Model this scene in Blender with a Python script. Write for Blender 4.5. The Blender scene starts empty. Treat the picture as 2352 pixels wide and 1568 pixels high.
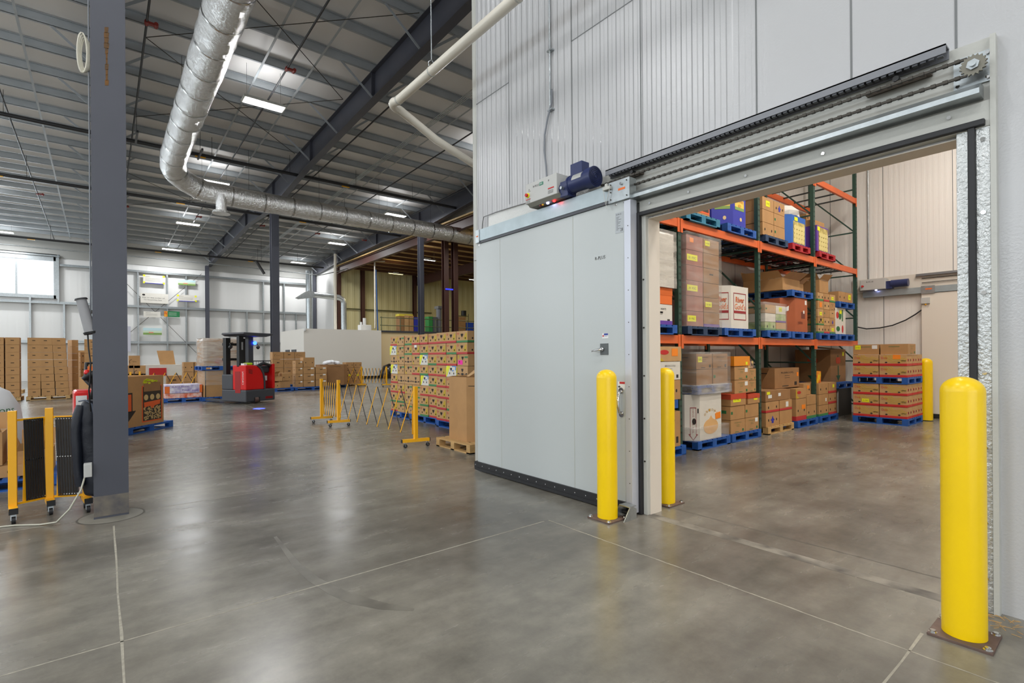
import bpy, bmesh, math, random
from mathutils import Vector, Matrix
random.seed(7)
SC = bpy.context.scene
COL = SC.collection
PI = math.pi

# ------------------------------------------------------------------ camera
H = 1.5
FPX = 1168.0
YAW = math.atan(941 / 1168.0)
cs, sn = math.cos(YAW), math.sin(YAW)
ROLL = 0.0077
cam_d = bpy.data.cameras.new('camera')
cam = bpy.data.objects.new('camera', cam_d)
COL.objects.link(cam)
cam_d.sensor_width = 36.0
cam_d.lens = FPX / 2352 * 36.0
cam_d.clip_end = 300
cam_d.clip_start = 0.05
cam_d.shift_y = (816 - 784) / 2352.0
fw = Vector((sn, cs, 0)); rt = Vector((cs, -sn, 0)); up = Vector((0, 0, 1))
r2 = (rt - up * ROLL).normalized()
u2 = r2.cross(fw).normalized()
M = Matrix((r2, u2, -fw)).transposed().to_4x4()
M.translation = Vector((0, 0, H))
cam.matrix_world = M
SC.camera = cam

# ------------------------------------------------------------------ view and world
SC.view_settings.view_transform = 'Standard'
SC.view_settings.look = 'None'
SC.view_settings.gamma = 1
SC.view_settings.use_curve_mapping = False
SC.view_settings.exposure = -0.85
w = bpy.data.worlds.new('sky'); SC.world = w; w.use_nodes = True
w.node_tree.nodes['Background'].inputs[0].default_value = (0.78, 0.88, 1.0, 1)
w.node_tree.nodes['Background'].inputs[1].default_value = 1.6
SC.cycles.max_bounces = 8
SC.cycles.diffuse_bounces = 5
SC.cycles.glossy_bounces = 4
SC.cycles.transparent_max_bounces = 12
SC.cycles.sample_clamp_indirect = 6
SC.cycles.caustics_reflective = False
SC.cycles.caustics_refractive = False
try:
    SC.cycles.use_denoising = True
except Exception:
    pass
HALL_W = 400.0
UPF = 0.075
COLD_W = 225.0
BROWN_W = 170.0


def area(name, loc, sx, sy, power, color=(1, 1, 1), rot=(0, 0, 0)):
    d = bpy.data.lights.new(name, 'AREA')
    d.shape = 'RECTANGLE'; d.size = sx; d.size_y = sy; d.energy = power; d.color = color
    o = bpy.data.objects.new(name, d); o.location = loc; o.rotation_euler = rot
    COL.objects.link(o)
    return o


# ------------------------------------------------------------------ photo geometry helpers (metric planes)
def ray(u, v):
    du, dv = u - 1176, v - 816
    a = (du - dv * ROLL) / FPX; b = (du * ROLL + dv) / FPX
    return (a * cs + sn, -a * sn + cs, -b)


def G(u, v, z=0.0):
    x, y, q = ray(u, v); t = (z - H) / q
    return Vector((x * t, y * t, z))


def PX(u, v, X):
    x, y, q = ray(u, v); t = X / x
    return Vector((X, y * t, H + q * t))


def PY(u, v, Y):
    x, y, q = ray(u, v); t = Y / y
    return Vector((x * t, Y, H + q * t))


# ------------------------------------------------------------------ materials
def C(r, g, b):
    def f(c):
        c /= 255.0
        return c / 12.92 if c <= 0.04045 else ((c + 0.055) / 1.055) ** 2.4
    return (f(r), f(g), f(b), 1.0)


MATS = {}


def mat(name, col, rough=0.6, metal=0.0, spec=0.5, var=0.0, vs=3.0, bump=0.0, bs=40.0, emit=None, es=1.0, alpha=1.0, col2=None, stretch=None):
    if name in MATS:
        return MATS[name]
    m = bpy.data.materials.new(name); m.use_nodes = True
    nt = m.node_tree; P = nt.nodes['Principled BSDF']
    c = C(*col)
    P.inputs['Base Color'].default_value = c
    P.inputs['Roughness'].default_value = rough
    P.inputs['Metallic'].default_value = metal
    P.inputs['Specular IOR Level'].default_value = spec
    tc = nt.nodes.new('ShaderNodeTexCoord')
    src = tc.outputs['Object']
    if stretch:
        mp = nt.nodes.new('ShaderNodeMapping'); mp.inputs['Scale'].default_value = stretch
        nt.links.new(src, mp.inputs[0]); src = mp.outputs[0]
    if var > 0:
        n = nt.nodes.new('ShaderNodeTexNoise'); n.inputs['Scale'].default_value = vs; n.inputs['Detail'].default_value = 5
        nt.links.new(src, n.inputs['Vector'])
        r = nt.nodes.new('ShaderNodeValToRGB')
        c2 = C(*col2) if col2 else tuple(max(0, x * (1 - var)) for x in c[:3]) + (1,)
        r.color_ramp.elements[0].position = 0.35; r.color_ramp.elements[1].position = 0.68
        r.color_ramp.elements[0].color = c2; r.color_ramp.elements[1].color = c
        nt.links.new(n.outputs[0], r.inputs[0]); nt.links.new(r.outputs[0], P.inputs['Base Color'])
    if bump > 0:
        n2 = nt.nodes.new('ShaderNodeTexNoise'); n2.inputs['Scale'].default_value = bs; n2.inputs['Detail'].default_value = 3
        nt.links.new(src, n2.inputs['Vector'])
        b = nt.nodes.new('ShaderNodeBump'); b.inputs['Strength'].default_value = bump; b.inputs['Distance'].default_value = 0.01
        nt.links.new(n2.outputs[0], b.inputs['Height']); nt.links.new(b.outputs[0], P.inputs['Normal'])
    if emit:
        P.inputs['Emission Color'].default_value = C(*emit); P.inputs['Emission Strength'].default_value = es
    if alpha < 1:
        P.inputs['Alpha'].default_value = alpha
    MATS[name] = m
    return m


def concrete():
    m = bpy.data.materials.new('polished concrete'); m.use_nodes = True
    nt = m.node_tree; P = nt.nodes['Principled BSDF']; N = nt.nodes.new; L = nt.links.new
    tc = N('ShaderNodeTexCoord')
    n1 = N('ShaderNodeTexNoise'); n1.inputs['Scale'].default_value = 0.42; n1.inputs['Detail'].default_value = 4; n1.inputs['Roughness'].default_value = 0.55
    n2 = N('ShaderNodeTexNoise'); n2.inputs['Scale'].default_value = 5.0; n2.inputs['Detail'].default_value = 8; n2.inputs['Roughness'].default_value = 0.75
    mp = N('ShaderNodeMapping'); mp.inputs['Rotation'].default_value = (0, 0, 0.9); mp.inputs['Scale'].default_value = (0.9, 3.4, 1)
    L(tc.outputs['Object'], mp.inputs[0])
    n3 = N('ShaderNodeTexNoise'); n3.inputs['Scale'].default_value = 1.5; n3.inputs['Detail'].default_value = 5; n3.inputs['Roughness'].default_value = 0.55
    L(tc.outputs['Object'], n1.inputs['Vector']); L(tc.outputs['Object'], n2.inputs['Vector']); L(mp.outputs[0], n3.inputs['Vector'])
    r1 = N('ShaderNodeValToRGB'); e = r1.color_ramp.elements
    e[0].position = 0.34; e[0].color = C(96, 92, 85); e[1].position = 0.68; e[1].color = C(154, 150, 139)
    L(n1.outputs[0], r1.inputs[0])
    r2_ = N('ShaderNodeValToRGB'); e = r2_.color_ramp.elements
    e[0].position = 0.32; e[0].color = (0.76, 0.76, 0.76, 1); e[1].position = 0.68; e[1].color = (1.08, 1.075, 1.06, 1)
    L(n2.outputs[0], r2_.inputs[0])
    r3 = N('ShaderNodeValToRGB'); e = r3.color_ramp.elements
    e[0].position = 0.3; e[0].color = (0.78, 0.77, 0.76, 1); e[1].position = 0.72; e[1].color = (1.08, 1.075, 1.06, 1)
    L(n3.outputs[0], r3.inputs[0])
    m1 = N('ShaderNodeMix'); m1.data_type = 'RGBA'; m1.blend_type = 'MULTIPLY'; m1.inputs[0].default_value = 1
    m2 = N('ShaderNodeMix'); m2.data_type = 'RGBA'; m2.blend_type = 'MULTIPLY'; m2.inputs[0].default_value = 1
    L(r1.outputs[0], m1.inputs[6]); L(r2_.outputs[0], m1.inputs[7]); L(m1.outputs[2], m2.inputs[6]); L(r3.outputs[0], m2.inputs[7])
    # slab joints (saw cuts and construction joints): real grooves of lighter filler in the slab pattern
    L(m2.outputs[2], P.inputs['Base Color'])
    mr = N('ShaderNodeMapRange'); mr.inputs[1].default_value = 0.15; mr.inputs[2].default_value = 0.85; mr.inputs[3].default_value = 0.17; mr.inputs[4].default_value = 0.33
    L(n3.outputs[0], mr.inputs[0]); L(mr.outputs[0], P.inputs['Roughness'])
    b = N('ShaderNodeBump'); b.inputs['Strength'].default_value = 0.12; b.inputs['Distance'].default_value = 0.004
    L(n2.outputs[0], b.inputs['Height']); L(b.outputs[0], P.inputs['Normal'])
    P.inputs['Specular IOR Level'].default_value = 0.5
    return m


def ribbed(name, col, axis, pitch, depth, rough=0.35, emboss=True, fade=None):
    """painted steel panel with small vertical ribs along world axis 'X' or 'Y' (object coords)"""
    m = bpy.data.materials.new(name); m.use_nodes = True
    nt = m.node_tree; P = nt.nodes['Principled BSDF']; N = nt.nodes.new; L = nt.links.new
    P.inputs['Base Color'].default_value = C(*col); P.inputs['Roughness'].default_value = rough
    tc = N('ShaderNodeTexCoord'); sx = N('ShaderNodeSeparateXYZ'); L(tc.outputs['Object'], sx.inputs[0])
    a = sx.outputs[0 if axis == 'X' else 1]
    mu = N('ShaderNodeMath'); mu.operation = 'MULTIPLY'; mu.inputs[1].default_value = 2 * PI / pitch; L(a, mu.inputs[0])
    si = N('ShaderNodeMath'); si.operation = 'SINE'; L(mu.outputs[0], si.inputs[0])
    mr = N('ShaderNodeMapRange'); mr.inputs[1].default_value = -0.35; mr.inputs[2].default_value = 0.35
    L(si.outputs[0], mr.inputs[0])
    b = N('ShaderNodeBump'); b.inputs['Strength'].default_value = 1.0; b.inputs['Distance'].default_value = depth
    L(mr.outputs[0], b.inputs['Height'])
    if fade:   # flat embossed panels below this coordinate
        fr = N('ShaderNodeMapRange'); fr.inputs[1].default_value = fade[0]; fr.inputs[2].default_value = fade[1]
        L(a, fr.inputs[0]); L(fr.outputs[0], b.inputs['Strength'])
    last = b
    if emboss:
        n = N('ShaderNodeTexNoise'); n.inputs['Scale'].default_value = 70; n.inputs['Detail'].default_value = 2
        L(tc.outputs['Object'], n.inputs['Vector'])
        b2 = N('ShaderNodeBump'); b2.inputs['Strength'].default_value = 0.35; b2.inputs['Distance'].default_value = 0.004
        L(n.outputs[0], b2.inputs['Height']); L(b.outputs[0], b2.inputs['Normal']); last = b2
    L(last.outputs[0], P.inputs['Normal'])
    MATS[name] = m
    return m


def foil():
    m = bpy.data.materials.new('crinkled foil'); m.use_nodes = True
    nt = m.node_tree; P = nt.nodes['Principled BSDF']; N = nt.nodes.new; L = nt.links.new
    P.inputs['Base Color'].default_value = C(232, 232, 230); P.inputs['Metallic'].default_value = 1; P.inputs['Roughness'].default_value = 0.27
    tc = N('ShaderNodeTexCoord'); mp = N('ShaderNodeMapping'); mp.inputs['Scale'].default_value = (9, 13, 1.6); mp.inputs['Rotation'].default_value = (0.15, 0.2, 0.12)
    L(tc.outputs['Object'], mp.inputs[0])
    n = N('ShaderNodeTexNoise'); n.inputs['Scale'].default_value = 1.4; n.inputs['Detail'].default_value = 7; n.inputs['Roughness'].default_value = 0.6; n.inputs['Distortion'].default_value = 1.2
    L(mp.outputs[0], n.inputs['Vector'])
    b = N('ShaderNodeBump'); b.inputs['Strength'].default_value = 0.7; b.inputs['Distance'].default_value = 0.07
    L(n.outputs[0], b.inputs['Height']); L(b.outputs[0], P.inputs['Normal'])
    return m


def film(name='stretch film', tint=(225, 222, 215), density=0.24):
    if name in MATS:
        return MATS[name]
    m = bpy.data.materials.new(name); m.use_nodes = True
    nt = m.node_tree; N = nt.nodes.new; L = nt.links.new
    P = nt.nodes['Principled BSDF']; out = nt.nodes['Material Output']
    P.inputs['Base Color'].default_value = C(*tint); P.inputs['Roughness'].default_value = 0.22
    T = N('ShaderNodeBsdfTransparent'); mx = N('ShaderNodeMixShader')
    tc = N('ShaderNodeTexCoord'); mp = N('ShaderNodeMapping'); mp.inputs['Scale'].default_value = (.7, .7, 4)
    n = N('ShaderNodeTexNoise'); n.inputs['Scale'].default_value = 2.2; n.inputs['Detail'].default_value = 4; n.inputs['Distortion'].default_value = .6
    L(tc.outputs['Object'], mp.inputs[0]); L(mp.outputs[0], n.inputs['Vector'])
    mr = N('ShaderNodeMapRange'); mr.inputs[1].default_value = 0.35; mr.inputs[2].default_value = 0.75; mr.inputs[3].default_value = density * 0.45; mr.inputs[4].default_value = min(1, density * 1.6)
    L(n.outputs[0], mr.inputs[0]); L(mr.outputs[0], mx.inputs[0]); L(T.outputs[0], mx.inputs[1]); L(P.outputs[0], mx.inputs[2]); L(mx.outputs[0], out.inputs[0])
    b = N('ShaderNodeBump'); b.inputs['Strength'].default_value = 0.4; b.inputs['Distance'].default_value = 0.02
    L(n.outputs[0], b.inputs['Height']); L(b.outputs[0], P.inputs['Normal'])
    MATS[name] = m
    return m


M_FLOOR = concrete()
KRAFT = mat('kraft cardboard', (186, 142, 92), 0.75, var=0.12, vs=4)
KRAFT2 = mat('light kraft cardboard', (199, 158, 108), 0.75, var=0.1, vs=4)
KRAFT3 = mat('dark kraft cardboard', (158, 116, 74), 0.78, var=0.12, vs=4)
WHITEB = mat('white cardboard', (226, 222, 212), 0.6, var=0.06, vs=4)
DARK = mat('dark opening', (28, 22, 18), 0.8)
BLACKINK = mat('black ink', (42, 36, 32), 0.7)
GREENINK = mat('green ink', (44, 112, 62), 0.6)
REDINK = mat('red ink', (196, 40, 38), 0.6)
REDBAND = mat('red printed band', (190, 52, 52), 0.6)
GRNBAND = mat('green printed band', (62, 132, 78), 0.6)
YELPRINT = mat('mustard print', (198, 168, 40), 0.65)
YEL = mat('bright yellow paper', (240, 240, 30), 0.6)
ORG = mat('bright orange paper', (248, 140, 30), 0.6)
PINK = mat('pink paper', (250, 30, 170), 0.6)
WPAPER = mat('white paper', (235, 235, 232), 0.6)
ORANGEP = mat('orange print', (232, 112, 40), 0.6)
PURPLEP = mat('purple print', (104, 62, 160), 0.6)
BLUEP = mat('blue print', (44, 52, 168), 0.5)
BOLL = mat('safety yellow plastic', (250, 208, 0), 0.32, var=0.05, vs=2)
YSTEEL = mat('yellow painted steel', (245, 178, 18), 0.4)
BSTEEL = mat('black painted steel', (34, 32, 32), 0.45)
CREAM = mat('grey white door skin', (190, 195, 194), 0.33, bump=0.05, bs=90)
GALV = mat('galvanised steel', (186, 192, 194), 0.32, 0.85, var=0.18, vs=14)
GALVG = mat('glossy embossed galvanised steel', (196, 198, 196), 0.25, 0.55, bump=0.8, bs=55)
TRIMW = mat('grey white trim', (190, 190, 183), 0.4, bump=0.12, bs=60)
ALU = mat('dull aluminium', (150, 152, 155), 0.35, 0.8)
CHROME = mat('chrome', (225, 225, 225), 0.08, 1.0)
RUBBER = mat('black rubber', (34, 34, 36), 0.55)
DKMETAL = mat('dark chain steel', (70, 66, 60), 0.5, 0.6)
COLGREY = mat('slate grey primer', (76, 78, 88), 0.45, var=0.12, vs=1.5)
BROWNST = mat('oxide brown primer', (78, 46, 38), 0.5, var=0.1, vs=2)
PURL = mat('grey purlin steel', (176, 182, 186), 0.4, 0.0, var=0.1, vs=2)
PURLB = mat('brown purlin steel', (92, 62, 50), 0.5, var=0.1)
INSUL = mat('white vinyl roof insulation', (242, 240, 238), 0.38, bump=0.5, bs=2.0, stretch=(0.6, 3, 1))
INSULY = mat('cream roof insulation', (214, 178, 120), 0.6)
PIPEB = mat('black sprinkler pipe', (44, 44, 46), 0.4)
PVC = mat('white insulated pipe jacket', (226, 220, 206), 0.35, bump=0.1, bs=20)
REDP = mat('red fitting paint', (150, 50, 40), 0.5)
RACKO = mat('orange rack paint', (224, 102, 42), 0.42, var=0.12, vs=3)
RACKG = mat('dark green rack paint', (44, 74, 62), 0.45)
RACKD = mat('wire deck steel', (62, 64, 62), 0.5, 0.4)
PBLUE = mat('blue pallet paint', (30, 92, 176), 0.6, var=0.25, vs=9)
PDARK = mat('dark blue pallet paint', (40, 66, 100), 0.65, var=0.25, vs=9)
PTEAL = mat('teal pallet paint', (46, 128, 160), 0.6, var=0.25, vs=9)
PRED = mat('red pallet paint', (188, 32, 44), 0.6, var=0.25, vs=9)
PWOOD = mat('bare pallet wood', (206, 166, 108), 0.7, var=0.25, vs=9)
TREDB = mat('glossy red truck paint', (216, 22, 22), 0.28)
TDRED = mat('deep red truck paint', (160, 14, 18), 0.35)
TGREY = mat('charcoal truck paint', (66, 68, 74), 0.4)
TBLACK = mat('black truck plastic', (26, 26, 28), 0.5)
NAVY = mat('navy quilted nylon', (15, 20, 32), 0.55, bump=0.3, bs=30)
WALLW = mat('white wall panel', (226, 226, 224), 0.4)
MOTOR = mat('navy motor enamel', (40, 50, 92), 0.35)
GLASSW = mat('bright window glazing', (235, 240, 245), 0.3, emit=(240, 246, 255), es=1.25)
LAMP = mat('lit lamp lens', (255, 255, 255), 0.4, emit=(255, 255, 255), es=14)
LAMPY = mat('lit warm lamp lens', (255, 240, 190), 0.4, emit=(255, 236, 150), es=10)
FOIL = foil()
FILM = film()
FILM2 = film('cloudy stretch film', (222, 218, 210), 0.5)
PLASTIC_G = mat('light grey plastic', (190, 190, 186), 0.45)


# ------------------------------------------------------------------ mesh helpers
class MB:
    def __init__(s):
        s.v = []; s.f = []; s.m = []; s.sm = []

    def add(s, vs, fs, mi=0, smooth=False):
        o = len(s.v); s.v += [tuple(x) for x in vs]
        for f in fs:
            s.f.append(tuple(i + o for i in f)); s.m.append(mi); s.sm.append(smooth)
        return s

    def box(s, x0, x1, y0, y1, z0, z1, mi=0):
        if x0 > x1: x0, x1 = x1, x0
        if y0 > y1: y0, y1 = y1, y0
        if z0 > z1: z0, z1 = z1, z0
        vs = [(x0, y0, z0), (x1, y0, z0), (x1, y1, z0), (x0, y1, z0), (x0, y0, z1), (x1, y0, z1), (x1, y1, z1), (x0, y1, z1)]
        return s.add(vs, [(0, 3, 2, 1), (4, 5, 6, 7), (0, 1, 5, 4), (1, 2, 6, 5), (2, 3, 7, 6), (3, 0, 4, 7)], mi)

    def bar(s, p0, p1, w, t, upv=(0, 0, 1), mi=0):
        p0, p1 = Vector(p0), Vector(p1); d = (p1 - p0).normalized(); u = Vector(upv)
        a = d.cross(u)
        if a.length < 1e-4: a = d.cross(Vector((1, 0, 0)))
        a.normalize(); b = a.cross(d).normalized(); a *= w / 2; b *= t / 2
        vs = [p0 - a - b, p0 + a - b, p0 + a + b, p0 - a + b, p1 - a - b, p1 + a - b, p1 + a + b, p1 - a + b]
        return s.add(vs, [(0, 1, 2, 3), (7, 6, 5, 4), (0, 4, 5, 1), (1, 5, 6, 2), (2, 6, 7, 3), (3, 7, 4, 0)], mi)

    def cyl(s, p0, p1, r, r1=None, n=14, mi=0, cap=True):
        p0, p1 = Vector(p0), Vector(p1); d = (p1 - p0).normalized(); r1 = r if r1 is None else r1
        a = d.orthogonal().normalized(); b = d.cross(a)
        vs = []
        for p, q in ((p0, r), (p1, r1)):
            for k in range(n):
                t = 2 * PI * k / n; vs.append(p + a * (q * math.cos(t)) + b * (q * math.sin(t)))
        s.add(vs, [(k, (k + 1) % n, n + (k + 1) % n, n + k) for k in range(n)], mi, True)
        if cap:
            s.add(vs[:n], [tuple(range(n - 1, -1, -1))], mi); s.add(vs[n:], [tuple(range(n))], mi)
        return s

    def tube(s, pts, r, n=10, mi=0, closed=False):
        pts = [Vector(p) for p in pts]; prev = None; rings = []
        for i, p in enumerate(pts):
            d = (pts[min(i + 1, len(pts) - 1)] - pts[max(i - 1, 0)])
            if d.length < 1e-6: d = Vector((0, 0, 1))
            d.normalize()
            a = d.orthogonal().normalized() if prev is None else (prev - d * prev.dot(d)).normalized()
            prev = a; b = d.cross(a)
            rr = r[i] if isinstance(r, (list, tuple)) else r
            rings.append([p + a * (rr * math.cos(2 * PI * k / n)) + b * (rr * math.sin(2 * PI * k / n)) for k in range(n)])
        vs = [q for g in rings for q in g]; fs = []
        for i in range(len(rings) - 1):
            for k in range(n):
                fs.append((i * n + k, i * n + (k + 1) % n, (i + 1) * n + (k + 1) % n, (i + 1) * n + k))
        s.add(vs, fs, mi, True)
        s.add(rings[0], [tuple(range(n - 1, -1, -1))], mi); s.add(rings[-1], [tuple(range(n))], mi)
        return s

    def prism(s, poly, f0, f1, mi=0):
        """poly list of 2-D points, f0/f1 map (a,b)->3-D for the two caps"""
        n = len(poly)
        vs = [f0(*p) for p in poly] + [f1(*p) for p in poly]
        s.add(vs, [tuple(range(n)), tuple(range(2 * n - 1, n - 1, -1))] + [(k, n + k, n + (k + 1) % n, (k + 1) % n) for k in range(n)], mi)
        return s

    def lathe(s, prof, c=(0, 0, 0), n=32, mi=0):
        vs = []; fs = []
        for r, z in prof:
            for k in range(n):
                t = 2 * PI * k / n; vs.append((c[0] + r * math.cos(t), c[1] + r * math.sin(t), c[2] + z))
        for i in range(len(prof) - 1):
            for k in range(n):
                fs.append((i * n + k, i * n + (k + 1) % n, (i + 1) * n + (k + 1) % n, (i + 1) * n + k))
        return s.add(vs, fs, mi, True)

    def mesh(s, name, mats):
        me = bpy.data.meshes.new(name); me.from_pydata(s.v, [], s.f)
        if not isinstance(mats, (list, tuple)): mats = [mats]
        for m in mats: me.materials.append(m)
        me.polygons.foreach_set('material_index', s.m)
        me.polygons.foreach_set('use_smooth', s.sm)
        me.update()
        bm = bmesh.new(); bm.from_mesh(me); bmesh.ops.recalc_face_normals(bm, faces=bm.faces); bm.to_mesh(me); bm.free()
        return me

    def build(s, name, mats, parent=None, bevel=0.0, loc=None):
        o = bpy.data.objects.new(name, s.mesh(name, mats)); COL.objects.link(o)
        if parent is not None: o.parent = parent
        if loc is not None: o.location = loc
        if bevel > 0:
            b = o.modifiers.new('bevel', 'BEVEL'); b.width = bevel; b.segments = 2; b.limit_method = 'ANGLE'
        return o


def tag(o, label, cat, group=None, kind=None):
    if label: o['label'] = label
    if cat: o['category'] = cat
    if group: o['group'] = group
    if kind: o['kind'] = kind
    return o


def thing(name, label, cat, loc=(0, 0, 0), rz=0.0, group=None):
    o = bpy.data.objects.new(name, None); COL.objects.link(o); o.location = loc; o.rotation_euler = (0, 0, rz)
    o.empty_display_size = 0.1
    return tag(o, label, cat, group)


def struct(o):
    o['kind'] = 'structure'; return o


def dup(root, loc, rz=None, label=None, group=None):
    r = root.copy(); COL.objects.link(r); r.location = loc
    if rz is not None: r.rotation_euler = (0, 0, rz)
    if label: r['label'] = label
    if group: r['group'] = group
    for ch in list(root.children):
        c = ch.copy(); COL.objects.link(c); c.parent = r
        for g in list(ch.children):
            d = g.copy(); COL.objects.link(d); d.parent = c
    return r


TXT = {}


def text_mb(s, height, bold=0.0):
    key = (s, bold)
    if key not in TXT:
        cu = bpy.data.curves.new('t', 'FONT'); cu.body = s; cu.size = 1.0; cu.resolution_u = 2; cu.offset = bold
        ob = bpy.data.objects.new('t', cu); COL.objects.link(ob)
        dg = bpy.context.evaluated_depsgraph_get(); dg.update()
        me = ob.evaluated_get(dg).to_mesh()
        vs = [tuple(v.co) for v in me.vertices]; fs = [tuple(p.vertices) for p in me.polygons]
        ob.evaluated_get(dg).to_mesh_clear()
        bpy.data.objects.remove(ob); bpy.data.curves.remove(cu)
        xs = [v[0] for v in vs]; ys = [v[1] for v in vs]
        TXT[key] = (vs, fs, min(xs), max(xs), min(ys), max(ys))
    return TXT[key]


def FM(face, w, d, h):
    """map (a right, b up, off outward) on a face of a box centred at the origin in x,y with its base at z=0"""
    if face == 'F': return lambda a, b, o=0.0: (-w / 2 + a, -d / 2 - o, b)
    if face == 'L': return lambda a, b, o=0.0: (-w / 2 - o, d / 2 - a, b)
    if face == 'R': return lambda a, b, o=0.0: (w / 2 + o, -d / 2 + a, b)
    if face == 'B': return lambda a, b, o=0.0: (w / 2 - a, d / 2 + o, b)
    return lambda a, b, o=0.0: (-w / 2 + a, -d / 2 + b, h + o)


def put_text(mb, s, f, a, b, height, width=None, off=0.003, mi=0, vertical=False, center=False):
    vs, fs, x0, x1, y0, y1 = text_mb(s, height)
    k = height / max(1e-6, (y1 - y0)); kx = k if width is None else width / max(1e-6, (x1 - x0))
    ww = (x1 - x0) * kx
    if center: a = a - ww / 2
    mb.add([f(a + (v[0] - x0) * kx, b + (v[1] - y0) * k, off) for v in vs], fs, mi)


def rect(mb, f, a0, a1, b0, b1, t=0.002, mi=0):
    mb.prism([(a0, b0), (a1, b0), (a1, b1), (a0, b1)], lambda a, b: f(a, b, 0.0), lambda a, b: f(a, b, t), mi)


def poly(mb, f, pts, t=0.002, mi=0, base=0.0):
    mb.prism(pts, lambda a, b: f(a, b, base), lambda a, b: f(a, b, t), mi)


def ell(cx, cy, rx, ry, n=12, a0=0, a1=2 * PI):
    return [(cx + rx * math.cos(a0 + (a1 - a0) * k / n), cy + ry * math.sin(a0 + (a1 - a0) * k / n)) for k in range(n)]


HEART = [(0, -1), (0.55, -0.35), (0.95, 0.25), (0.8, 0.75), (0.4, 0.85), (0, 0.5), (-0.4, 0.85), (-0.8, 0.75), (-0.95, 0.25), (-0.55, -0.35)]
def ordw(n):
    """ordinal word for n = 1, 2, ..."""
    a = ['first', 'second', 'third', 'fourth', 'fifth', 'sixth', 'seventh', 'eighth', 'ninth', 'tenth', 'eleventh', 'twelfth', 'thirteenth', 'fourteenth', 'fifteenth', 'sixteenth', 'seventeenth', 'eighteenth', 'nineteenth']
    if n <= 19: return a[n - 1]
    tens = {2: ('twentieth', 'twenty'), 3: ('thirtieth', 'thirty'), 4: ('fortieth', 'forty')}[n // 10]
    return tens[0] if n % 10 == 0 else tens[1] + '-' + a[n % 10 - 1]


ORD = ['first', 'second', 'third', 'fourth', 'fifth', 'sixth', 'seventh', 'eighth', 'ninth', 'tenth']

# ================================================================== STRUCTURE
def slab(name, x0, x1, y0, y1, z0, z1, m):
    mb = MB(); mb.box(x0, x1, y0, y1, z0, z1); return struct(mb.build(name, m))


slab('floor', -20, 32, -14, 50, -0.2, 0, M_FLOOR)
# slab joints
jm = mat('joint filler', (172, 166, 150), 0.7, var=0.3, vs=30)
jd = mat('joint dirt', (92, 88, 80), 0.8, var=0.3, vs=10)
tn = [0]


def trim(mb, m, **k):
    tn[0] += 1
    return struct(mb.build('trim_%d' % tn[0], m, **k))


def joint(p0, p1, wd, m=None):
    mb = MB(); p0 = Vector(p0 + (0.0006,)); p1 = Vector(p1 + (0.0006,)); n = 60
    d = (p1 - p0); s = Vector((-d.y, d.x, 0)).normalized()
    vs = []; rr = random.Random(int(abs(p0.x * 100) + abs(p0.y * 10)))
    for k in range(n + 1):
        p = p0 + d * (k / n) + s * rr.uniform(-0.003, 0.003); q = wd / 2 * rr.uniform(0.5, 1.05)
        vs += [p - s * q, p + s * q]
    mb.add(vs, [(2 * k, 2 * k + 1, 2 * k + 3, 2 * k + 2) for k in range(n)])
    return trim(mb, m or jm)


joint((0.07, -13.9), (0.07, 5.8), 0.016)
joint((0.07, 6.54), (0.07, 22), 0.01)
joint((-19, 3.403), (3.1, 3.403), 0.014)
joint((-19, 6.2), (-0.31, 6.2), 0.014); joint((0.43, 6.2), (3.9, 6.2), 0.014)
joint((3.15, 0.0), (3.15, 3.4), 0.013)
joint((-19, 0.745), (3.4, 0.745), 0.016)
joint((-19, 10.4), (22, 10.4), 0.012); joint((-19, 16.8), (22, 16.8), 0.012)
joint((3.5, 6.9), (3.5, 22), 0.012); joint((7, 6.9), (7, 30), 0.012)
joint((4.32, 0.70), (4.32, 2.88), 0.012, jd)
mb = MB(); mb.add([(3.92, 0.65, 0.0008), (4.03, 0.65, 0.0008), (4.03, 2.9, 0.0008), (3.92, 2.9, 0.0008)], [(0, 1, 2, 3)])
trim(mb, mat('threshold dirt', (74, 70, 64), 0.6, var=0.5, vs=5, col2=(140, 134, 122)))
pts_ = [G(u, v) for u, v in ((632, 1232), (655, 1262), (680, 1295), (720, 1330), (770, 1358), (820, 1378), (880, 1392), (950, 1400))]
wds = [.012, .02, .028, .035, .045, .05, .04, .015]
mb = MB(); vs = []
for i, p in enumerate(pts_):
    d = (pts_[min(i + 1, 7)] - pts_[max(i - 1, 0)]).normalized(); q_ = Vector((-d.y, d.x, 0)); vs += [p - q_ * wds[i] + Vector((0, 0, .0005)), p + q_ * wds[i] + Vector((0, 0, .0005))]
mb.add(vs, [(2 * k, 2 * k + 1, 2 * k + 3, 2 * k + 2) for k in range(7)])
trim(mb, mat('tyre scuff', (92, 88, 80), 0.3, var=.35, vs=6, col2=(118, 114, 104)))
# round isolation joint at the column
mb = MB(); c0 = Vector((0.06, 6.18, 0.0008)); n = 40; vs = []
for k in range(n):
    a = 2 * PI * k / n
    for rr in (0.245, 0.26): vs.append(c0 + Vector((rr * math.cos(a), rr * math.sin(a), 0)))
mb.add(vs, [(2 * k, 2 * k + 1, (2 * k + 3) % (2 * n), (2 * k + 2) % (2 * n)) for k in range(n)])
trim(mb, jd)
mb = MB(); mb.add([c0 + Vector((0.245 * math.cos(2 * PI * k / n), 0.245 * math.sin(2 * PI * k / n), 0.0004)) for k in range(n)], [tuple(range(n))])
trim(mb, mat('grout patch', (138, 134, 123), 0.5, var=0.15, vs=6))


def zc(Y): return 10.55 - 0.02 * (Y - 17)


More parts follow.
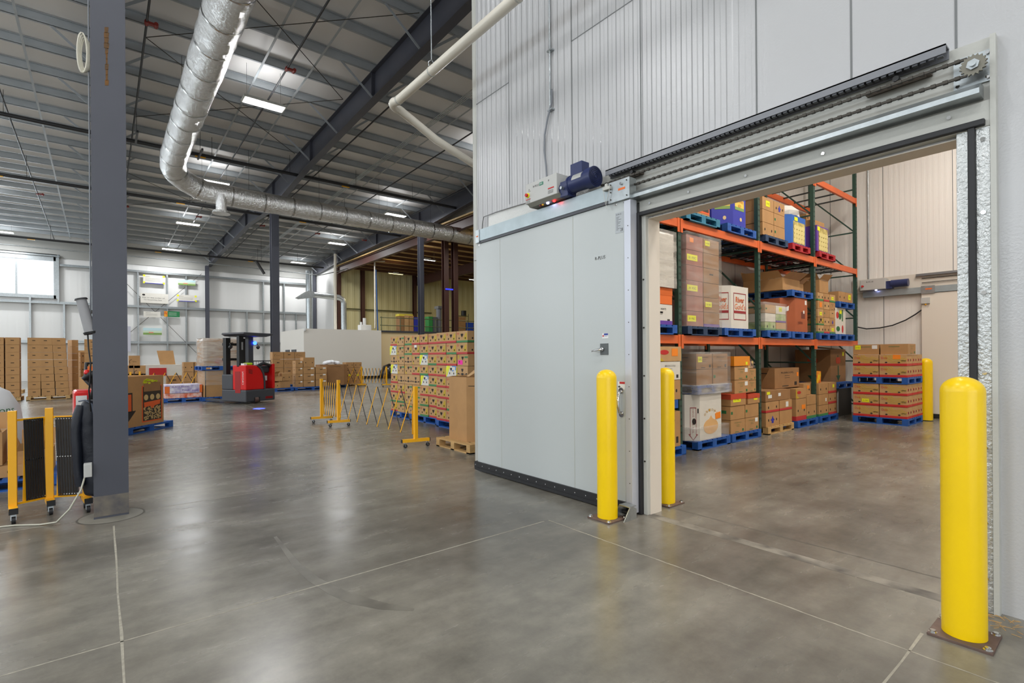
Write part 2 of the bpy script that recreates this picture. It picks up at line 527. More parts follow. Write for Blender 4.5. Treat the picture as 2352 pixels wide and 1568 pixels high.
# roof insulation
mb = MB(); mb.add([(-20, -14, zc(-14) + .26), (16.2, -14, zc(-14) + .26), (16.2, 48.2, zc(48.2) + .26), (-20, 48.2, zc(48.2) + .26)], [(0, 3, 2, 1)])
mb.add([(-20, -14, zc(-14) + .5), (16.2, -14, zc(-14) + .5), (16.2, 48.2, zc(48.2) + .5), (-20, 48.2, zc(48.2) + .5)], [(0, 1, 2, 3)])
struct(mb.build('ceiling', INSUL))
# purlins
pm = MB()
pm.box(-20, 15.3, -0.012, 0.012, 0, 0.24); pm.box(-20, 15.3, -0.012, 0.075, 0, 0.012); pm.box(-20, 15.3, -0.075, 0.012, 0.228, 0.24)
pmesh = pm.mesh('roof_purlin', PURL)
pn_ = 0
for k in range(18, -21, -1):
    Y = 18.5 + 1.56 * k
    if Y > 47.6 or Y < -13: continue
    pn_ += 1
    o = bpy.data.objects.new('roof_purlin', pmesh); COL.objects.link(o); o.location = (0, Y, zc(Y))
    tag(o, 'grey steel purlin under the white roof, %s from the far end wall' % ordw(pn_), 'purlin', 'grey roof purlins of the hall')
# bridging straps
for i, X in enumerate((-9.5, -6, -2.6 + .9, 3.9, 5.2, 10.6, 13.5)):
    mb = MB(); mb.bar((X, -13, zc(-13) - .012), (X, 47.4, zc(47.4) - .012), 0.06, 0.01); o = mb.build('bridging_strap', PURL)
    tag(o, 'thin steel strap running under the grey roof purlins, %s from the left' % ORD[i], 'strap', 'bridging straps under the roof purlins')
# thin rod bracing in the roof
for (a, b) in (((1.0, 12.0), (6.6, 17.5)), ((6.6, 12.0), (1.0, 17.5)), ((1.0, 17.5), (6.6, 23.2)), ((6.6, 17.5), (1.0, 23.2)), ((1, 30), (6.6, 36)), ((6.6, 30), (1, 36)), ((7.2, 30), (14.8, 38)), ((14.8, 30), (7.2, 38))):
    mb = MB(); mb.cyl((a[0], a[1], zc(a[1]) - .05), (b[0], b[1], zc(b[1]) - .05), 0.012, n=6); o = mb.build('roof_brace_rod', DKMETAL)
    tag(o, 'thin diagonal bracing rod under the hall roof', 'rod', 'diagonal roof bracing rods')


# rafters
def rafter(X, prof, label):
    t = thing('roof_rafter', label, 'roof beam', (X, 0, 0))
    mb = MB(); n = len(prof)
    for i in range(n - 1):
        (y0, d0), (y1, d1) = prof[i], prof[i + 1]
        a0, a1 = zc(y0), zc(y1)
        mb.add([(-.008, y0, a0 - d0), (.008, y0, a0 - d0), (.008, y0, a0), (-.008, y0, a0), (-.008, y1, a1 - d1), (.008, y1, a1 - d1), (.008, y1, a1), (-.008, y1, a1)], [(0, 1, 2, 3), (7, 6, 5, 4), (0, 4, 5, 1), (1, 5, 6, 2), (2, 6, 7, 3), (3, 7, 4, 0)])
    mb.build('web', COLGREY, t)
    for nm, s in (('top_flange', 0), ('bottom_flange', 1)):
        mb = MB()
        for i in range(n - 1):
            (y0, d0), (y1, d1) = prof[i], prof[i + 1]
            a0 = zc(y0) - d0 * s; a1 = zc(y1) - d1 * s
            mb.add([(-.13, y0, a0 - .02), (.13, y0, a0 - .02), (.13, y0, a0), (-.13, y0, a0), (-.13, y1, a1 - .02), (.13, y1, a1 - .02), (.13, y1, a1), (-.13, y1, a1)], [(0, 1, 2, 3), (7, 6, 5, 4), (0, 4, 5, 1), (1, 5, 6, 2), (2, 6, 7, 3), (3, 7, 4, 0)])
        mb.build(nm, COLGREY, t)
    for y in (15.4, 21.6, 27.6, 33.8, 41.2):
        d = [p for p in prof if p[0] <= y][-1][1]
        mb = MB(); mb.box(-.12, .12, y - .01, y + .01, zc(y) - d, zc(y)); mb.build('stiffener', COLGREY, t)
    return t


PROF = [(-13.9, .85), (5.5, 1.15), (7, 1.15), (10, .85), (17, .85), (22, .9), (26.5, 1.15), (29, 1.15), (33, .85), (41, .85), (47.9, 1.0)]
rafter(6.85, PROF, 'deep slate grey roof beam over the middle of the hall')
rafter(15.15, PROF, 'slate grey roof beam beside the brown steel bay')
rafter(0.06, PROF, 'slate grey roof beam over the near grey column')
brm = MB(); brm.bar((0, 0, 0), (1.0, 0, .82), 0.07, 0.012, (0, 1, 0))
brme = brm.mesh('fly_brace', PURL)
brm2 = MB(); brm2.bar((0, 0, 0), (-1.0, 0, .82), 0.07, 0.012, (0, 1, 0))
brme2 = brm2.mesh('fly_brace', PURL)
for X, nm in ((6.85, 'middle roof beam'), (15.15, 'roof beam by the brown bay'), (0.06, 'roof beam over the near column')):
    for k in (-4, -2, 0, 2, 4, 6, 8, 10, 12, 14, 16, 18):
        Y = 18.5 + 1.56 * k
        if Y > 47: continue
        for me, s in ((brme, 1), (brme2, -1)):
            if X > 15 and s > 0: continue
            o = bpy.data.objects.new('fly_brace', me); COL.objects.link(o); o.location = (X + .1 * s, Y, zc(Y) - .82)
            tag(o, 'angle brace on the %s side of the %s, %s from far end' % ('right' if s > 0 else 'left', nm.replace('roof beam by the brown bay', 'beam by brown bay').replace('roof beam over the near column', 'beam above near column'), ordw((18 - k) // 2 + 1)), 'brace', 'fly braces of the %s' % nm)


# columns
def icol(x, y, h, fw_, dep, m, label, rot=0, name='steel_column', z=0.0):
    t = thing(name, label, 'column', (x, y, z), rot)
    for s in (-1, 1):
        mb = MB(); mb.box(-fw_ / 2, fw_ / 2, s * dep / 2 - .01, s * dep / 2 + .01, 0, h); mb.build('flange', m, t)
    mb = MB(); mb.box(-.006, .006, -dep / 2 + .01, dep / 2 - .01, 0, h); mb.build('web', m, t)
    return t


cn = icol(0.06, 6.15 + .14, zc(6) - 1.17, .262, .28, COLGREY, 'large slate grey steel column rising in front of the red pallet jack')
rust = mat('rust streak', (124, 84, 36), 0.8, var=0.6, vs=14, col2=(70, 58, 44))
mb = MB()
rr = random.Random(3)
for k in range(11):
    z = 4.63 - k * .05; ww = (0.02 if k < 4 else 0.012) * rr.uniform(.6, 1.3)
    mb.add([(-.01 - ww, -.1515, z), (-.01 + ww, -.1515, z + .01), (-.01 + ww * .7, -.1515, z - .045), (-.01 - ww, -.1515, z - .052)], [(0, 1, 2, 3)])
mb.build('rust_stain', rust, cn)
mb = MB(); mb.box(-.131, .131, -.1525, -.151, .02, .21); mb.build('scuffed_foot', mat('scuffed primer', (84, 82, 84), 0.6, var=0.3, vs=8, col2=(120, 112, 100)), cn)
icol(6.85, 27.7, zc(27.7) - 1.17, .36, .34, COLGREY, 'slate grey steel column between the reach truck and stacked kraft boxes')
icol(6.65, 47.55, zc(47.5) - 1.0, .26, .3, COLGREY, 'slate grey wall column behind the mast of the reach truck')
icol(15.15, 27.6, zc(27.7) - 1.17, .28, .28, COLGREY, 'slate grey steel column above the banana boxes beside paired brown columns')
icol(15.1, 47.5, zc(47.5) - 1.0, .26, .3, COLGREY, 'slate grey wall column behind the hooded duct')

# ---- far wall
FW = ribbed('far wall panel', (232, 232, 230), 'X', 0.9, 0.006, 0.4, emboss=False)
slab('wall_far', -20, 16.2, 48, 48.2, 0, 10.4, FW)
slab('wall_left', -20.2, -20, -14, 48.2, 0, 11.3, WALLW)
slab('wall_back', -20.2, 32, -14.2, -14, 0, 11.6, WALLW)
bandm = mat('grey insulation band', (176, 176, 172), 0.6)
slab('trim_far_band', -20, 16.2, 47.93, 48, 8.62, 9.9, bandm)
for z, x0, x1 in ((2.72, -20, 15), (5.45, -20, 15), (8.12, -2.3, 15), (8.75, -20, -2.3)):
    mb = MB(); mb.box(x0, x1, 47.72, 47.95, z - .01, z + .01); mb.box(x0, x1, 47.72, 47.74, z - .1, z)
    mb.box(x0, x1, 47.93, 47.95, z, z + .09)
    o = mb.build('wall_girt', GALV); tag(o, 'long galvanised wall girt at %s on the far white wall' % {2.72: 'the lowest level', 5.45: 'middle height', 8.12: 'the top right', 8.75: 'the level over the window'}[z], 'girt')
SLB = ['left one behind the tall box stacks', 'right one behind the tall box stacks', 'left of the cheque boards', 'behind the middle of the cheque boards', 'right of the landscape board', 'just left of the reach truck mast', 'above the reach truck guard', 'right beside the bright window', 'at the far left frame edge', 'right of the reach truck guard', 'between second column and vertical duct', 'just behind the vertical duct', 'hidden by the near column']
for i, (x, z0, z1) in enumerate(((-3.83, 0, 5.8), (-2.08, 0, 5.4), (2.14, 0, 8.1), (3.98, 0, 8.1), (5.23, 0, 8.1), (8.3, 0, 5.4), (9.6, 0, 5.4), (-2.38, 5.4, 8.8), (-6.5, 0, 5.4), (10.9, 0, 8.1), (12.6, 0, 8.1), (13.6, 0, 5.4), (-.6, 0, 8.1))):
    mb = MB(); mb.box(x - .05, x + .05, 47.76, 47.95, z0, z1); o = mb.build('wall_stud', GALV)
    tag(o, 'galvanised stud on the far white wall, %s' % SLB[i], 'stud', 'galvanised studs on the far white wall')
for a, b in (((1.2, 7.4), (6.5, 1.2)), ((6.3, 8.3), (1.2, 3.0))):
    mb = MB(); mb.cyl((a[0], 47.8, a[1]), (b[0], 47.8, b[1]), 0.016, n=6); o = mb.build('wall_brace_rod', DKMETAL)
    tag(o, 'thin diagonal bracing rod across the far white wall', 'rod', 'diagonal rods on the far white wall')
# window
mb = MB(); mb.box(-7.4, -2.6, 47.90, 47.93, 5.95, 8.35); struct(mb.build('window_1', GLASSW))
wf = MB(); wf.box(-7.5, -2.5, 47.8, 47.96, 8.35, 8.62); wf.box(-7.5, -2.5, 47.8, 47.96, 5.72, 5.95); wf.box(-2.62, -2.42, 47.8, 47.96, 5.72, 8.62); wf.box(-7.55, -7.4, 47.8, 47.96, 5.72, 8.62); wf.box(-4.56, -4.46, 47.84, 47.95, 5.95, 8.35)
trim(wf, GALV)
mb = MB(); mb.box(-19, -7.6, 47.90, 47.93, 5.95, 8.35); struct(mb.build('window_4', GLASSW))  # added unseen length of the far window, for daylight on the roof
mb = MB(); mb.box(-19.97, -19.93, -8, 44, 5.6, 8.4); struct(mb.build('window_5', GLASSW))  # added glowing band out of view, to brighten the roof
mb = MB(); mb.box(-16, 2, -13.97, -13.93, 1.0, 5.4); struct(mb.build('window_6', GLASSW))  # added glowing band behind the camera, no window known there
area('daylight_fill', (-11, 47.7, 7.1), 16, 2.2, 1500, (0.82, 0.92, 1.0), (math.radians(-90), 0, 0))  # daylight of the seen window, stretched over its added unseen length
area('daylight_fill', (-19.8, 18, 7.0), 2.6, 50, 3600, (0.86, 0.94, 1.0), (0, math.radians(-90), 0))  # added fill light from the left, lifts the roof brightness
area('daylight_fill', (-7, -13.8, 3.2), 17, 4.2, 1100, (0.9, 0.96, 1.0), (math.radians(90), 0, 0))  # added fill light from behind the camera

# ---- cold store box
CW = ribbed('ribbed cold store skin', (190, 190, 191), 'Y', 0.104, 0.010, 0.24, fade=(1.8, 2.3))
CI = ribbed('cold store inner skin', (234, 230, 224), 'Y', 0.105, 0.002, 0.42)
CIX = ribbed('cold store inner skin along', (214, 210, 204), 'X', 0.105, 0.003, 0.42)
OY0, OY1, OZ = 0.69, 2.905, 2.775
mb = MB()
mb.box(4.0, 4.15, OY1, 5.77, 0, 8.4); mb.box(4.0, 4.15, -6, OY0, 0, 8.4); mb.box(4.0, 4.15, OY0, OY1, OZ, 8.4)
struct(mb.build('wall_front', CW))
slab('wall_side', 4.15, 15.0, 5.62, 5.77, 0, 8.4, CW)
slab('wall_inner_side', 4.15, 14.8, 5.60, 5.62, 0, 7.6, CIX)
slab('wall_right', 14.8, 15.0, -6, 5.62, 0, 8.4, CI)
slab('wall_near', 4.15, 15.0, -6.2, -6, 0, 8.4, CI)
slab('ceiling_cold', 4.0, 15.0, -6.2, 5.77, 7.6, 7.8, mat('cold store ceiling', (230, 228, 224), 0.5))
slab('ceiling_cold_lid', 4.0, 15.0, -6.2, 5.77, 8.4, 8.5, WALLW)
seam = mat('dark panel seam', (120, 122, 122), 0.7)
for Y, z0, z1 in ((4.987, 3.4, 8.4), (3.888, 3.4, 8.4), (2.983, 3.32, 8.4), (1.888, 3.32, 8.4), (1.242, 3.32, 8.4), (.695, 3.32, 8.4), (-.25, 0, 8.4), (-1.35, 0, 8.4)):
    mb = MB(); mb.box(3.9975, 4.0, Y - .006, Y + .006, z0, z1); trim(mb, seam)
for y0, y1, z in ((4.987, 5.77, 4.93), (2.983, 3.888, 4.915)):
    mb = MB(); mb.box(3.9975, 4.0, y0, y1, z - .005, z + .005); trim(mb, seam)
for Y in (5.1, 3.95, 2.65, 1.5):
    mb = MB(); mb.box(14.797, 14.8, Y - .006, Y + .006, 0, 7.6); trim(mb, seam)
for X in (5.3, 6.4, 7.5, 8.6, 9.7, 10.8, 11.9, 13):
    mb = MB(); mb.box(X - .006, X + .006, 5.597, 5.6, 0, 7.6); trim(mb, seam)
# corner flashing
mb = MB(); mb.box(3.992, 4.0, 5.70, 5.78, 0, 8.4); mb.box(4.0, 4.08, 5.77, 5.778, 0, 8.4); trim(mb, TRIMW)
# jamb linings
jl = mat('warm white jamb lining', (222, 212, 198), 0.45)
mb = MB(); mb.box(3.99, 4.16, OY1, OY1 + .012, 0, OZ); mb.box(3.99, 4.16, OY1 - .006, OY1, 0, OZ); trim(mb, jl)
mb = MB(); mb.box(3.99, 4.16, OY0, OY0 + .006, 0, OZ); trim(mb, jl)
mb = MB(); mb.box(3.99, 4.16, OY0, OY1, OZ - .006, OZ); trim(mb, jl)

# ---- white inner room and beige room beneath the mezzanine
RW = mat('cream room panel', (222, 218, 210), 0.45)
BW = mat('beige room wall', (226, 204, 160), 0.5)
slab('wall_room', 9.9, 15.1, 33.2, 38.6, 0, 3.3, RW)
slab('baseboard_room', 9.9, 15.1, 33.17, 33.2, 0, 0.18, RUBBER)
slab('wall_beige', 15.1, 31, 33.5, 38.6, 0, 3.2, BW)
for k, (u0, u1) in enumerate(((656, 665), (670, 680))):
    a = PX(u0, 808, 9.88); b = PX(u1, 800, 9.88)
    mb = MB(); mb.box(9.86, 9.9, b.y, a.y, 1.4, 2.0); struct(mb.build('window_%d' % (k + 2), TGREY))
# ---- brown bay
YW = ribbed('ribbed yellow cream siding', (222, 214, 166), 'X', 0.62, 0.02, 0.5, emboss=False)
slab('wall_brown_bay', 15.3, 32, 42.8, 43.0, 0, 9.3, YW)
slab('wall_bay_side', 15.3, 15.45, 43.0, 48.0, 0, 10.2, WALLW)
slab('wall_far_right', 31.8, 32, -14, 43, 0, 11.5, YW)
slab('wall_over_bay', 15.95, 16.1, -14, 48.2, 9.1, 11.5, WALLW)
mb = MB(); mb.box(15.4, 32, 5.8, 43, 9.12, 9.2); struct(mb.build('ceiling_bay', INSULY))
slab('wall_bay_end', 15.2, 32, 5.7, 5.8, 0, 9.2, WALLW)
pb = MB(); pb.box(15.6, 31.8, -.01, .01, 0, .22); pb.box(15.6, 31.8, -.01, .07, 0, .012)
pbm = pb.mesh('bay_purlin', PURLB)
for k in range(24):
    o = bpy.data.objects.new('bay_purlin', pbm); COL.objects.link(o); o.location = (0, 7.4 + k * 1.5, 8.895)
    tag(o, 'brown purlin under the cream roof of the brown bay, %s from its back wall' % ordw(24 - k), 'purlin', 'brown purlins of the bay')
mb = MB(); mb.box(15.52, 15.56, 6, 42.7, 8.5, 9.0); mb.box(15.4, 15.68, 6, 42.7, 8.48, 8.5); mb.box(15.4, 15.68, 6, 42.7, 9.0, 9.02)
tag(mb.build('eave_beam', BROWNST), 'brown eave beam running alongside the grey roof beam', 'beam')
mb = MB(); mb.box(22.9, 22.95, 6, 42.7, 8.1, 8.9); mb.box(22.78, 23.07, 6, 42.7, 8.08, 8.1)
tag(mb.build('bay_beam', BROWNST), 'brown roof beam deep inside the brown bay', 'beam')
for x, y, lb in ((15.55, 42.5, 'brown wall column beside the galvanised duct at the bay corner'), (17.6, 42.4, 'brown wall column left of the white pipe and blue hose'), (22.6, 42.4, 'brown wall column above the wrapped boxes on the mezzanine'), (15.9, 26.0, 'brown column, left of the close pair above the banana boxes'), (16.75, 26.3, 'brown column, right of the close pair above the banana boxes')):
    icol(x, y, 9.0, .3, .3, BROWNST, lb)
mb = MB(); mb.cyl((15.6, 42.6, 5.6), (24.5, 42.6, 5.6), .05, n=8)
tag(mb.build('wall_pipe', mat('olive pipe', (92, 92, 60), .5)), 'dark olive pipe running along the yellow ribbed wall', 'pipe')

# ================================================================== OVERHEAD
def lamp(x, y, z, power, label, m=LAMP, col=(.98, .99, 1), lx=1.25, ly=.5, group=None, zt=None):
    t = thing('high_bay_light', label, 'ceiling light', (x, y, z), 0, group)
    mb = MB(); mb.box(-lx / 2, lx / 2, -ly / 2, ly / 2, 0, .07); mb.box(-.2, .2, -.1, .1, .07, .13); mb.build('housing', TRIMW, t)
    mb = MB(); mb.box(-lx / 2 + .04, lx / 2 - .04, -ly / 2 + .04, ly / 2 - .04, -.008, 0); mb.build('lens', m, t)
    mb = MB()
    for s in (-1, 1): mb.cyl((s * lx * .4, 0, .07), (s * lx * .4, 0, (zt or zc(y) + .26) - z), .004, n=5)
    mb.build('hanging_wire', DKMETAL, t)
    if power:
        area('high_bay_emitter', (x, y, z - .03), lx - .1, ly - .08, power, col)
        area('ceiling_fill', (x, y, z + .15), lx - .1, ly - .08, power * UPF, col, (PI, 0, 0))  # added upward fill light to brighten the roof, not a fixture part
    return t


LL = {(4.1, 17.7): 'bright linear high bay light, the nearest and largest in the hall roof', (4.1, 27): 'linear high bay light half hidden by the foil duct elbow', (4.1, 36.3): 'small high bay light below the foil duct near the far left',
      (4.1, 45.6): 'high bay light in front of the far wall above the hanging cheques', (13.2, 36.3): 'high bay light directly over the tall white vertical pipe', (13.2, 45.6): 'small far high bay light over the hooded duct', (-5, 45.6): 'high bay light at the left edge over the far window',
      (13.2, 27): 'high bay light behind the horizontal foil duct'}
for X in (-14, -5, 4.1, 13.2):
    for Y in (-10.2, -.9, 8.4, 17.7, 27, 36.3, 45.6):
        if X > 13 and Y < 7: continue
        X2 = X; Y2 = Y
        if 4 < X < 5 and Y < 9: X2 = .35; Y2 = {-10.2: -10.2, -.9: -3.6, 8.4: 3.0}[Y]
        lb = LL.get((X, Y), 'linear high bay light out in the hall roof at x %d y %d' % (X, Y))
        if (X, Y) not in LL: lb = 'high bay light hung under the hall roof outside the view'
        lamp(X2, Y2, 9.62, HALL_W * (.62 if X2 == .35 else 1), lb, group=None if (X, Y) in LL else 'high bay lights around the hall')
for i, (x, y) in enumerate(((17.2, 30.4), (18.1, 37), (17.2, 22.5), (25, 26), (25, 36))):
    lamp(x, y, 8.0, BROWN_W, ['white strip light between the grey and brown columns', 'warm yellow strip light on the ribbed wall of the brown bay', 'strip light in the near part of the brown bay', 'strip light deep in the brown bay roof', 'strip light at the deep end of the brown bay'][i], LAMPY if i == 1 else LAMP, (1, .84, .5) if i in (1, 3, 4) else (1, .95, .85), 1.25, .16, zt=9.12)
for i, (x, y) in enumerate(((6.0, 1.6), (9.0, 1.6), (12.2, 1.6), (6.0, -2.6), (10.5, -2.6))):
    lamp(x, y, 7.2, COLD_W, 'strip light under the cold store ceiling', LAMP, (1, .935, .86), 1.4, .2, group='cold store ceiling lights', zt=7.6)


def pipe(name, pts, r, m, label, cat='pipe', n=10, group=None):
    mb = MB(); mb.tube(pts, r, n); o = mb.build(name, m); return tag(o, label, cat, group)


def arc(c, a, b, r, n=8):
    """quarter bend: from c + a*r to c + b*r (a,b unit vectors)"""
    c, a, b = Vector(c), Vector(a), Vector(b)
    return [c + a * (r * math.cos(t * PI / 2 / n)) + b * (r * math.sin(t * PI / 2 / n)) for t in range(n + 1)]


# foil duct
pts = [Vector((2.1, y, 8.95)) for y in (-12, -4, 4, 10, 14, 18, 21, 22.6)]
pts += [p for p in arc((3.35, 23.15, 8.75), (-1, 0, 0), (0, 1, 0), 1.2)]
for q, p in enumerate(pts[8:]): p.z = 8.9 - .5 * (q / 8)
pts += [Vector((x, 24.35, 8.34)) for x in (5, 8, 11, 14, 17)]
t = thing('foil_duct', 'large crinkled foil wrapped air duct turning right under the roof', 'duct', (0, 0, 0))
# densely resampled with slight swelling between bands
dens = []; rad = []
for a, b in zip(pts[:-1], pts[1:]):
    L_ = (b - a).length; k = max(1, int(L_ / .3))
    for i in range(k): dens.append(a.lerp(b, i / k))
dens.append(pts[-1])
rr = random.Random(5)
rad = [.425 + rr.uniform(-.012, .012) for _ in dens]
mb = MB(); mb.tube(dens, rad, 28); mb.build('duct_jacket', FOIL, t)
acc = 0
tape = mat('foil tape', (190, 190, 188), .22, 1.0, bump=.3, bs=12)
for i in range(1, len(dens) - 1):
    acc += (dens[i] - dens[i - 1]).length
    if acc > 1.15:
        acc = 0; d = (dens[i + 1] - dens[i - 1]).normalized()
        mb = MB(); mb.cyl(dens[i] - d * .03, dens[i] + d * .03, .438, n=28, cap=False); mb.build('tape_band', tape, t)
for X in (3.9,):
    mb = MB(); mb.cyl((X, 24.1, 8.3), (X, 24.1, 7.6), .2, n=20); mb.cyl((X, 24.1, 7.6), (X, 24.1, 7.5), .32, .34, n=20); mb.build('side_outlet', FOIL, t)
mb = MB()
for y in (8, 13, 18): mb.cyl((1.9, y, 9.3), (1.9, y, zc(y)), .006, n=5)
for x in (5, 8, 11, 14): mb.cyl((x, 24.35, 8.7), (x, 24.35, 10.5), .006, n=5)
mb.build('hanging_wire', DKMETAL, t)
# sprinkler mains and branches
for Y, z, x0, x1, lb in ((23.6, 9.6, -20, 15.4, 'nearest thick black sprinkler main crossing the hall roof'), (30.2, 9.3, -20, 15.4, 'middle black sprinkler main crossing beyond the foil duct'), (43.4, 9.02, -20, 14.6, 'farthest black sprinkler main near the end wall')):
    t = thing('sprinkler_main', lb, 'pipe')
    mb = MB(); mb.cyl((x0, Y, z), (x1, Y, z), .07, n=10); mb.build('pipe_run', PIPEB, t)
    mb = MB()
    for x in range(-18, 15, 3): mb.cyl((x + .5, Y, z), (x + .5, Y, zc(Y)), .008, n=5)
    mb.build('hanger_rod', DKMETAL, t)
    mb = MB()
    for x in (-3.4, 3.1, 9.0): mb.box(x - .18, x + .18, Y - .03, Y + .03, z - .1, z - .05)
    mb.build('yellow_hanger_tag', YSTEEL, t)
for i, X in enumerate((-6, -2.5, .95, 4.4, 7.85, 11.3, 14.6)):
    t = thing('sprinkler_branch', 'thin black sprinkler branch pipe under the hall roof, %s from the left' % ORD[i], 'pipe', group='sprinkler branch pipes')
    mb = MB(); mb.cyl((X, -13, zc(-13) - .35), (X, 47, zc(47) - .35), .028, n=8); mb.build('pipe_run', PIPEB, t)
    for y in (16.2, 35):
        mb = MB(); z = zc(y) - .35; mb.box(X - .05, X + .25, y - .05, y + .05, z - .03, z + .03); mb.cyl((X + .2, y - .09, z), (X + .2, y + .09, z), .05, n=8); mb.cyl((X, y - .09, z), (X, y + .09, z), .05, n=8); mb.build('red_coupling', REDP, t)
for k in range(4):
    mb = MB(); X = 9.8 + k * .07; mb.cyl((X, -13, zc(-13) - .1), (X, 47, zc(47) - .1), .016, n=6); tag(mb.build('conduit', GALV), 'thin roof conduit, %s from the left of four running parallel' % ORD[k], 'conduit', 'four parallel roof conduits')
for lbq, (x, y) in zip(('left of the beam by brown bay', 'beside the beam by brown bay', 'right of the foil duct bend', 'left of the foil duct'), ((10.8, 28.5), (14.4, 28.8), (3.0, 22.9), (1.0, 22.5))):
    mb = MB(); mb.box(x - .03, x + .03, y - .6, y + .6, 9.35, 9.43); mb.cyl((x, y, 9.4), (x, y, zc(y) + .24), .008, n=5); tag(mb.build('seismic_brace', PIPEB), 'short dark bracing bar hung under the roof, %s' % lbq, 'brace', 'short dark hung braces')

# white insulated pipe in front of the cold store wall
t = thing('insulated_pipe', 'white jacketed pipe bending in front of the cold store wall', 'pipe')
pp = [Vector((3.42, y, 5.27)) for y in (-4, 0, 3, 5.2, 6.9)] + arc((3.56, 6.95, 5.27), (-1, 0, 0), (0, 1, 0), .17)
pp += [Vector((4.2, 7.12, 4.98)), Vector((5.6, 7.12, 4.55)), Vector((9, 7.12, 4.5))]
mb = MB(); mb.tube(pp, .062, 16); mb.build('pipe_jacket', PVC, t)
mb = MB()
for p, d in ((Vector((3.42, 5.9, 5.27)), Vector((0, 1, 0))), (Vector((3.42, 4.1, 5.27)), Vector((0, 1, 0))), (Vector((3.42, 6.85, 5.27)), Vector((0, 1, 0))), (Vector((5.25, 7.12, 4.66)), Vector((1, 0, -.3)))):
    mb.cyl(p - d * .012, p + d * .012, .068, n=14)
mb.build('clamp_band', TRIMW, t)
for x, y, z in ((3.42, 5.9, 5.33), (3.42, 4.1, 5.33), (5.25, 7.12, 4.72)):
    mb = MB(); mb.cyl((x, y, z + .1), (x, y, zc(y)), .007, n=6)
    mb.tube([(x - .04, y, z), (x - .045, y, z + .05), (x, y, z + .1), (x + .045, y, z + .05), (x + .04, y, z)], .006, 6)
    mb.build('hanger_rod', GALV, t)

# ================================================================== COLD STORE DOOR
def onwall(mb, y0, y1, z0, z1, x0, x1=4.0, mi=0): mb.box(x0, x1, y0, y1, z0, z1, mi)


# casing around the opening
t = thing('door_casing', 'grey white metal casing framing the cold store doorway', 'door frame', (4.0, 0, 0))
def cas(name, m, boxes, bevel=0.0):
    mb = MB()
    for y0, y1, z0, z1, xo in boxes: mb.box(-xo, 0, y0, y1, z0, z1)
    return mb.build(name, m, t, bevel=bevel)


cas('header_plate', TRIMW, [(.52, 3.62, 2.94, 3.305, .03)])
cas('header_panel', TRIMW, [(.52, 2.97, 2.79, 2.94, .055)], .004)
cas('side_jamb', GALVG, [(.636, .69, 0, 2.80, .05), (.54, .604, 0, 2.80, .05)], .004)
cas('side_jamb', TRIMW, [(2.905, 2.95, 0, 2.80, .05)], .004)
cas('edge_trim', TRIMW, [(.515, .54, 0, 3.305, .06)])
cas('rubber_seal', RUBBER, [(.604, .636, 0, 2.81, .075), (.56, 2.97, 2.795, 2.832, .085)], .006)
cas('rubber_seal', RUBBER, [(2.95, 2.985, 0, 2.83, .09)], .006)
for bz in (2.72, 2.30, 1.84, 1.38, .95, .52, .2):
    mb = MB(); mb.cyl((-.05, .572, bz), (-.062, .572, bz), .012, n=8); mb.build('bolt', CHROME, t)
for bz in (2.2, 1.75, 1.3, .9, .5):
    mb = MB(); mb.cyl((-.05, 2.93, bz), (-.058, 2.93, bz), .008, n=8); mb.build('bolt', DKMETAL, t)
for by in (.72, 1.4, 1.95, 2.45, 2.85):
    mb = MB(); mb.cyl((-.055, by, 2.895), (-.066, by, 2.895), .011, n=8); mb.build('bolt', CHROME, t)

# top wire cover
t = thing('track_cover', 'long dull grey channel cover above the door chain', 'cover', (3.9, 0, 0))
mb = MB(); mb.box(-.025, 0.06, .72, 3.32, 3.306, 3.316); mb.box(-.025, -.018, .72, 3.32, 3.262, 3.316); mb.box(.05, .06, .72, 3.32, 3.25, 3.316); mb.build('channel', mat('anodised grey channel', (128, 130, 136), .45, .0), t)
mb = MB()
for k in range(64): mb.box(-.018, .012, .735 + k * .04, .762 + k * .04, 3.25, 3.262)
mb.build('slotted_lip', TGREY, t)
for y0, y1, nm in ((.80, 1.14, 'near'), (2.93, 3.12, 'far')):
    o = thing('limit_switch', 'brown metal limit switch bracket at the %s end of the door chain' % ('right' if nm == 'near' else 'left'), 'switch', (3.92, 0, 0))
    mb = MB(); mb.box(0, 0.05, y0, y1, 3.19, 3.21); mb.box(-.015, 0, y0 + .02, y1 - .02, 3.175, 3.205); mb.build('bracket', mat('bronze plated steel', (104, 92, 82), .35, .6), o)
    mb = MB(); ym = (y0 + y1) / 2; mb.cyl((0.01, ym, 3.2), (0.01, ym, 3.24), .012, n=8); mb.cyl((-.02, ym, 3.225), (.03, ym, 3.225), .018, n=8); mb.build('switch_arm', TBLACK, o)
# chain with sprocket
t = thing('chain_drive', 'black roller chain looped around a sprocket above the doorway', 'chain drive', (3.88, .60, 3.135))
def chain(z):
    mb = MB()
    for k in range(100):
        y = .03 + k * .0275
        if k % 2: mb.box(-.012, .012, y, y + .024, z - .009, z + .009)
        else: mb.box(-.007, .007, y - .003, y + .03, z - .007, z + .007)
    return mb


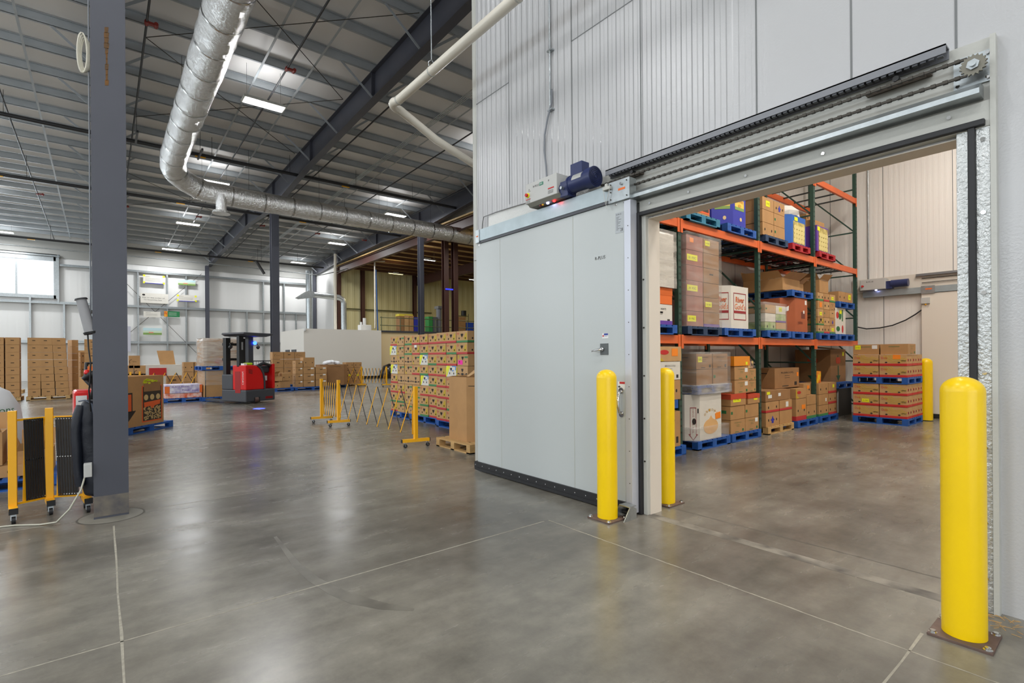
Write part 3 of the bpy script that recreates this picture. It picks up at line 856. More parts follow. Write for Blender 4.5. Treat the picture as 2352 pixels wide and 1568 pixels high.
chain(.048).build('chain_run', DKMETAL, t)
chain(-.048).build('chain_run', DKMETAL, t)
mb = MB(); pol = []
for k in range(36):
    a = 2 * PI * k / 36; r = .062 if k % 2 else .05; pol.append((r * math.cos(a), r * math.sin(a)))
mb.prism(pol, lambda a, b: (-.008, a, b), lambda a, b: (.008, a, b)); mb.build('sprocket', mat('worn sprocket steel', (118, 115, 104), .45, .6), t)
mb = MB(); mb.cyl((-.035, 0, 0), (.1, 0, 0), .016, n=12); mb.cyl((-.02, 0, 0), (-.008, 0, 0), .03, n=6); mb.build('axle', GALV, t)
mb = MB(); mb.box(.075, .085, -.07, .10, -.085, .095); mb.build('sprocket_plate', GALV, t)
for y, z in ((-.05, .075), (-.05, -.065), (.08, -.07)):
    mb = MB(); mb.cyl((.06, y, z), (.075, y, z), .011, n=6); mb.build('bolt', CHROME, t)
# door track
t = thing('door_track', 'galvanised sliding door track above the doorway and door', 'track', (3.9, 0, 0))
mb = MB()
mb.prism([(-.06, 2.955), (-.06, 2.985), (0.0, 3.03), (.1, 3.03), (.1, 2.955)], lambda a, b: (a, .57, b), lambda a, b: (a, 3.0, b)); mb.build('silver_rail', GALV, t)
mb = MB(); mb.box(-.09, .07, 3.1, 5.40, 2.985, 3.13); mb.build('hood_rail', mat('matt galvanised sheet', (176, 188, 192), .4, .55, var=.15, vs=5), t)
mb = MB(); mb.box(-.085, .065, 3.1, 5.38, 2.955, 2.985); mb.build('rail_gasket', TGREY, t)
mb = MB(); mb.box(-.1, .0, 2.97, 3.22, 2.95, 3.145); mb.build('end_plate', GALV, t)
mb = MB(); mb.box(-.102, -.1, 3.02, 3.10, 3.045, 3.065); mb.build('orange_label', ORANGEP, t)
for y, z in ((3.19, 3.12), (3.19, 3.05), (3.19, 2.98), (3.0, 3.12), (3.0, 2.98), (3.24, 3.1)):
    mb = MB(); mb.cyl((-.108, y, z), (-.1, y, z), .006, n=6); mb.build('bolt', DKMETAL, t)
mb = MB(); mb.cyl((-.118, 3.06, 3.1), (-.1, 3.06, 3.1), .013, n=6); mb.build('bolt', CHROME, t)
mb = MB(); mb.box(-.1, .0, 5.38, 5.46, 2.965, 3.13); mb.build('end_plate', GALV, t)
mb = MB(); mb.box(-.102, -.1, 5.40, 5.44, 3.04, 3.055); mb.build('orange_label', ORANGEP, t)
mb = MB()
for y in (5.42, 3.05, 3.15): mb.cyl((-.06, y, 2.955), (-.06, y, 2.92), .012, n=8); mb.cyl((-.06, y, 2.935), (-.06, y, 2.925), .02, n=8)
mb.build('roller_bolt', CHROME, t)
# backing board
mb = MB(); mb.box(3.975, 4.0, 3.62, 5.40, 3.13, 3.34); tag(mb.build('backing_board', mat('embossed white board', (222, 222, 218), .3, bump=.9, bs=40)), 'white embossed backing board behind the door operator', 'board')

# sliding door
t = thing('sliding_door', 'large grey white insulated sliding door standing open along its track', 'door', (3.93, 0, 0))
mb = MB(); mb.box(-.10, .0, 2.985, 5.49, .10, 2.955); mb.build('door_leaf', CREAM, t, bevel=.006)
mb = MB(); mb.box(-.112, -.02, 2.975, 3.05, .02, 2.94); mb.build('edge_strip', mat('pale aluminium strip', (200, 203, 212), .35, .3), t, bevel=.003)
mb = MB(); mb.box(-.1015, -.1, 3.722, 3.728, .1, 2.95); mb.box(-.1015, -.1, 4.97, 4.974, .1, 2.95); mb.build('panel_seam', mat('pale seam', (176, 178, 168), .6), t)
mb = MB(); mb.box(-.125, .0, 3.0, 5.53, .03, .115); mb.box(-.135, -.115, 3.0, 5.51, .012, .045); mb.build('floor_sweep', RUBBER, t)
for k in range(17):
    mb = MB(); y = 3.1 + k * .15; mb.cyl((-.128, y, .075), (-.124, y, .075), .006, n=6); mb.build('rivet', CHROME, t)
for k in range(9):
    mb = MB(); mb.cyl((-.1135, 3.005, .3 + k * .3), (-.111, 3.005, .3 + k * .3), .005, n=6); mb.build('rivet', DKMETAL, t)
mb = MB(); mb.box(-.106, -.1, 3.26, 3.36, 1.50, 1.61); mb.build('lock_plate', mat('grey lock plate', (96, 100, 100), .4, .4), t)
mb = MB(); mb.tube([(-.106, 3.33, 1.555), (-.14, 3.335, 1.553), (-.15, 3.37, 1.545), (-.155, 3.43, 1.535)], [.012, .012, .01, .007], 8); mb.cyl((-.108, 3.33, 1.555), (-.118, 3.33, 1.555), .02, n=12); mb.build('lock_lever', CHROME, t)
mb = MB()
mb.tube([(-.1, 3.105, 1.155), (-.135, 3.105, 1.14), (-.155, 3.105, 1.08), (-.155, 3.105, 1.02), (-.135, 3.105, .955), (-.1, 3.105, .94)], [.012, .012, .014, .014, .012, .012], 10)
for z in (1.16, .935): mb.cyl((-.1, 3.105, z), (-.106, 3.105, z), .028, n=14)
mb.build('pull_handle', CHROME, t)
LF = lambda oy, z0: (lambda a, b, o=0.0: (-.1 - o, oy - a, z0 + b))
mb = MB(); f = LF(3.335, 1.66); rect(mb, f, 0, .075, 0, .05); mb.build('notice_sticker', WPAPER, t)
mb = MB(); rect(mb, f, .022, .073, .03, .048, .003); put_text(mb, 'NOTICE', f, .026, .016, .007, .04, .0035); mb.build('notice_print', mat('blue ink', (50, 66, 150), .6), t)
mb = MB(); poly(mb, f, ell(.012, .024, .009, .009), .003); mb.build('prohibition_mark', REDINK, t)
mb = MB(); f = LF(3.145, 1.215); rect(mb, f, 0, .085, -.045, .03, .002); mb.build('danger_sticker', WPAPER, t)
mb = MB(); rect(mb, f, .02, .083, .008, .028, .003); mb.build('danger_band', REDINK, t)
mb = MB(); poly(mb, f, [(0, -.02), (.02, -.008), (.02, -.032)], .003); rect(mb, f, .02, .03, -.025, -.015, .003); mb.build('arrow_mark', BLACKINK, t)
mb = MB(); f = LF(3.16, 2.655); rect(mb, f, 0, .105, 0, .195, .002); mb.build('rating_plate', mat('silver plate', (170, 174, 176), .35, .4), t)
mb = MB(); put_text(mb, 'R-PLUS', f, .012, .17, .012, .06, .0028)
for k in range(11): rect(mb, f, .012, .03 + .06 * random.random(), .15 - k * .012, .1525 - k * .012, .0028)
put_text(mb, '28', f, .06, .012, .03, .03, .0028); mb.build('plate_lettering', BLACKINK, t)
mb = MB(); f = LF(3.42, 2.44); put_text(mb, 'R-PLUS', f, 0, 0, .032, .13, .002); mb.build('door_lettering', BLACKINK, t)

# floor guide
t = thing('floor_guide', 'grey steel roller guide bolted to the floor at the door corner', 'bracket', (3.72, 2.98, 0))
mb = MB()
for yy in (-.06, .06):
    mb.prism([(-.1, 0), (.08, 0), (.08, .09), (.02, .12), (-.01, .12)], lambda a, b: (a, yy - .004, b), lambda a, b: (a, yy + .004, b))
mb.box(-.02, .08, -.06, .06, .112, .12); mb.build('bracket', GALV, t)
mb = MB(); mb.cyl((.03, -.05, .05), (.03, .05, .05), .02, n=12); mb.build('roller', TBLACK, t)

# operator
t = thing('door_operator', 'pale grey operator box with red and white lights above the door', 'door operator', (3.96, 0, 0))
mb = MB(); mb.box(-.26, 0, 3.83, 4.33, 3.185, 3.405); mb.build('control_box', PLASTIC_G, t, bevel=.006)
mb = MB(); mb.prism([(-.26, 3.185), (-.22, 3.15), (0, 3.15), (0, 3.185)], lambda a, b: (a, 3.80, b), lambda a, b: (a, 4.30, b)); mb.build('base_tray', mat('olive grey tray', (140, 140, 130), .5), t)
f = lambda a, b, o=0.0: (-.26 - o, 4.33 - a, 3.185 + b)
mb = MB(); put_text(mb, 'R-PLUS', f, .13, .155, .022, .095, .002); rect(mb, f, .05, .09, .13, .132, .002); put_text(mb, 'A', f, .055, .14, .018, off=.002); put_text(mb, 'x', f, .37, .16, .018, off=.002)
for k in range(3): rect(mb, f, .37, .45, .055 - k * .013, .058 - k * .013, .002); rect(mb, f, .015, .08, .03 - k * .011, .032 - k * .011, .002)
mb.build('box_lettering', BLACKINK, t)
mb = MB(); rect(mb, f, .235, .295, .15, .182, .003); mb.build('green_logo', mat('green logo', (24, 120, 92), .5), t)
mb = MB(); put_text(mb, 'NEX', f, .243, .158, .016, .044, .004); mb.build('logo_lettering', WPAPER, t)
mb = MB(); rect(mb, f, .37, .46, .075, .087, .003); rect(mb, f, .012, .085, .042, .05, .003); mb.build('red_warning_strip', REDINK, t)
mb = MB(); mb.cyl((-.26, 4.285, 3.275), (-.272, 4.285, 3.275), .026, n=18); mb.build('switch_collar', YEL, t)
mb = MB(); mb.cyl((-.272, 4.285, 3.275), (-.295, 4.285, 3.275), .018, n=14); mb.build('red_switch', REDINK, t)
mb = MB(); mb.cyl((-.2, 4.03, 3.15), (-.2, 4.03, 3.135), .014, n=12); mb.build('white_indicator', mat('lit white indicator', (255, 255, 255), .4, emit=(190, 190, 255), es=25), t)
mb = MB(); mb.cyl((-.2, 3.93, 3.15), (-.2, 3.93, 3.135), .014, n=12); mb.build('red_indicator', mat('lit red indicator', (255, 0, 0), .4, emit=(255, 20, 20), es=30), t)
mb = MB(); mb.cyl((-.2, 4.15, 3.15), (-.2, 4.15, 3.135), .014, n=12); mb.build('dark_indicator', mat('unlit red lens', (110, 10, 10), .3), t)
mb = MB(); mb.cyl((-.2, 4.11, 3.15), (-.2, 4.11, 3.135), .012, n=12); mb.build('yellow_indicator', YSTEEL, t)
mb = MB(); mb.box(-.23, -.1, 3.70, 3.81, 3.14, 3.30); mb.cyl((-.17, 3.80, 3.24), (-.17, 3.83, 3.24), .06, n=18); mb.build('gearbox', MOTOR, t, bevel=.006)
mb = MB(); mb.cyl((-.27, 3.76, 3.225), (-.23, 3.76, 3.225), .016, n=10); mb.build('output_shaft', GALV, t)
mb = MB(); mb.cyl((-.17, 3.70, 3.255), (-.17, 3.44, 3.255), .088, n=26); mb.cyl((-.17, 3.70, 3.255), (-.17, 3.68, 3.255), .094, n=26); mb.build('motor_body', MOTOR, t)
mb = MB(); mb.cyl((-.17, 3.46, 3.255), (-.17, 3.37, 3.255), .102, n=26); mb.build('fan_cowl', MOTOR, t)
mb = MB()
for r in (.02, .038, .056, .074, .09):
    ring = [(-.17 + r * math.cos(2 * PI * k / 20), 3.367, 3.255 + r * math.sin(2 * PI * k / 20)) for k in range(21)]
    mb.tube(ring, .003, 5)
mb.build('fan_grille', mat('dark grille', (22, 28, 56), .5), t)
mb = MB(); mb.box(-.23, -.12, 3.50, 3.66, 3.32, 3.44); mb.build('terminal_box', MOTOR, t, bevel=.005)
mb = MB()
for k in range(7):
    a0 = 2.2 + k * .12; a1 = a0 + .12
    mb.add([(-.17 + .0895 * math.cos(a0), 3.49, 3.255 + .0895 * math.sin(a0)), (-.17 + .0895 * math.cos(a0), 3.62, 3.255 + .0895 * math.sin(a0)), (-.17 + .0895 * math.cos(a1), 3.62, 3.255 + .0895 * math.sin(a1)), (-.17 + .0895 * math.cos(a1), 3.49, 3.255 + .0895 * math.sin(a1))], [(0, 1, 2, 3)])
mb.build('silver_nameplate', mat('silver label', (200, 200, 196), .35, .4), t)
# pulley clamp with looped cord
t = thing('release_cord', 'small white clamp with a hanging looped cord on the door track', 'cord', (3.79, 3.22, 3.1))
mb = MB(); mb.box(-.02, .02, -.04, .05, -.02, .012); mb.box(-.01, .01, .0, .03, .012, .045); mb.build('clamp', TRIMW, t, bevel=.004)
mb = MB(); mb.tube([(-.015, .04, -.02), (-.015, .02, -.13), (-.015, .01, -.16), (-.015, .0, -.13), (-.015, -.035, -.02)], .003, 6); mb.tube([(-.015, .01, -.16), (-.015, .0, -.2)], .003, 6); mb.build('cord', TRIMW, t)

# cables and boxes on the wall
pipe('conduit', [(3.965, 4.20, z) for z in (8.4, 6.5, 5.2, 4.30)], .011, GALV, 'straight vertical conduit coming down the ribbed wall', 'conduit')
q = [PX(u, v, 3.965) for u, v in ((1267, 205), (1267, 235), (1258, 270), (1251, 310), (1250, 345), (1254, 380), (1256, 408))]
pipe('flexible_conduit', [(3.965, p.y, p.z) for p in q], .011, mat('grey flexible conduit', (120, 124, 130), .5), 'grey flexible conduit curving down to the door operator', 'conduit')
q = [PX(u, v, 3.96) for u, v in ((1229, 457), (1205, 467), (1178, 475), (1140, 487), (1111, 498), (1108, 515), (1107, 532))]
pipe('control_cable', q, .006, mat('grey cable', (112, 112, 110), .5), 'grey cable running left from the operator to the track end', 'cable', 8)
t = thing('junction_box', 'small grey junction box beside the top left door corner', 'box', (3.98, 5.6, 2.83))
mb = MB(); mb.box(-.07, .02, -.06, .065, -.05, .05); mb.build('enclosure', PLASTIC_G, t, bevel=.005)
mb = MB(); mb.cyl((-.03, 0, -.05), (-.03, 0, -.08), .012, n=10); mb.build('yellow_gland', YSTEEL, t)
mb = MB(); mb.tube([(-.03, 0, -.08), (-.03, 0, -.5), (-.035, .015, -1.0), (-.04, .02, -1.25), (-.045, -.02, -1.36), (-.045, -.06, -1.3), (-.04, -.055, -1.0), (-.035, -.03, -.85)], .005, 7); mb.build('cord', mat('grey cord', (140, 142, 140), .5), t)
for z in (4.95, 4.28):
    mb = MB(); mb.box(3.955, 4.0, 4.16, 4.24, z - .008, z + .008); tag(mb.build('conduit_clip', GALV), '%s strap clip holding the vertical conduit on the ribbed wall' % ('upper' if z > 4.5 else 'lower'), 'clip', 'clips on the vertical conduit')

# ================================================================== BOLLARDS
def bollard(x, y, h, r, label, plate=True):
    t = thing('bollard', label, 'bollard', (x, y, 0))
    prof = [(r, .015), (r, h - r * .85)] + [(r * math.cos(a), h - r * .85 + r * .85 * math.sin(a)) for a in [PI / 2 * k / 10 for k in range(1, 10)]] + [(0.001, h)]
    mb = MB(); mb.lathe(prof, n=48); mb.build('sleeve', BOLL, t)
    if plate:
        mb = MB(); mb.box(-.13, .13, -.13, .13, 0, .014); mb.build('base_plate', mat('rusty plate', (110, 88, 78), .6, var=.3, vs=12), t, bevel=.002)
        for sx in (-1, 1):
            for sy in (-1, 1):
                mb = MB(); mb.cyl((sx * .108, sy * .108, .014), (sx * .108, sy * .108, .028), .014, n=6); mb.cyl((sx * .108, sy * .108, .014), (sx * .108, sy * .108, .017), .02, n=12); mb.build('anchor_bolt', CHROME, t)


bollard(3.60, 3.09, 1.365, .092, 'yellow bollard in front of the sliding door edge')
bollard(3.535, .60, 1.37, .093, 'largest yellow bollard at the right side of the doorway')
bollard(4.42, 3.03, 1.365, .092, 'yellow bollard just inside the doorway behind the left jamb')
bollard(14.1, 3.0, 1.37, .12, 'small distant yellow bollard beside the stacked banana cases', False)
# straw scraps on the floor
sm = MB(); rr = random.Random(2)
for k in range(26):
    x = 3.86 + rr.uniform(-.14, .08); y = .49 + rr.uniform(-.09, .09); a = rr.uniform(0, PI); l = rr.uniform(.02, .08)
    sm.bar((x, y, .004 + .0012 * k * .5), (x + l * math.cos(a), y + l * math.sin(a), .006 + .0012 * k * .5), .004, .002)
tag(sm.build('straw_scraps', PWOOD), 'pale straw scraps scattered on the floor beside the right door jamb', 'debris', kind='stuff')

# ================================================================== PALLETS AND CARTONS
PPROTO = {}


def pallet(x, y, z, w, d, col, label, group=None, rz=0.0, h=.14, name=None):
    """wooden block pallet: w along x, d along y, centre x,y"""
    key = (round(w, 2), round(d, 2), col.name, h)
    nm = name or 'pallet'
    if key not in PPROTO:
        parts = []
        mb = MB(); n = 7; bw = w * .115
        for k in range(n):
            c = -w / 2 + bw / 2 + (w - bw) * k / (n - 1); mb.box(c - bw / 2, c + bw / 2, -d / 2, d / 2, h - .02, h)
        for k in (-1, 0, 1): mb.box(-w / 2, w / 2, k * (d / 2 - .05) - .05, k * (d / 2 - .05) + .05, h - .04, h - .02)
        parts.append(('deck', mb.mesh('deck', col), None))
        mb = MB()
        for k in (-1, 0, 1):
            mb.box(-w / 2, w / 2, k * (d / 2 - .05) - .05, k * (d / 2 - .05) + .05, 0, .018)
        for k in (-1, 1): mb.box(k * (w / 2 - .05) - .05, k * (w / 2 - .05) + .05, -d / 2, d / 2, 0, .0175)
        parts.append(('bottom_board', mb.mesh('bottom_board', col), None))
        bb = MB(); bb.box(-.06, .06, -.05, .05, .018, h - .04); bme = bb.mesh('block', col)
        for i in (-1, 0, 1):
            for j in (-1, 0, 1): parts.append(('block', bme, (i * (w / 2 - .06), j * (d / 2 - .05), 0)))
        PPROTO[key] = parts
    t = thing(nm, label, 'pallet', (x, y, z), rz, group)
    for n_, me, lc in PPROTO[key]:
        o = bpy.data.objects.new(n_, me); COL.objects.link(o); o.parent = t
        if lc: o.location = lc
    return t


CPROTO = {}


def carton(x, y, z, w, d, h, look, label, group=None, rz=0.0, name='cardboard_box', cat='box', base=None):
    """cardboard box; look = tuple of decoration words; parts are shared by equal boxes"""
    base = base or KRAFT
    key = (round(w, 3), round(d, 3), round(h, 3), look, base.name)
    if key not in CPROTO:
        P = []
        g = .004
        mb = MB(); mb.box(-w / 2 + g, w / 2 - g, -d / 2 + g, d / 2 - g, 0.001, h - g)
        P.append(('box_body', mb.mesh('box_body', base)))
        W2, D2 = w - 2 * g, d - 2 * g
        F = FM('F', W2, D2, h - g); L = FM('L', W2, D2, h - g); T = FM('T', W2, D2, h - g); R = FM('R', W2, D2, h - g)
        for word in look:
            a = word.split(':'); kx = a[0]
            mb = MB()
            if kx == 'slot':      # dark hand slot on front and left
                rect(mb, F, W2 * .38, W2 * .62, h * .55, h * .64); rect(mb, L, D2 * .4, D2 * .6, h * .55, h * .64)
                P.append(('hand_slot', mb.mesh('hand_slot', DARK)))
            elif kx == 'banana':  # end panels with heart hole, two round holes and a mustard flash: a[1]= band colour
                for f, q in ((L, D2), (F, W2), (R, D2)):
                    mb2 = mb
                    poly(mb2, f, [(q * .5 + u * .045, h * .62 + v * .04) for u, v in HEART], .003)
                    for s in (.24, .8): poly(mb2, f, ell(q * s, h * .36, .017, .02), .003)
                P.append(('vent_hole', mb.mesh('vent_hole', DARK)))
                mb = MB()
                for f, q in ((L, D2), (F, W2), (R, D2)):
                    poly(mb, f, [(q * .62, h * .25), (q * .93, h * .25), (q * .93, h * .8), (q * .84, h * .84), (q * .74, h * .6)], .002)
                P.append(('mustard_flash', mb.mesh('mustard_flash', YELPRINT)))
                mb = MB()
                for f, q in ((L, D2), (R, D2)):
                    for k in range(3): rect(mb, f, q * .06, q * (.2 + .05 * (k % 2)), h * (.82 - .07 * k), h * (.85 - .07 * k))
                P.append(('small_print', mb.mesh('small_print', REDINK)))
                if a[1] in 'RG':
                    mb = MB()
                    for f, q in ((L, D2), (F, W2), (R, D2)): rect(mb, f, 0, q, .0, h * .17, .004)
                    P.append(('base_band', mb.mesh('base_band', REDBAND if a[1] == 'R' else GRNBAND)))
            elif kx == 'bananaY':  # brown with green corner label and yellow sticker
                for f, q in ((L, D2), (R, D2)):
                    poly(mb, f, [(q * .5 + u * .04, h * .66 + v * .04) for u, v in HEART], .003)
                    for s in (.22, .8): poly(mb, f, ell(q * s, h * .34, .014, .02), .003)
                P.append(('vent_hole', mb.mesh('vent_hole', DARK)))
                mb = MB()
                for f, q in ((L, D2), (R, D2)): rect(mb, f, q * .66, q * .98, h * .66, h * .82)
                P.append(('green_print', mb.mesh('green_print', GRNBAND)))
                mb = MB()
                for f, q in ((L, D2), (R, D2)): rect(mb, f, q * .05, q * .16, h * .62, h * .9); poly(mb, f, [(q * .1, h * .05), (q * .3, h * .05), (q * .1, h * .4)], .002)
                P.append(('yellow_label', mb.mesh('yellow_label', YELPRINT)))
            elif kx == 'bananaB':  # brown with dark printed scroll
                for f, q in ((L, D2), (R, D2)):
                    poly(mb, f, [(q * .5 + u * .04, h * .62 + v * .04) for u, v in HEART], .003)
                    rect(mb, f, q * .05, q * .33, h * .26, h * .31); rect(mb, f, q * .67, q * .95, h * .26, h * .31)
                    poly(mb, f, ell(q * .5, h * .29, q * .13, h * .1), .002)
                    poly(mb, f, ell(q * .12, h * .33, q * .07, h * .05), .0025); poly(mb, f, ell(q * .88, h * .33, q * .07, h * .05), .0025)
                P.append(('scroll_print', mb.mesh('scroll_print', BLACKINK)))
            elif kx == 'bananaW':  # white with yellow stripes and blue details
                for f, q in ((L, D2), (R, D2), (F, W2)):
                    poly(mb, f, [(q * .5 + u * .035, h * .68 + v * .035) for u, v in HEART], .004)
                    for s in (.36, .76): poly(mb, f, ell(q * s, h * .32, .013, .022), .004)
                P.append(('vent_hole', mb.mesh('vent_hole', DARK)))
                mb = MB()
                for f, q in ((L, D2), (R, D2), (F, W2)):
                    poly(mb, f, [(0, h * .3), (q * .34, h * .98), (q * .1, h * .98), (0, h * .78)], .003)
                    poly(mb, f, [(0, h * .02), (q * .06, h * .02), (q * .42, h * .92), (q * .36, h * .98), (0, h * .2)], .003)
                P.append(('yellow_stripe', mb.mesh('yellow_stripe', YEL)))
                mb = MB()
                for f, q in ((L, D2), (R, D2), (F, W2)):
                    rect(mb, f, q * .6, q * .97, h * .9, h * .97); rect(mb, f, q * .9, q * .97, h * .6, h * .9); rect(mb, f, q * .62, q * .74, h * .5, h * .62)
                P.append(('blue_print', mb.mesh('blue_print', mat('sky blue print', (60, 130, 210), .6))))
            elif kx == 'case':  # long banana case: yellow fingers, red band, red lettering on L (long side) and F
                for f, q in ((L, D2), (F, W2)): rect(mb, f, 0, q, 0, h * .2, .004)
                P.append(('red_base', mb.mesh('red_base', REDINK)))
                mb = MB()
                for k in range(4):
                    f, q = L, D2
                    r = h * (.64 - .12 * k); cx, cy = q * .62, h * .98
                    pts_ = [(cx + 1.45 * r * math.cos(t_), cy + r * math.sin(t_) * 1.15) for t_ in [PI * 1.03 + (PI * .8) * j / 9 for j in range(10)]]
                    pts2 = [(cx + 1.45 * (r - h * .04) * math.cos(t_), cy + (r - h * .04) * math.sin(t_) * 1.15) for t_ in [PI * 1.03 + (PI * .8) * j / 9 for j in range(10)]]
                    for j in range(9):
                        poly(mb, f, [pts_[j], pts_[j + 1], pts2[j + 1], pts2[j]], .002)
                P.append(('banana_print', mb.mesh('banana_print', YELPRINT)))
                mb = MB(); put_text(mb, 'Dole', L, D2 * .07, h * .6, h * .2, D2 * .22, .003)
                for f, q in ((F, W2),):
                    for s in (.2, .7): poly(mb, f, ell(q * s, h * .5, .02, .03), .003)
                P.append(('red_lettering', mb.mesh('red_lettering', REDINK)))
                mb = MB()
                for s in (.25, .72): poly(mb, L, ell(D2 * s, h * .3, .022, .014), .005)
                for s in (.28, .72): poly(mb, F, ell(W2 * s, h * .5, .016, .022), .005)
                rect(mb, L, D2 * .8, D2 * .97, h * .38, h * .41); rect(mb, L, D2 * .78, D2 * .97, h * .46, h * .5)
                P.append(('vent_hole', mb.mesh('vent_hole', BLACKINK)))
            elif kx in ('print', 'printg'):  # block lettering on front: print:TEXT
                tx = a[1] if len(a) > 1 else 'ORGANIC'
                put_text(mb, tx, F, W2 * .5, h * .72, h * .09, W2 * .5, .002, center=True)
                for k in range(2): rect(mb, F, W2 * .4, W2 * .6, h * (.6 - .1 * k), h * (.615 - .1 * k))
                rect(mb, F, W2 * .8, W2 * .9, h * .1, h * .28); rect(mb, F, W2 * .3, W2 * .55, h * .08, h * .12)
                rect(mb, L, D2 * .3, D2 * .7, h * .72, h * .76)
                P.append(('printed_lettering', mb.mesh('printed_lettering', GREENINK if kx == 'printg' else BLACKINK)))
            elif kx == 'swoosh':
                for j in range(6):
                    t0 = PI * .55 + j * .35; t1 = t0 + .35; cx, cy, r = W2 * .3, h * .5, h * .2
                    poly(mb, F, [(cx + r * math.cos(t0), cy + r * math.sin(t0)), (cx + r * math.cos(t1), cy + r * math.sin(t1)), (cx + .85 * r * math.cos(t1), cy + .85 * r * math.sin(t1)), (cx + .85 * r * math.cos(t0), cy + .85 * r * math.sin(t0))], .002)
                put_text(mb, 'farmers', F, W2 * .34, h * .47, h * .09, W2 * .35, .002)
                P.append(('swoosh_logo', mb.mesh('swoosh_logo', BLACKINK)))
            elif kx in ('yl', 'or', 'wh', 'pk'):  # sticker: yl:face:a:b:w:h fractions
                f, qa = (F, W2) if a[1] == 'F' else ((L, D2) if a[1] == 'L' else (T, W2))
                a0, b0, ww, hh = [float(v) for v in a[2:6]]
                rect(mb, f, qa * a0, qa * (a0 + ww), h * b0, h * (b0 + hh), .003)
                P.append(('%s_sticker' % {'yl': 'yellow', 'or': 'orange', 'wh': 'white', 'pk': 'pink'}[kx], mb.mesh('sticker', {'yl': YEL, 'or': ORG, 'wh': WPAPER, 'pk': PINK}[kx])))
                if kx == 'yl' and ww > .2:
                    m3 = MB(); put_text(m3, a[6] if len(a) > 6 and a[6] else '31 FSC', f, qa * (a0 + ww * .15), h * (b0 + hh * .3), h * hh * .35, qa * ww * .7, .004)
                    P.append(('sticker_writing', m3.mesh('sticker_writing', BLACKINK)))
            elif kx in ('bandR', 'bandG', 'bandP'):
                for f, q in ((L, D2), (F, W2)): rect(mb, f, 0, q, 0, h * .2, .003)
                P.append(('base_band', mb.mesh('base_band', {'R': REDBAND, 'G': GRNBAND, 'P': PURPLEP}[kx[-1]])))
            elif kx == 'lid':
                lm = {'O': ORANGEP, 'R': mat('brick red print', (196, 72, 42), .6), 'K': KRAFT2}[a[1]]
                mb.box(-w / 2, w / 2, -d / 2, d / 2, h * .55, h); P.append(('lid', mb.mesh('lid', lm)))
            elif kx == 'dots':
                for s in (.2, .8): poly(mb, F, ell(W2 * s, h * .45, .018, .025), .003); poly(mb, L, ell(D2 * s, h * .45, .018, .025), .003)
                P.append(('vent_hole', mb.mesh('vent_hole', DARK)))
            elif kx == 'greenmark':
                rect(mb, F, W2 * .04, W2 * .16, h * .4, h * .6); rect(mb, L, D2 * .55, D2 * .85, h * .45, h * .68)
                P.append(('green_mark', mb.mesh('green_mark', GREENINK)))
            elif kx == 'fleur':
                poly(mb, F, [(W2 * .5, h * .75), (W2 * .56, h * .55), (W2 * .66, h * .45), (W2 * .56, h * .36), (W2 * .58, h * .22), (W2 * .42, h * .22), (W2 * .44, h * .36), (W2 * .34, h * .45), (W2 * .44, h * .55)], .003)
                P.append(('blue_emblem', mb.mesh('blue_emblem', BLUEP)))
            elif kx == 'delm':
                for f, q in ((F, W2), (L, D2)): poly(mb, f, ell(q * .3, h * .6, q * .18, h * .16), .003)
                P.append(('red_oval', mb.mesh('red_oval', REDINK)))
                mb = MB(); poly(mb, F, [(W2 * .02, h * .02), (W2 * .12, h * .5), (W2 * .06, h * .95), (0, h * .95), (0, h * .02)], .003); poly(mb, F, [(W2 * .06, h * .02), (W2 * .3, h * .02), (W2 * .12, h * .3)], .003)
                P.append(('yellow_swirl', mb.mesh('yellow_swirl', YELPRINT)))
            elif kx == 'open':  # open flaps at the top
                mb.add([(-W2 / 2, -D2 / 2, h), (W2 / 2, -D2 / 2, h), (W2 / 2 - .03, -D2 / 2 - d * .22, h + .12), (-W2 / 2 + .03, -D2 / 2 - d * .18, h + .10)], [(0, 1, 2, 3)])
                mb.add([(-W2 / 2, -D2 / 2, h), (-W2 / 2, D2 / 2, h), (-W2 / 2 - w * .15, D2 / 2 - .03, h + .15), (-W2 / 2 - w * .15, -D2 / 2 + .03, h + .13)], [(0, 1, 2, 3)])
                mb.add([(-W2 / 2, D2 / 2, h), (W2 / 2, D2 / 2, h), (W2 / 2, D2 / 2 + .05, h + .2), (-W2 / 2, D2 / 2 + .05, h + .2)], [(0, 1, 2, 3)])
                P.append(('open_flap', mb.mesh('open_flap', base)))
        CPROTO[key] = P
    P = CPROTO[key]
    if len(P) == 1:
        o = bpy.data.objects.new(name, P[0][1]); COL.objects.link(o); o.location = (x, y, z); o.rotation_euler = (0, 0, rz)
        return tag(o, label, cat, group)
    t = thing(name, label, cat, (x, y, z), rz, group)
    for n_, me in P:
        o = bpy.data.objects.new(n_, me); COL.objects.link(o); o.parent = t
    return t


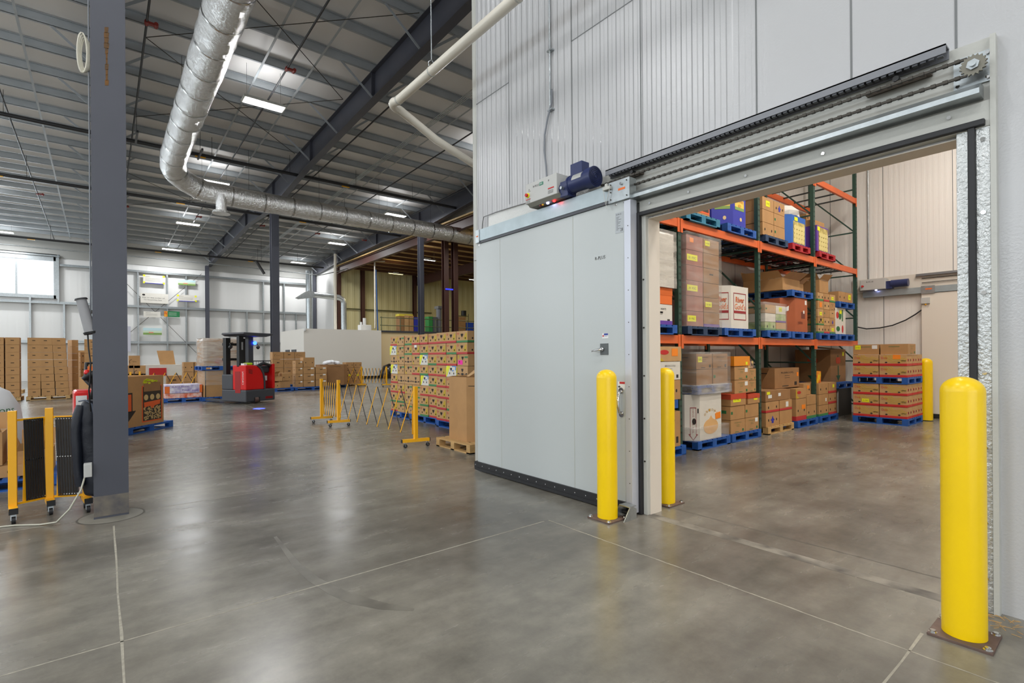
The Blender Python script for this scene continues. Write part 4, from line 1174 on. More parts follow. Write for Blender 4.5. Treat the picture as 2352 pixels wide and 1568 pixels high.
# ------------------------------------------------------------------ banana box wall
ROWS = ['RYGRRRRRG', 'WYGrGRRGR', 'BYBYWGRRK', 'WYYRGRRWk', 'RBBBWGRRG', 'RRYYRRRRR', 'GGYYGRRGG', 'RYYYGRRRR']
LOOK = {'R': ('banana:R', 'brown banana box with red band'), 'G': ('banana:G', 'brown banana box with green band'), 'W': ('bananaW', 'white banana box with yellow stripes'),
        'B': ('bananaB', 'brown box with dark scroll print'), 'Y': ('bananaY', 'brown box with green corner print'), 'r': ('banana:R', 'red banded banana box with white sticker'),
        'K': ('bananaY', 'brown box with bright pink sticker'), 'k': ('bananaB', 'plain scroll printed brown box')}
bh = .232
bx0 = 5.66
edges = [11.93 - .385 * k for k in range(7)]
for r in range(8):
    row = ROWS[r]; zr = .142 + (7 - r) * bh
    for c in range(9):
        ch = row[c]; lk, nm = LOOK[ch]; look = (lk,)
        if ch == 'r': look += ('wh:L:.3:.7:.3:.28',)
        if ch == 'K': look += ('pk:L:.08:.1:.42:.38',)
        rr = random.Random(r * 31 + c)
        if c < 6: yc = edges[c] - .1925
        else: yc = edges[6] - .13 - .20 - (c - 6) * .405
        xx = bx0 + .25 + rr.uniform(-.012, .012) + (.0 if c < 6 else -.10)
        wd = .375 if c < 6 else .395
        carton(xx, yc, zr, .5, wd, bh - .002, look, '%s, %s from left, %s row down of tall wall' % (nm, ORD[c], ORD[r]) if r < 7 else '%s, %s from left, bottom row of tall wall' % (nm, ORD[c]),
               'stacked banana boxes of the tall wall', rz=rr.uniform(-.02, .02), name='banana_box', base=WHITEB if ch == 'W' else KRAFT2)
for i, (y0, y1, lb) in enumerate(((10.82, 11.93, 'blue pallet under the far left end of the banana box wall'), (9.62, 10.76, 'blue pallet under the middle of the banana box wall'), (8.1, 9.5, 'blue pallet under the near end of the banana box wall'))):
    pallet(bx0 + .5 + (-.1 if i == 2 else 0), (y0 + y1) / 2, 0, 1.0, y1 - y0, PBLUE, lb)


# ------------------------------------------------------------------ gaylord bins
def gaylord(x, y, z, w, d, h, m, label, rz=0.0, chamfer=.12, name='bulk_bin', deco=None, open_top=True, cat='bin', group=None):
    t = thing(name, label, cat, (x, y, z), rz, group)
    c = chamfer; P = [(-w / 2 + c, -d / 2), (w / 2 - c, -d / 2), (w / 2, -d / 2 + c), (w / 2, d / 2 - c), (w / 2 - c, d / 2), (-w / 2 + c, d / 2), (-w / 2, d / 2 - c), (-w / 2, -d / 2 + c)]
    if c == 0: P = [(-w / 2, -d / 2), (w / 2, -d / 2), (w / 2, d / 2), (-w / 2, d / 2)]
    n = len(P); th = .012
    I = [(p[0] * (1 - 2 * th / w), p[1] * (1 - 2 * th / d)) for p in P]
    vs = [(p[0], p[1], 0) for p in P] + [(p[0], p[1], h) for p in P] + [(p[0], p[1], h) for p in I] + [(p[0], p[1], .03) for p in I]
    fs = []
    for k in range(n):
        j = (k + 1) % n; fs += [(k, j, n + j, n + k), (n + k, n + j, 2 * n + j, 2 * n + k), (2 * n + k, 2 * n + j, 3 * n + j, 3 * n + k)]
    fs += [tuple(range(n - 1, -1, -1)), tuple(range(3 * n, 4 * n))]
    mb = MB(); mb.add(vs, fs); mb.build('bin_wall', m, t)
    if not open_top:
        mb = MB(); mb.add([(p[0] * .995, p[1] * .995, h + .004) for p in P], [tuple(range(n))]); mb.build('bin_top', m, t)
    if deco:
        if c > .12:   # wide cut corners: the front print sits on the flat front, the side print on the left cut corner
            r_ = math.sqrt(.5); fw2 = w - 2 * c; cl = c / r_
            Ff = FM('F', fw2, d, h)
            Lf = lambda a, b, o=0.0: (-w / 2 + a * r_ - o * r_, -d / 2 + c - a * r_ - o * r_, b)
            deco(t, Ff, Lf, fw2, cl, h)
        else: deco(t, FM('F', w, d, h), FM('L', w, d, h), w, d, h)
    return t


def part(t, name, m, fn):
    mb = MB(); fn(mb); return mb.build(name, m, t)


# big plain kraft bin by the wall corner on a bare wood pallet
pallet(4.92, 6.93, 0, 1.15, 1.0, PWOOD, 'bare wood pallet under the large plain kraft bin')
def d1(t, F, L, w, d, h):
    part(t, 'cut_line', DARK, lambda mb: rect(mb, L, d * .1, d * .78, h * .86, h * .868, .003))
    def flap(mb):
        mb.add([(-w / 2, -d / 2 + .1, h), (-w / 2, d / 2 - .1, h), (-.1, d / 2 - .05, h + .1), (-.05, -d / 2 + .06, h + .14)], [(0, 1, 2, 3)])
    part(t, 'top_flap', KRAFT2, flap)
    part(t, 'purple_label', PURPLEP, lambda mb: mb.add([(-.25, -.2, h + .085), (-.1, -.25, h + .125), (-.08, -.1, h + .12), (-.2, -.05, h + .1)], [(0, 1, 2, 3)]))
gaylord(4.96, 6.96, .14, .98, .92, 1.02, KRAFT, 'large plain kraft cardboard bin standing beside the cold store wall', rz=.0, chamfer=.2, deco=d1)

# printed peanut bin near the column
pallet(.41, 13.19, 0, 1.27, 1.0, PBLUE, 'bright blue pallet under the printed peanut bin', rz=math.radians(50))
def d2(t, F, L, w, d, h):
    # F faces right side toward the camera, L the left
    part(t, 'orange_frame', mat('orange bin print', (226, 96, 40), .6), lambda mb: rect(mb, F, w * .38, w * .95, h * .06, h * .8, .003))
    part(t, 'dark_panel', mat('dark bin print', (58, 48, 38), .7), lambda mb: rect(mb, F, w * .405, w * .925, h * .085, h * .78, .005))
    def pn(mb):
        rr = random.Random(4)
        for k in range(150):
            a = rr.uniform(.43, .9) * w; b = rr.uniform(.10, .36) * h
            t0 = rr.uniform(0, PI); p = []
            for j in range(6):
                q = 2 * PI * j / 6; ex, ey = .02 * math.cos(q), .011 * math.sin(q); p.append((a + ex * math.cos(t0) - ey * math.sin(t0), b + ex * math.sin(t0) + ey * math.cos(t0)))
            poly(mb, F, p, .0065)
        for k in range(3): poly(mb, F, ell(w * (.49 + .17 * k), h * .56, w * .06, h * .06), .0065)
    part(t, 'nut_print', mat('tan nut print', (206, 176, 120), .7), pn)
    part(t, 'orange_burst', mat('orange bin print', (226, 96, 40), .6), lambda mb: poly(mb, F, [(w * .43, h * .46), (w * .9, h * .49), (w * .88, h * .4), (w * .74, h * .38), (w * .66, h * .32), (w * .6, h * .38), (w * .44, h * .36)], .007))
    def arrow(mb):
        rect(mb, F, 0, w * .13, h * .3, h * .68, .003); poly(mb, F, [(0, h * .32), (w * .22, h * .32), (w * .0, h * .1)], .003)
    part(t, 'arrow_print', BLACKINK, arrow)
    part(t, 'arrow_fill', mat('orange bin print', (226, 96, 40), .6), lambda mb: rect(mb, F, .01, w * .1, h * .32, h * .65, .004))
    part(t, 'window_box', KRAFT3, lambda mb: (rect(mb, F, w * .43, w * .9, h * .68, h * .86, .008)))
    def bags(mb):
        rr = random.Random(8)
        for k in range(14):
            a = rr.uniform(.44, .8) * w; b = rr.uniform(.84, .93) * h; poly(mb, F, ell(a, b, rr.uniform(.03, .06), rr.uniform(.012, .02), 7), .012)
    part(t, 'lime_bags', mat('lime packaging', (214, 222, 40), .4), bags)
    def fill(mb): mb.box(-w / 2 + .03, w / 2 - .03, -d / 2 + .03, d / 2 - .03, h * .8, h * .86)
    part(t, 'contents', KRAFT3, fill)
gaylord(.33, 13.09, .14, 1.0, .95, 1.0, KRAFT, 'kraft bin with orange and black printed panel near the column', rz=math.radians(50), chamfer=.0, deco=d2)

# ================================================================== EXPANDING BARRIERS
def post(t, p, dirv, h=1.0, base=.46, nm='post'):
    """one post with foot bar along dirv and two castors"""
    x, y = p; d = Vector((dirv[0], dirv[1], 0)).normalized()
    mb = MB(); mb.box(x - .03, x + .03, y - .03, y + .03, .13, h); mb.build('post', YSTEEL, t, bevel=.003)
    mb = MB(); a = Vector((x, y, .115)); mb.bar(a - d * base / 2, a + d * base / 2, .06, .05); mb.build('foot_bar', YSTEEL, t)
    mb = MB()
    for s in (-1, 1): q = a + d * s * (base / 2); mb.bar(q, q + d * s * .012, .064, .054)
    mb.build('end_cap', TBLACK, t)
    for s in (-1, 1):
        q = a + d * s * (base / 2 - .04)
        n = Vector((-d.y, d.x, 0))
        mb = MB(); c = Vector((q.x, q.y, .032)) + d * .015; mb.cyl(c - n * .014, c + n * .014, .032, n=16); ca = mb.build('castor', RUBBER, t)
        mb = MB(); mb.bar((q.x, q.y, .088), c, .04, .008); mb.cyl(c - n * .018, c + n * .018, .008, n=8); mb.cyl((q.x, q.y, .08), (q.x, q.y, .092), .02, n=10); mb.build('castor_fork', GALV, ca)


def lattice(t, p0, p1, n, z0=.19, z1=.93, tw=.02):
    a = Vector((p0[0], p0[1], 0)); b = Vector((p1[0], p1[1], 0)); d = (b - a) / n; nn = Vector((-d.y, d.x, 0)).normalized()
    for k in range(n):
        q0 = a + d * k; q1 = a + d * (k + 1)
        mb = MB(); mb.bar(q0 + Vector((0, 0, z1)) + nn * .008, q1 + Vector((0, 0, z0)) + nn * .008, .022, .006, nn); o = mb.build('black_slat', BSTEEL, t)
        mb = MB(); mb.bar(q0 + Vector((0, 0, z0)) - nn * .008, q1 + Vector((0, 0, z1)) - nn * .008, .022, .006, nn); mb.build('yellow_slat', YSTEEL, t)
    for s in (0.06, -0.06):
        q = a if s > 0 else b; e = Vector((q.x, q.y, 0)) + d.normalized() * s * .7
        mb = MB(); mb.bar(e + Vector((0, 0, .2)), e + Vector((0, 0, .6)), .012, .02); mb.build('slide_rail', YSTEEL, t)


t = thing('folding_barrier', 'yellow and black expanding barrier stretched open in front of the banana boxes', 'barrier')
foot = (.8, -.15)
post(t, (3.90, 11.80), foot); post(t, (3.95, 10.86), foot); post(t, (4.02, 7.54), foot)
lattice(t, (3.905, 11.74), (3.95, 10.92), 7); lattice(t, (3.95, 10.80), (4.02, 7.60), 7)
t = thing('folding_barrier', 'distant yellow and black expanding barrier beside the bin of white foam', 'barrier')
foot = (1, -.15)
post(t, (10.0, 24.3), foot); post(t, (10.9, 23.4), foot); lattice(t, (10.0, 24.2), (10.9, 23.5), 7); lattice(t, (9.5, 24.85), (9.98, 24.36), 2)
t = thing('folding_barrier', 'expanding barrier lattice zigzagging behind the peanut bin and low wrapped pallet', 'barrier')
foot = (.3, 1)
a = G(392, 893); b = G(470, 905)
post(t, (1.1, 23.9), foot); post(t, (.8, 23.4), foot)
a_ = (1.2, 23.9); b_ = (3.3, 23.7); lattice(t, a_, b_, 6); post(t, (3.4, 23.7), foot)

# near folded barriers
def folded(t, p0, p1, n, z0=.16, z1=.93):
    a = Vector((p0[0], p0[1], 0)); b = Vector((p1[0], p1[1], 0)); d = (b - a) / n; nn = Vector((d.y, -d.x, 0)).normalized()
    for k in range(n):
        q = a + d * (k + .5)
        mb = MB(); mb.bar(q + Vector((0, 0, z1)) + nn * .01, q + d * .9 + Vector((0, 0, z0)) + nn * .01, d.length * .86, .004, d.normalized().cross(Vector((0, 0, 1)))); s = mb.build('black_slat', BSTEEL, t)
        mb = MB()
        for f in (.02, .5, .98):
            c = q + Vector((0, 0, z1)) + (d * .9 + Vector((0, 0, z0 - z1))) * f + nn * .012; mb.cyl(c, c + nn * .006, .006, n=6)
        mb.build('rivet', CHROME, s)
        mb = MB(); mb.bar(q + d * .9 + Vector((0, 0, z1)) - nn * .006, q + Vector((0, 0, z0)) - nn * .006, .022, .005, d.normalized().cross(Vector((0, 0, 1)))); mb.build('yellow_slat', YSTEEL, t)


t = thing('folding_barrier', 'nearest yellow barrier folded shut left of the grey column', 'barrier')
foot = (.12, -1)
for p in ((-.655, 6.60), (-.41, 6.74), (-.13, 6.60)): post(t, p, foot, 1.02, .3)
folded(t, (-.59, 6.64), (-.455, 6.71), 8); folded(t, (-.36, 6.70), (-.20, 6.62), 8)
for p, q in (((-.655, 6.60), (-.41, 6.74)), ((-.41, 6.74), (-.13, 6.60))):
    for z in (.93, .15):
        mb = MB(); mb.bar((p[0], p[1], z), (q[0], q[1], z), .012, .02); mb.build('cross_link', YSTEEL, t)


# ---- navy quilted coat hanging over the barrier end
t = thing('quilted_coat', 'dark navy quilted coat hanging over the end post of the folded barrier', 'coat', (-.13, 6.5, 0))
mb = MB(); n = 16; rings = []
prof = [(1.10, .05, .035), (1.07, .10, .06), (1.0, .12, .075), (.92, .125, .08), (.85, .13, .085), (.78, .122, .085), (.70, .128, .09), (.62, .12, .088), (.54, .126, .09), (.46, .118, .088), (.38, .122, .088), (.30, .112, .082), (.22, .108, .078), (.15, .09, .065)]
vs = []; rr = random.Random(9)
for i, (z, a, b) in enumerate(prof):
    for k in range(n):
        q = 2 * PI * k / n; wv = (1.06 if i % 2 else .93) * (1 + .10 * math.sin(3 * q + i * .5)) + rr.uniform(-.03, .03)
        vs.append((.045 + .82 * a * math.cos(q) * wv + .02 * (1.1 - z), b * math.sin(q) * wv - .03, z + .012 * math.sin(2 * q + i)))
fs = [(i * n + k, i * n + (k + 1) % n, (i + 1) * n + (k + 1) % n, (i + 1) * n + k) for i in range(len(prof) - 1) for k in range(n)] + [tuple(range(n)), tuple(range(len(prof) * n - 1, (len(prof) - 1) * n - 1, -1))]
mb.add(vs, fs, 0, True); o = mb.build('coat_body', NAVY, t); sd = o.modifiers.new('sub', 'SUBSURF'); sd.levels = 2; sd.render_levels = 2
mb = MB(); mb.tube([(-.03, -.03, 1.04), (-.06, -.06, .93), (-.075, -.07, .78), (-.06, -.08, .62), (-.065, -.08, .50), (-.055, -.08, .40), (-.04, -.07, .28)], [.045, .05, .042, .048, .038, .042, .045], 12)
o = mb.build('sleeve', NAVY, t); sd = o.modifiers.new('sub', 'SUBSURF'); sd.levels = 1
mb = MB(); mb.tube([(-.05, -.07, 1.09), (0, -.1, 1.1), (.05, -.1, 1.06), (.07, -.11, .9), (.065, -.125, .6), (.06, -.11, .3)], .007, 6); mb.build('seam_piping', mat('grey blue piping', (86, 94, 110), .5), t)

# ---- red pallet truck with tiller behind the coat
t = thing('walkie_pallet_truck', 'red powered pallet truck with black tiller half hidden by the grey column', 'pallet truck', (-.1, 11.0, 0), math.radians(4))
mb = MB(); mb.box(-.27, .28, -.15, .45, .12, .98); mb.build('power_unit', TREDB, t, bevel=.04)
mb = MB(); mb.box(-.29, .30, -.17, .2, .05, .2); mb.build('skirt', TGREY, t, bevel=.02)
mb = MB(); mb.box(-.02, .24, -.165, -.15, .55, .86); mb.build('front_grille', TBLACK, t)
mb = MB(); mb.box(-.25, -.11, -.162, -.15, .74, .9); mb.box(-.24, -.14, -.162, -.15, .55, .66); mb.build('paper_notice', WPAPER, t)
mb = MB(); mb.tube([(-.08, -.1, .6), (-.06, -.22, .82), (-.02, -.35, 1.0), (-.04, -.45, 1.12), (-.12, -.52, 1.2)], [.05, .045, .045, .05, .05], 10); mb.build('tiller_arm', TBLACK, t)
mb = MB(); mb.tube([(-.17, -.52, 1.18), (-.1, -.56, 1.25), (.0, -.55, 1.27), (.07, -.5, 1.21)], [.035, .055, .055, .04], 10); mb.build('control_head', TBLACK, t)
mb = MB(); mb.lathe([(.0001, .05), (.03, .04), (.04, 0), (.035, -.02), (.0001, -.03)], (-.13, -.56, 1.28), 14); mb.build('red_belly_button', TREDB, t)
mb = MB(); mb.box(-.12, -.06, -.58, -.52, 1.32, 1.38); mb.build('orange_light', ORANGEP, t)
mb = MB(); mb.tube([(.0, -.1, .98), (-.12, -.05, 1.15), (-.1, .1, 1.42), (.15, .1, 1.45), (.2, 0, .98)], .03, 8); mb.build('guard_hoop', TBLACK, t)
mb = MB(); mb.box(-.25, -.08, .4, 1.6, .06, .12); mb.box(.1, .27, .4, 1.6, .06, .12); mb.build('fork', TGREY, t)

# ---- things fixed to the near column
t = thing('rfid_antenna', 'grey curved antenna panel tilted on the near grey column with black cable', 'antenna', (-.15, 6.2, 1.9))
mb = MB(); ax = Vector((.065, -.02, -.30))
c = Vector((0, 0, .15)); mb.cyl(c, c + ax, .040, .046, n=20); mb.build('housing', mat('grey ribbed plastic', (150, 150, 152), .5), t)
mb = MB(); mb.cyl(c - ax.normalized() * .012, c, .046, .05, n=20); e = c + ax; mb.cyl(e, e + ax.normalized() * .02, .056, .052, n=20); mb.build('end_cap', TBLACK, t)
mb = MB(); mb.bar((.04, 0, .03), (.11, 0, .05), .03, .03); mb.build('clamp', DKMETAL, t)
pipe('antenna_cable', [(-.105, 6.18, 1.73), (-.1, 6.17, 1.6), (-.085, 6.15, 1.45), (-.09, 6.16, 1.3), (-.1, 6.2, 1.2), (-.09, 6.25, 1.0)], .006, TBLACK, 'black cable hanging from the antenna panel beside the column', 'cable', 8)
pipe('column_conduit', [(-.082, 6.19, z) for z in (9.4, 6, 3, 1.9)], .006, MATS['grey flexible conduit'], 'thin grey conduit on the left edge of the near column', 'conduit', 8)
t = thing('cable_coil', 'coil of pale cable hung high on the left side of the near column', 'cable', (-.092, 6.18, 4.33))
for k in range(4):
    mb = MB(); r = .08 + .006 * k; mb.tube([(-.01 - .009 * k + .035 * math.cos(q), -.012 * k, 1.9 * r * math.sin(q)) for q in [2 * PI * j / 18 for j in range(19)]], .007, 6); mb.build('loop', mat('pale cable', (206, 202, 186), .5), t)
t = thing('outlet_box', 'small grey outlet box low on the near column with white cord', 'outlet', (-.10, 6.14, .47))
mb = MB(); mb.box(-.04, .02, -.05, .05, -.06, .06); mb.build('box', PLASTIC_G, t, bevel=.004)
q = [(-.13, 6.12, .42), (-.16, 6.1, .3), (-.24, 6.1, .14), (-.33, 6.15, .03), (-.45, 6.25, .008), (-.62, 6.37, .008), (-.85, 6.43, .008), (-1.2, 6.45, .008), (-2.0, 6.4, .008)]
pipe('power_cord', q, .007, mat('pale cord', (190, 188, 172), .5), 'pale power cord drooping from the column to the floor at left', 'cord', 8)

# ---- tall stacks of kraft boxes at left
def stack_tall(x, y, n, w, h, lean, who, rz=0.0, depth=.5, grp='tall kraft box stacks at left', z0=.13):
    for k in range(n):
        carton(x + lean * k * .01, y, z0 + k * (h + .001), w, depth, h, ('slot',), 'kraft box with slot, %s up, %s' % (ORD[k], who), grp, rz)


SX = [(-12, 10, 'cut by the left frame edge', 0), (12, 46, 'with a bare side, second from left', 0), (63, 94, 'third from left', 0), (95, 127, 'fourth from left', -.010), (128, 159, 'fifth from left', -.014)]
for i, (u0, u1, who, ln) in enumerate(SX):
    a_ = PY(u0, 900, 25.35).x; b_ = PY(u1, 900, 25.35).x
    for k in range(8):
        carton((a_ + b_) / 2 + ln * k, 25.6, .142 + k * .268, b_ - a_ - .01, .5, .266, ('slot',), 'slotted kraft box, %s layer up, tall stack %s' % (ORD[k], who), 'tall kraft box stacks at left')
for k in range(8): carton(PY(167, 900, 25.8).x, 26.3, .142 + k * .262, .2, .5, .26, (), 'narrow kraft box, %s layer, behind the fifth tall stack' % ORD[k], 'kraft boxes behind the fifth stack', .3)
pallet(PY(167, 900, 25.8).x + .02, 26.3, 0, .22, .5, PWOOD, 'small wood pallet behind the fifth tall stack')
pallet(PY(-20, 900, 25.25).x - .1, 25.85, 0, .7, 1.0, PWOOD, 'wood pallet beneath the leftmost tall box stack')
pallet(PY(29, 900, 25.25).x, 25.85, 0, .4, 1.0, PWOOD, 'bare wood pallet beneath the second tall box stack')
pallet(PY(111, 900, 25.25).x, 25.85, 0, 1.2, 1.0, PWOOD, 'long yellowish wood pallet beneath three tall box stacks')
for k in range(6): carton(-.55, 26.9, .142 + k * .27, .4, .5, .268, ('dots',), 'plain kraft box, %s layer of the stack behind the leaning stacks' % ORD[k], 'rear kraft stack', .25)
pallet(-.55, 26.9, 0, .8, .9, PWOOD, 'wood pallet beneath the rear kraft stack')
for k in range(8): carton(-.28, 25.3, .142 + k * .262, .5, .5, .26, ('slot',), 'kraft box with slot, %s layer of stack beside the grey column' % ORD[k], 'kraft stack beside the column')
pallet(-.28, 25.3, 0, .6, .9, PWOOD, 'wood pallet beneath the kraft stack beside the column')
for i, (x, n) in enumerate(((-3.5, 4), (-.9, 4), (-.35, 3))):
    for k in range(n): carton(x + .3, 31.5, .142 + k * .42, .6, .6, .49, ('dots',), 'kraft box in far row behind tall stacks, column %s layer %s' % (ORD[i], ORD[k]), 'far boxes behind the tall stacks')
    pallet(x + .3, 31.5, 0, .9, .9, PWOOD, 'wood pallet of the far boxes behind tall stacks, column %s' % ORD[i])

# ---- left edge: white bag bin, open kraft boxes on blue pallet
pallet(-1.0, 8.6, 0, 1.2, 1.0, PBLUE, 'blue pallet under the open kraft boxes at the left edge')
carton(-1.05, 8.45, .142, .7, .5, .14, ('dots',), 'flattened kraft box on the blue pallet at left edge')
carton(-1.12, 8.4, .285, .45, .4, .38, ('open', 'greenmark'), 'open kraft box with small green mark at the left edge')
carton(-.63, 8.5, .142, .32, .5, .28, ('open',), 'open kraft box between the yellow barrier posts')
t = thing('white_sack', 'large white sack with green lettering at the left edge', 'sack', (-1.45, 9.9, 0))
mb = MB(); vs = []; n = 18; zz = [0, .15, .5, .85, 1.05, 1.17, 1.22]; ra = [.5, .56, .58, .55, .45, .28, .05]; rr = random.Random(1)
for z, r in zip(zz, ra):
    for k in range(n): q = 2 * PI * k / n; w_ = r * (1 + rr.uniform(-.04, .04)); vs.append((w_ * math.cos(q), w_ * math.sin(q), z))
mb.add(vs, [(i * n + k, i * n + (k + 1) % n, (i + 1) * n + (k + 1) % n, (i + 1) * n + k) for i in range(len(zz) - 1) for k in range(n)], 0, True); mb.build('sack_body', mat('white woven sack', (222, 224, 228), .45, bump=.4, bs=6), t)
mb = MB()
def fs_(a, b, o=0.0):
    q = -PI / 2 + .1 + a / .56; return ((.585 + o) * math.cos(q), (.585 + o) * math.sin(q), .78 + b)
put_text(mb, 'ribbons', fs_, .12, 0, .09, .42, .003); mb.build('green_lettering', GREENINK, t)

# ---- low wrapped pallet of white and orange trays
pallet(2.15, 20.95, 0, 1.15, 1.0, PBLUE, 'blue pallet under the low white and orange trays')
t = thing('wrapped_trays', 'low load of white and orange printed trays on a blue pallet', 'trays', (2.15, 20.95, .142))
mb = MB(); mb.box(-.53, .53, -.48, .48, 0, .16); mb.build('orange_tray', mat('orange tray', (224, 92, 44), .5, var=.35, vs=8, col2=(240, 210, 200)), t, bevel=.01)
mb = MB(); mb.box(-.54, .54, -.49, .49, .165, .45); mb.build('white_case', mat('white printed case', (232, 228, 236), .5, var=.3, vs=7, col2=(170, 160, 200)), t, bevel=.01)
mb = MB(); F = FM('F', 1.08, .98, .45); put_text(mb, 'BLACK BEANS', lambda a, b, o=0: F(a, b, o), .2, .36, .05, .5, .004); put_text(mb, 'Fresh', F, .5, .24, .06, .2, .004); put_text(mb, 'FARMS', F, .78, .2, .07, .18, .004); mb.build('purple_lettering', PURPLEP, t)
mb = MB(); rect(mb, F, 0, .14, .17, .40, .004); rect(mb, F, 1.0, 1.08, .17, .44, .004); mb.build('orange_corner', ORANGEP, t)

# ---- kraft boxes behind the peanut bin
Y0 = 24.6
def bpx(u0, u1, v0, v1, Y, dpt, look, label, base=None, group=None, z0=None, rz=0.0, name='cardboard_box'):
    a = PY(u0, v1, Y); b = PY(u1, v1, Y); top = PY((u0 + u1) / 2, v0, Y); bot = PY((u0 + u1) / 2, v1, Y)
    zb = bot.z if z0 is None else z0
    return carton((a.x + b.x) / 2, Y + dpt / 2, zb, b.x - a.x, dpt, top.z - zb - .002, look, label, group, rz, name=name, base=base)


bpx(296, 322, 816, 838, 24.6, .5, ('swoosh',), 'topmost kraft box of the small pile behind the peanut bin', z0=1.12)
bpx(290, 307, 839, 857, 24.6, .5, ('swoosh',), 'left middle kraft box of the pile behind the peanut bin', z0=.63)
bpx(308, 335, 839, 857, 24.6, .5, ('swoosh',), 'right middle kraft box of the pile behind the peanut bin', z0=.63)
bpx(290, 307, 858, 880, 24.6, .5, ('dots',), 'lower left kraft box of the pile behind the peanut bin', z0=.14)
bpx(308, 335, 858, 880, 24.6, .5, ('dots',), 'lower right kraft box of the pile behind the peanut bin', z0=.14)
pallet(.85, 24.95, 0, 1.2, .9, PWOOD, 'wood pallet beneath the kraft pile behind the peanut bin')
t = thing('storage_bin', 'white bin holding red items with an upright cardboard flap behind the barrier', 'bin', (2.4, 28.8, 0))
mb = MB(); mb.box(-.9, .9, -.5, .5, 0, 1.2); mb.build('bin_wall', WHITEB, t)
mb = MB(); mb.box(-.75, -.1, -.53, -.5, .7, 1.05); mb.build('red_print', REDINK, t)
mb = MB(); F = FM('F', 1.8, 1, 1.2); put_text(mb, 'a', F, 1.1, .55, .22, off=.004); mb.build('lettering', BLACKINK, t)
mb = MB(); mb.add([(-.3, 0, 1.2), (.3, 0, 1.2), (.22, .1, 1.85), (-.42, .1, 1.85)], [(0, 1, 2, 3)]); mb.build('upright_flap', KRAFT, t)
bpx(383, 418, 862, 884, 25.6, .5, ('swoosh', 'slot'), 'single kraft box behind the barrier lattice on a dark dolly', z0=.3)
t = thing('dolly', 'black dolly under the single kraft box behind the barrier', 'dolly', (2.6, 25.85, 0)); mb = MB(); mb.box(-.45, .45, -.25, .25, .2, .29); mb.box(-.4, -.3, -.2, .2, 0, .2); mb.box(.3, .4, -.2, .2, 0, .2); mb.build('frame', TBLACK, t)
for k in range(3):
    bpx(440, 452, 856 + 0, 873, 24.2, .5, ('dots',), 'narrow kraft box, %s layer, left of the double stacked pallets' % ORD[k], z0=.14 + k * .42, group='boxes left of the wrapped pallets') if False else None
    carton(2.72, 24.5, .14 + k * .40, .36, .5, .395, ('dots',), 'narrow kraft box, %s layer, left pile before the wrapped pallets' % ORD[k], 'kraft pile left of the reach truck')
    carton(3.2, 24.5, .14 + k * .40, .56, .5, .395, ('swoosh',), 'wider kraft box, %s layer, right pile before the wrapped pallets' % ORD[k], 'kraft pile left of the reach truck')
pallet(3.0, 24.6, 0, 1.2, .9, PDARK, 'dark pallet beneath the kraft piles left of the reach truck')

# ---- double stacked wrapped load on the reach truck's forks
pallet(3.22, 20.75, 0, 1.2, 1.0, PBLUE, 'lower blue pallet of the double load beside the reach truck', rz=.1)
gaylord(3.22, 20.75, .142, 1.05, .9, .92, KRAFT, 'lower kraft bin of the double load beside the reach truck', rz=.1, chamfer=.0, open_top=False,
        deco=lambda t, F, L, w, d, h: (part(t, 'orange_print', ORANGEP, lambda mb: (rect(mb, F, w * .55, w * .6, .1, .5), rect(mb, F, w * .65, w * .7, .1, .5))), part(t, 'black_stripe', BLACKINK, lambda mb: rect(mb, F, .0, .03, 0, h))))
pallet(3.2, 20.75, 1.066, 1.2, 1.0, PBLUE, 'upper blue pallet carried on the lower kraft bin', rz=.1)
gaylord(3.2, 20.75, 1.208, 1.05, .9, .95, KRAFT, 'upper kraft bin wrapped in clear film beside the reach truck mast', rz=.1, chamfer=.0, open_top=False,
        deco=lambda t, F, L, w, d, h: (part(t, 'diamond_print', mat('rust print', (176, 84, 50), .6), lambda mb: poly(mb, F, [(.45, .05), (.62, .17), (.45, .3), (.28, .17)])), part(t, 'script_print', BLACKINK, lambda mb: put_text(mb, 'Fresh', F, .62, .72, .1, .34, .003))))


def wrap(x, y, z, w, d, h, label, rz=0.0, m=None, seed=0, grp=None):
    """loose stretch film skin around a load: slightly crumpled, open at the bottom"""
    rr = random.Random(seed); mb = MB(); P = []
    g = .012; nx = 8
    for i in range(nx): P.append((-w / 2 - g + (w + 2 * g) * i / nx, -d / 2 - g))
    for i in range(nx): P.append((w / 2 + g, -d / 2 - g + (d + 2 * g) * i / nx))
    for i in range(nx): P.append((w / 2 + g - (w + 2 * g) * i / nx, d / 2 + g))
    for i in range(nx): P.append((-w / 2 - g, d / 2 + g - (d + 2 * g) * i / nx))
    n = len(P); nz = 10; vs = []
    for k in range(nz + 1):
        for (px, py) in P:
            q = rr.uniform(0, .007); l = math.hypot(px, py); vs.append((px * (1 + q / l), py * (1 + q / l), h * k / nz + (.012 if k == nz else 0)))
    fs = [(k * n + i, k * n + (i + 1) % n, (k + 1) * n + (i + 1) % n, (k + 1) * n + i) for k in range(nz) for i in range(n)]
    vs.append((0, 0, h + .014)); fs += [(nz * n + i, nz * n + (i + 1) % n, len(vs) - 1) for i in range(n)]
    mb.add(vs, fs, 0, True); o = mb.build('stretch_film', m or FILM, None); o.location = (x, y, z); o.rotation_euler = (0, 0, rz)
    return tag(o, label, 'plastic wrap', grp)


wrap(3.2, 20.75, 1.21, 1.08, .93, .96, 'crumpled clear film around the upper kraft bin', .1, FILM2, 3)
wrap(3.22, 20.75, .55, 1.08, .93, .5, 'loose clear film around the top of the lower kraft bin', .1, FILM, 4)

# ---- reach truck
RT = math.radians(27)
t = thing('reach_truck', 'red and charcoal stand up reach truck with overhead guard', 'forklift', (3.58, 18.05, 0), RT)
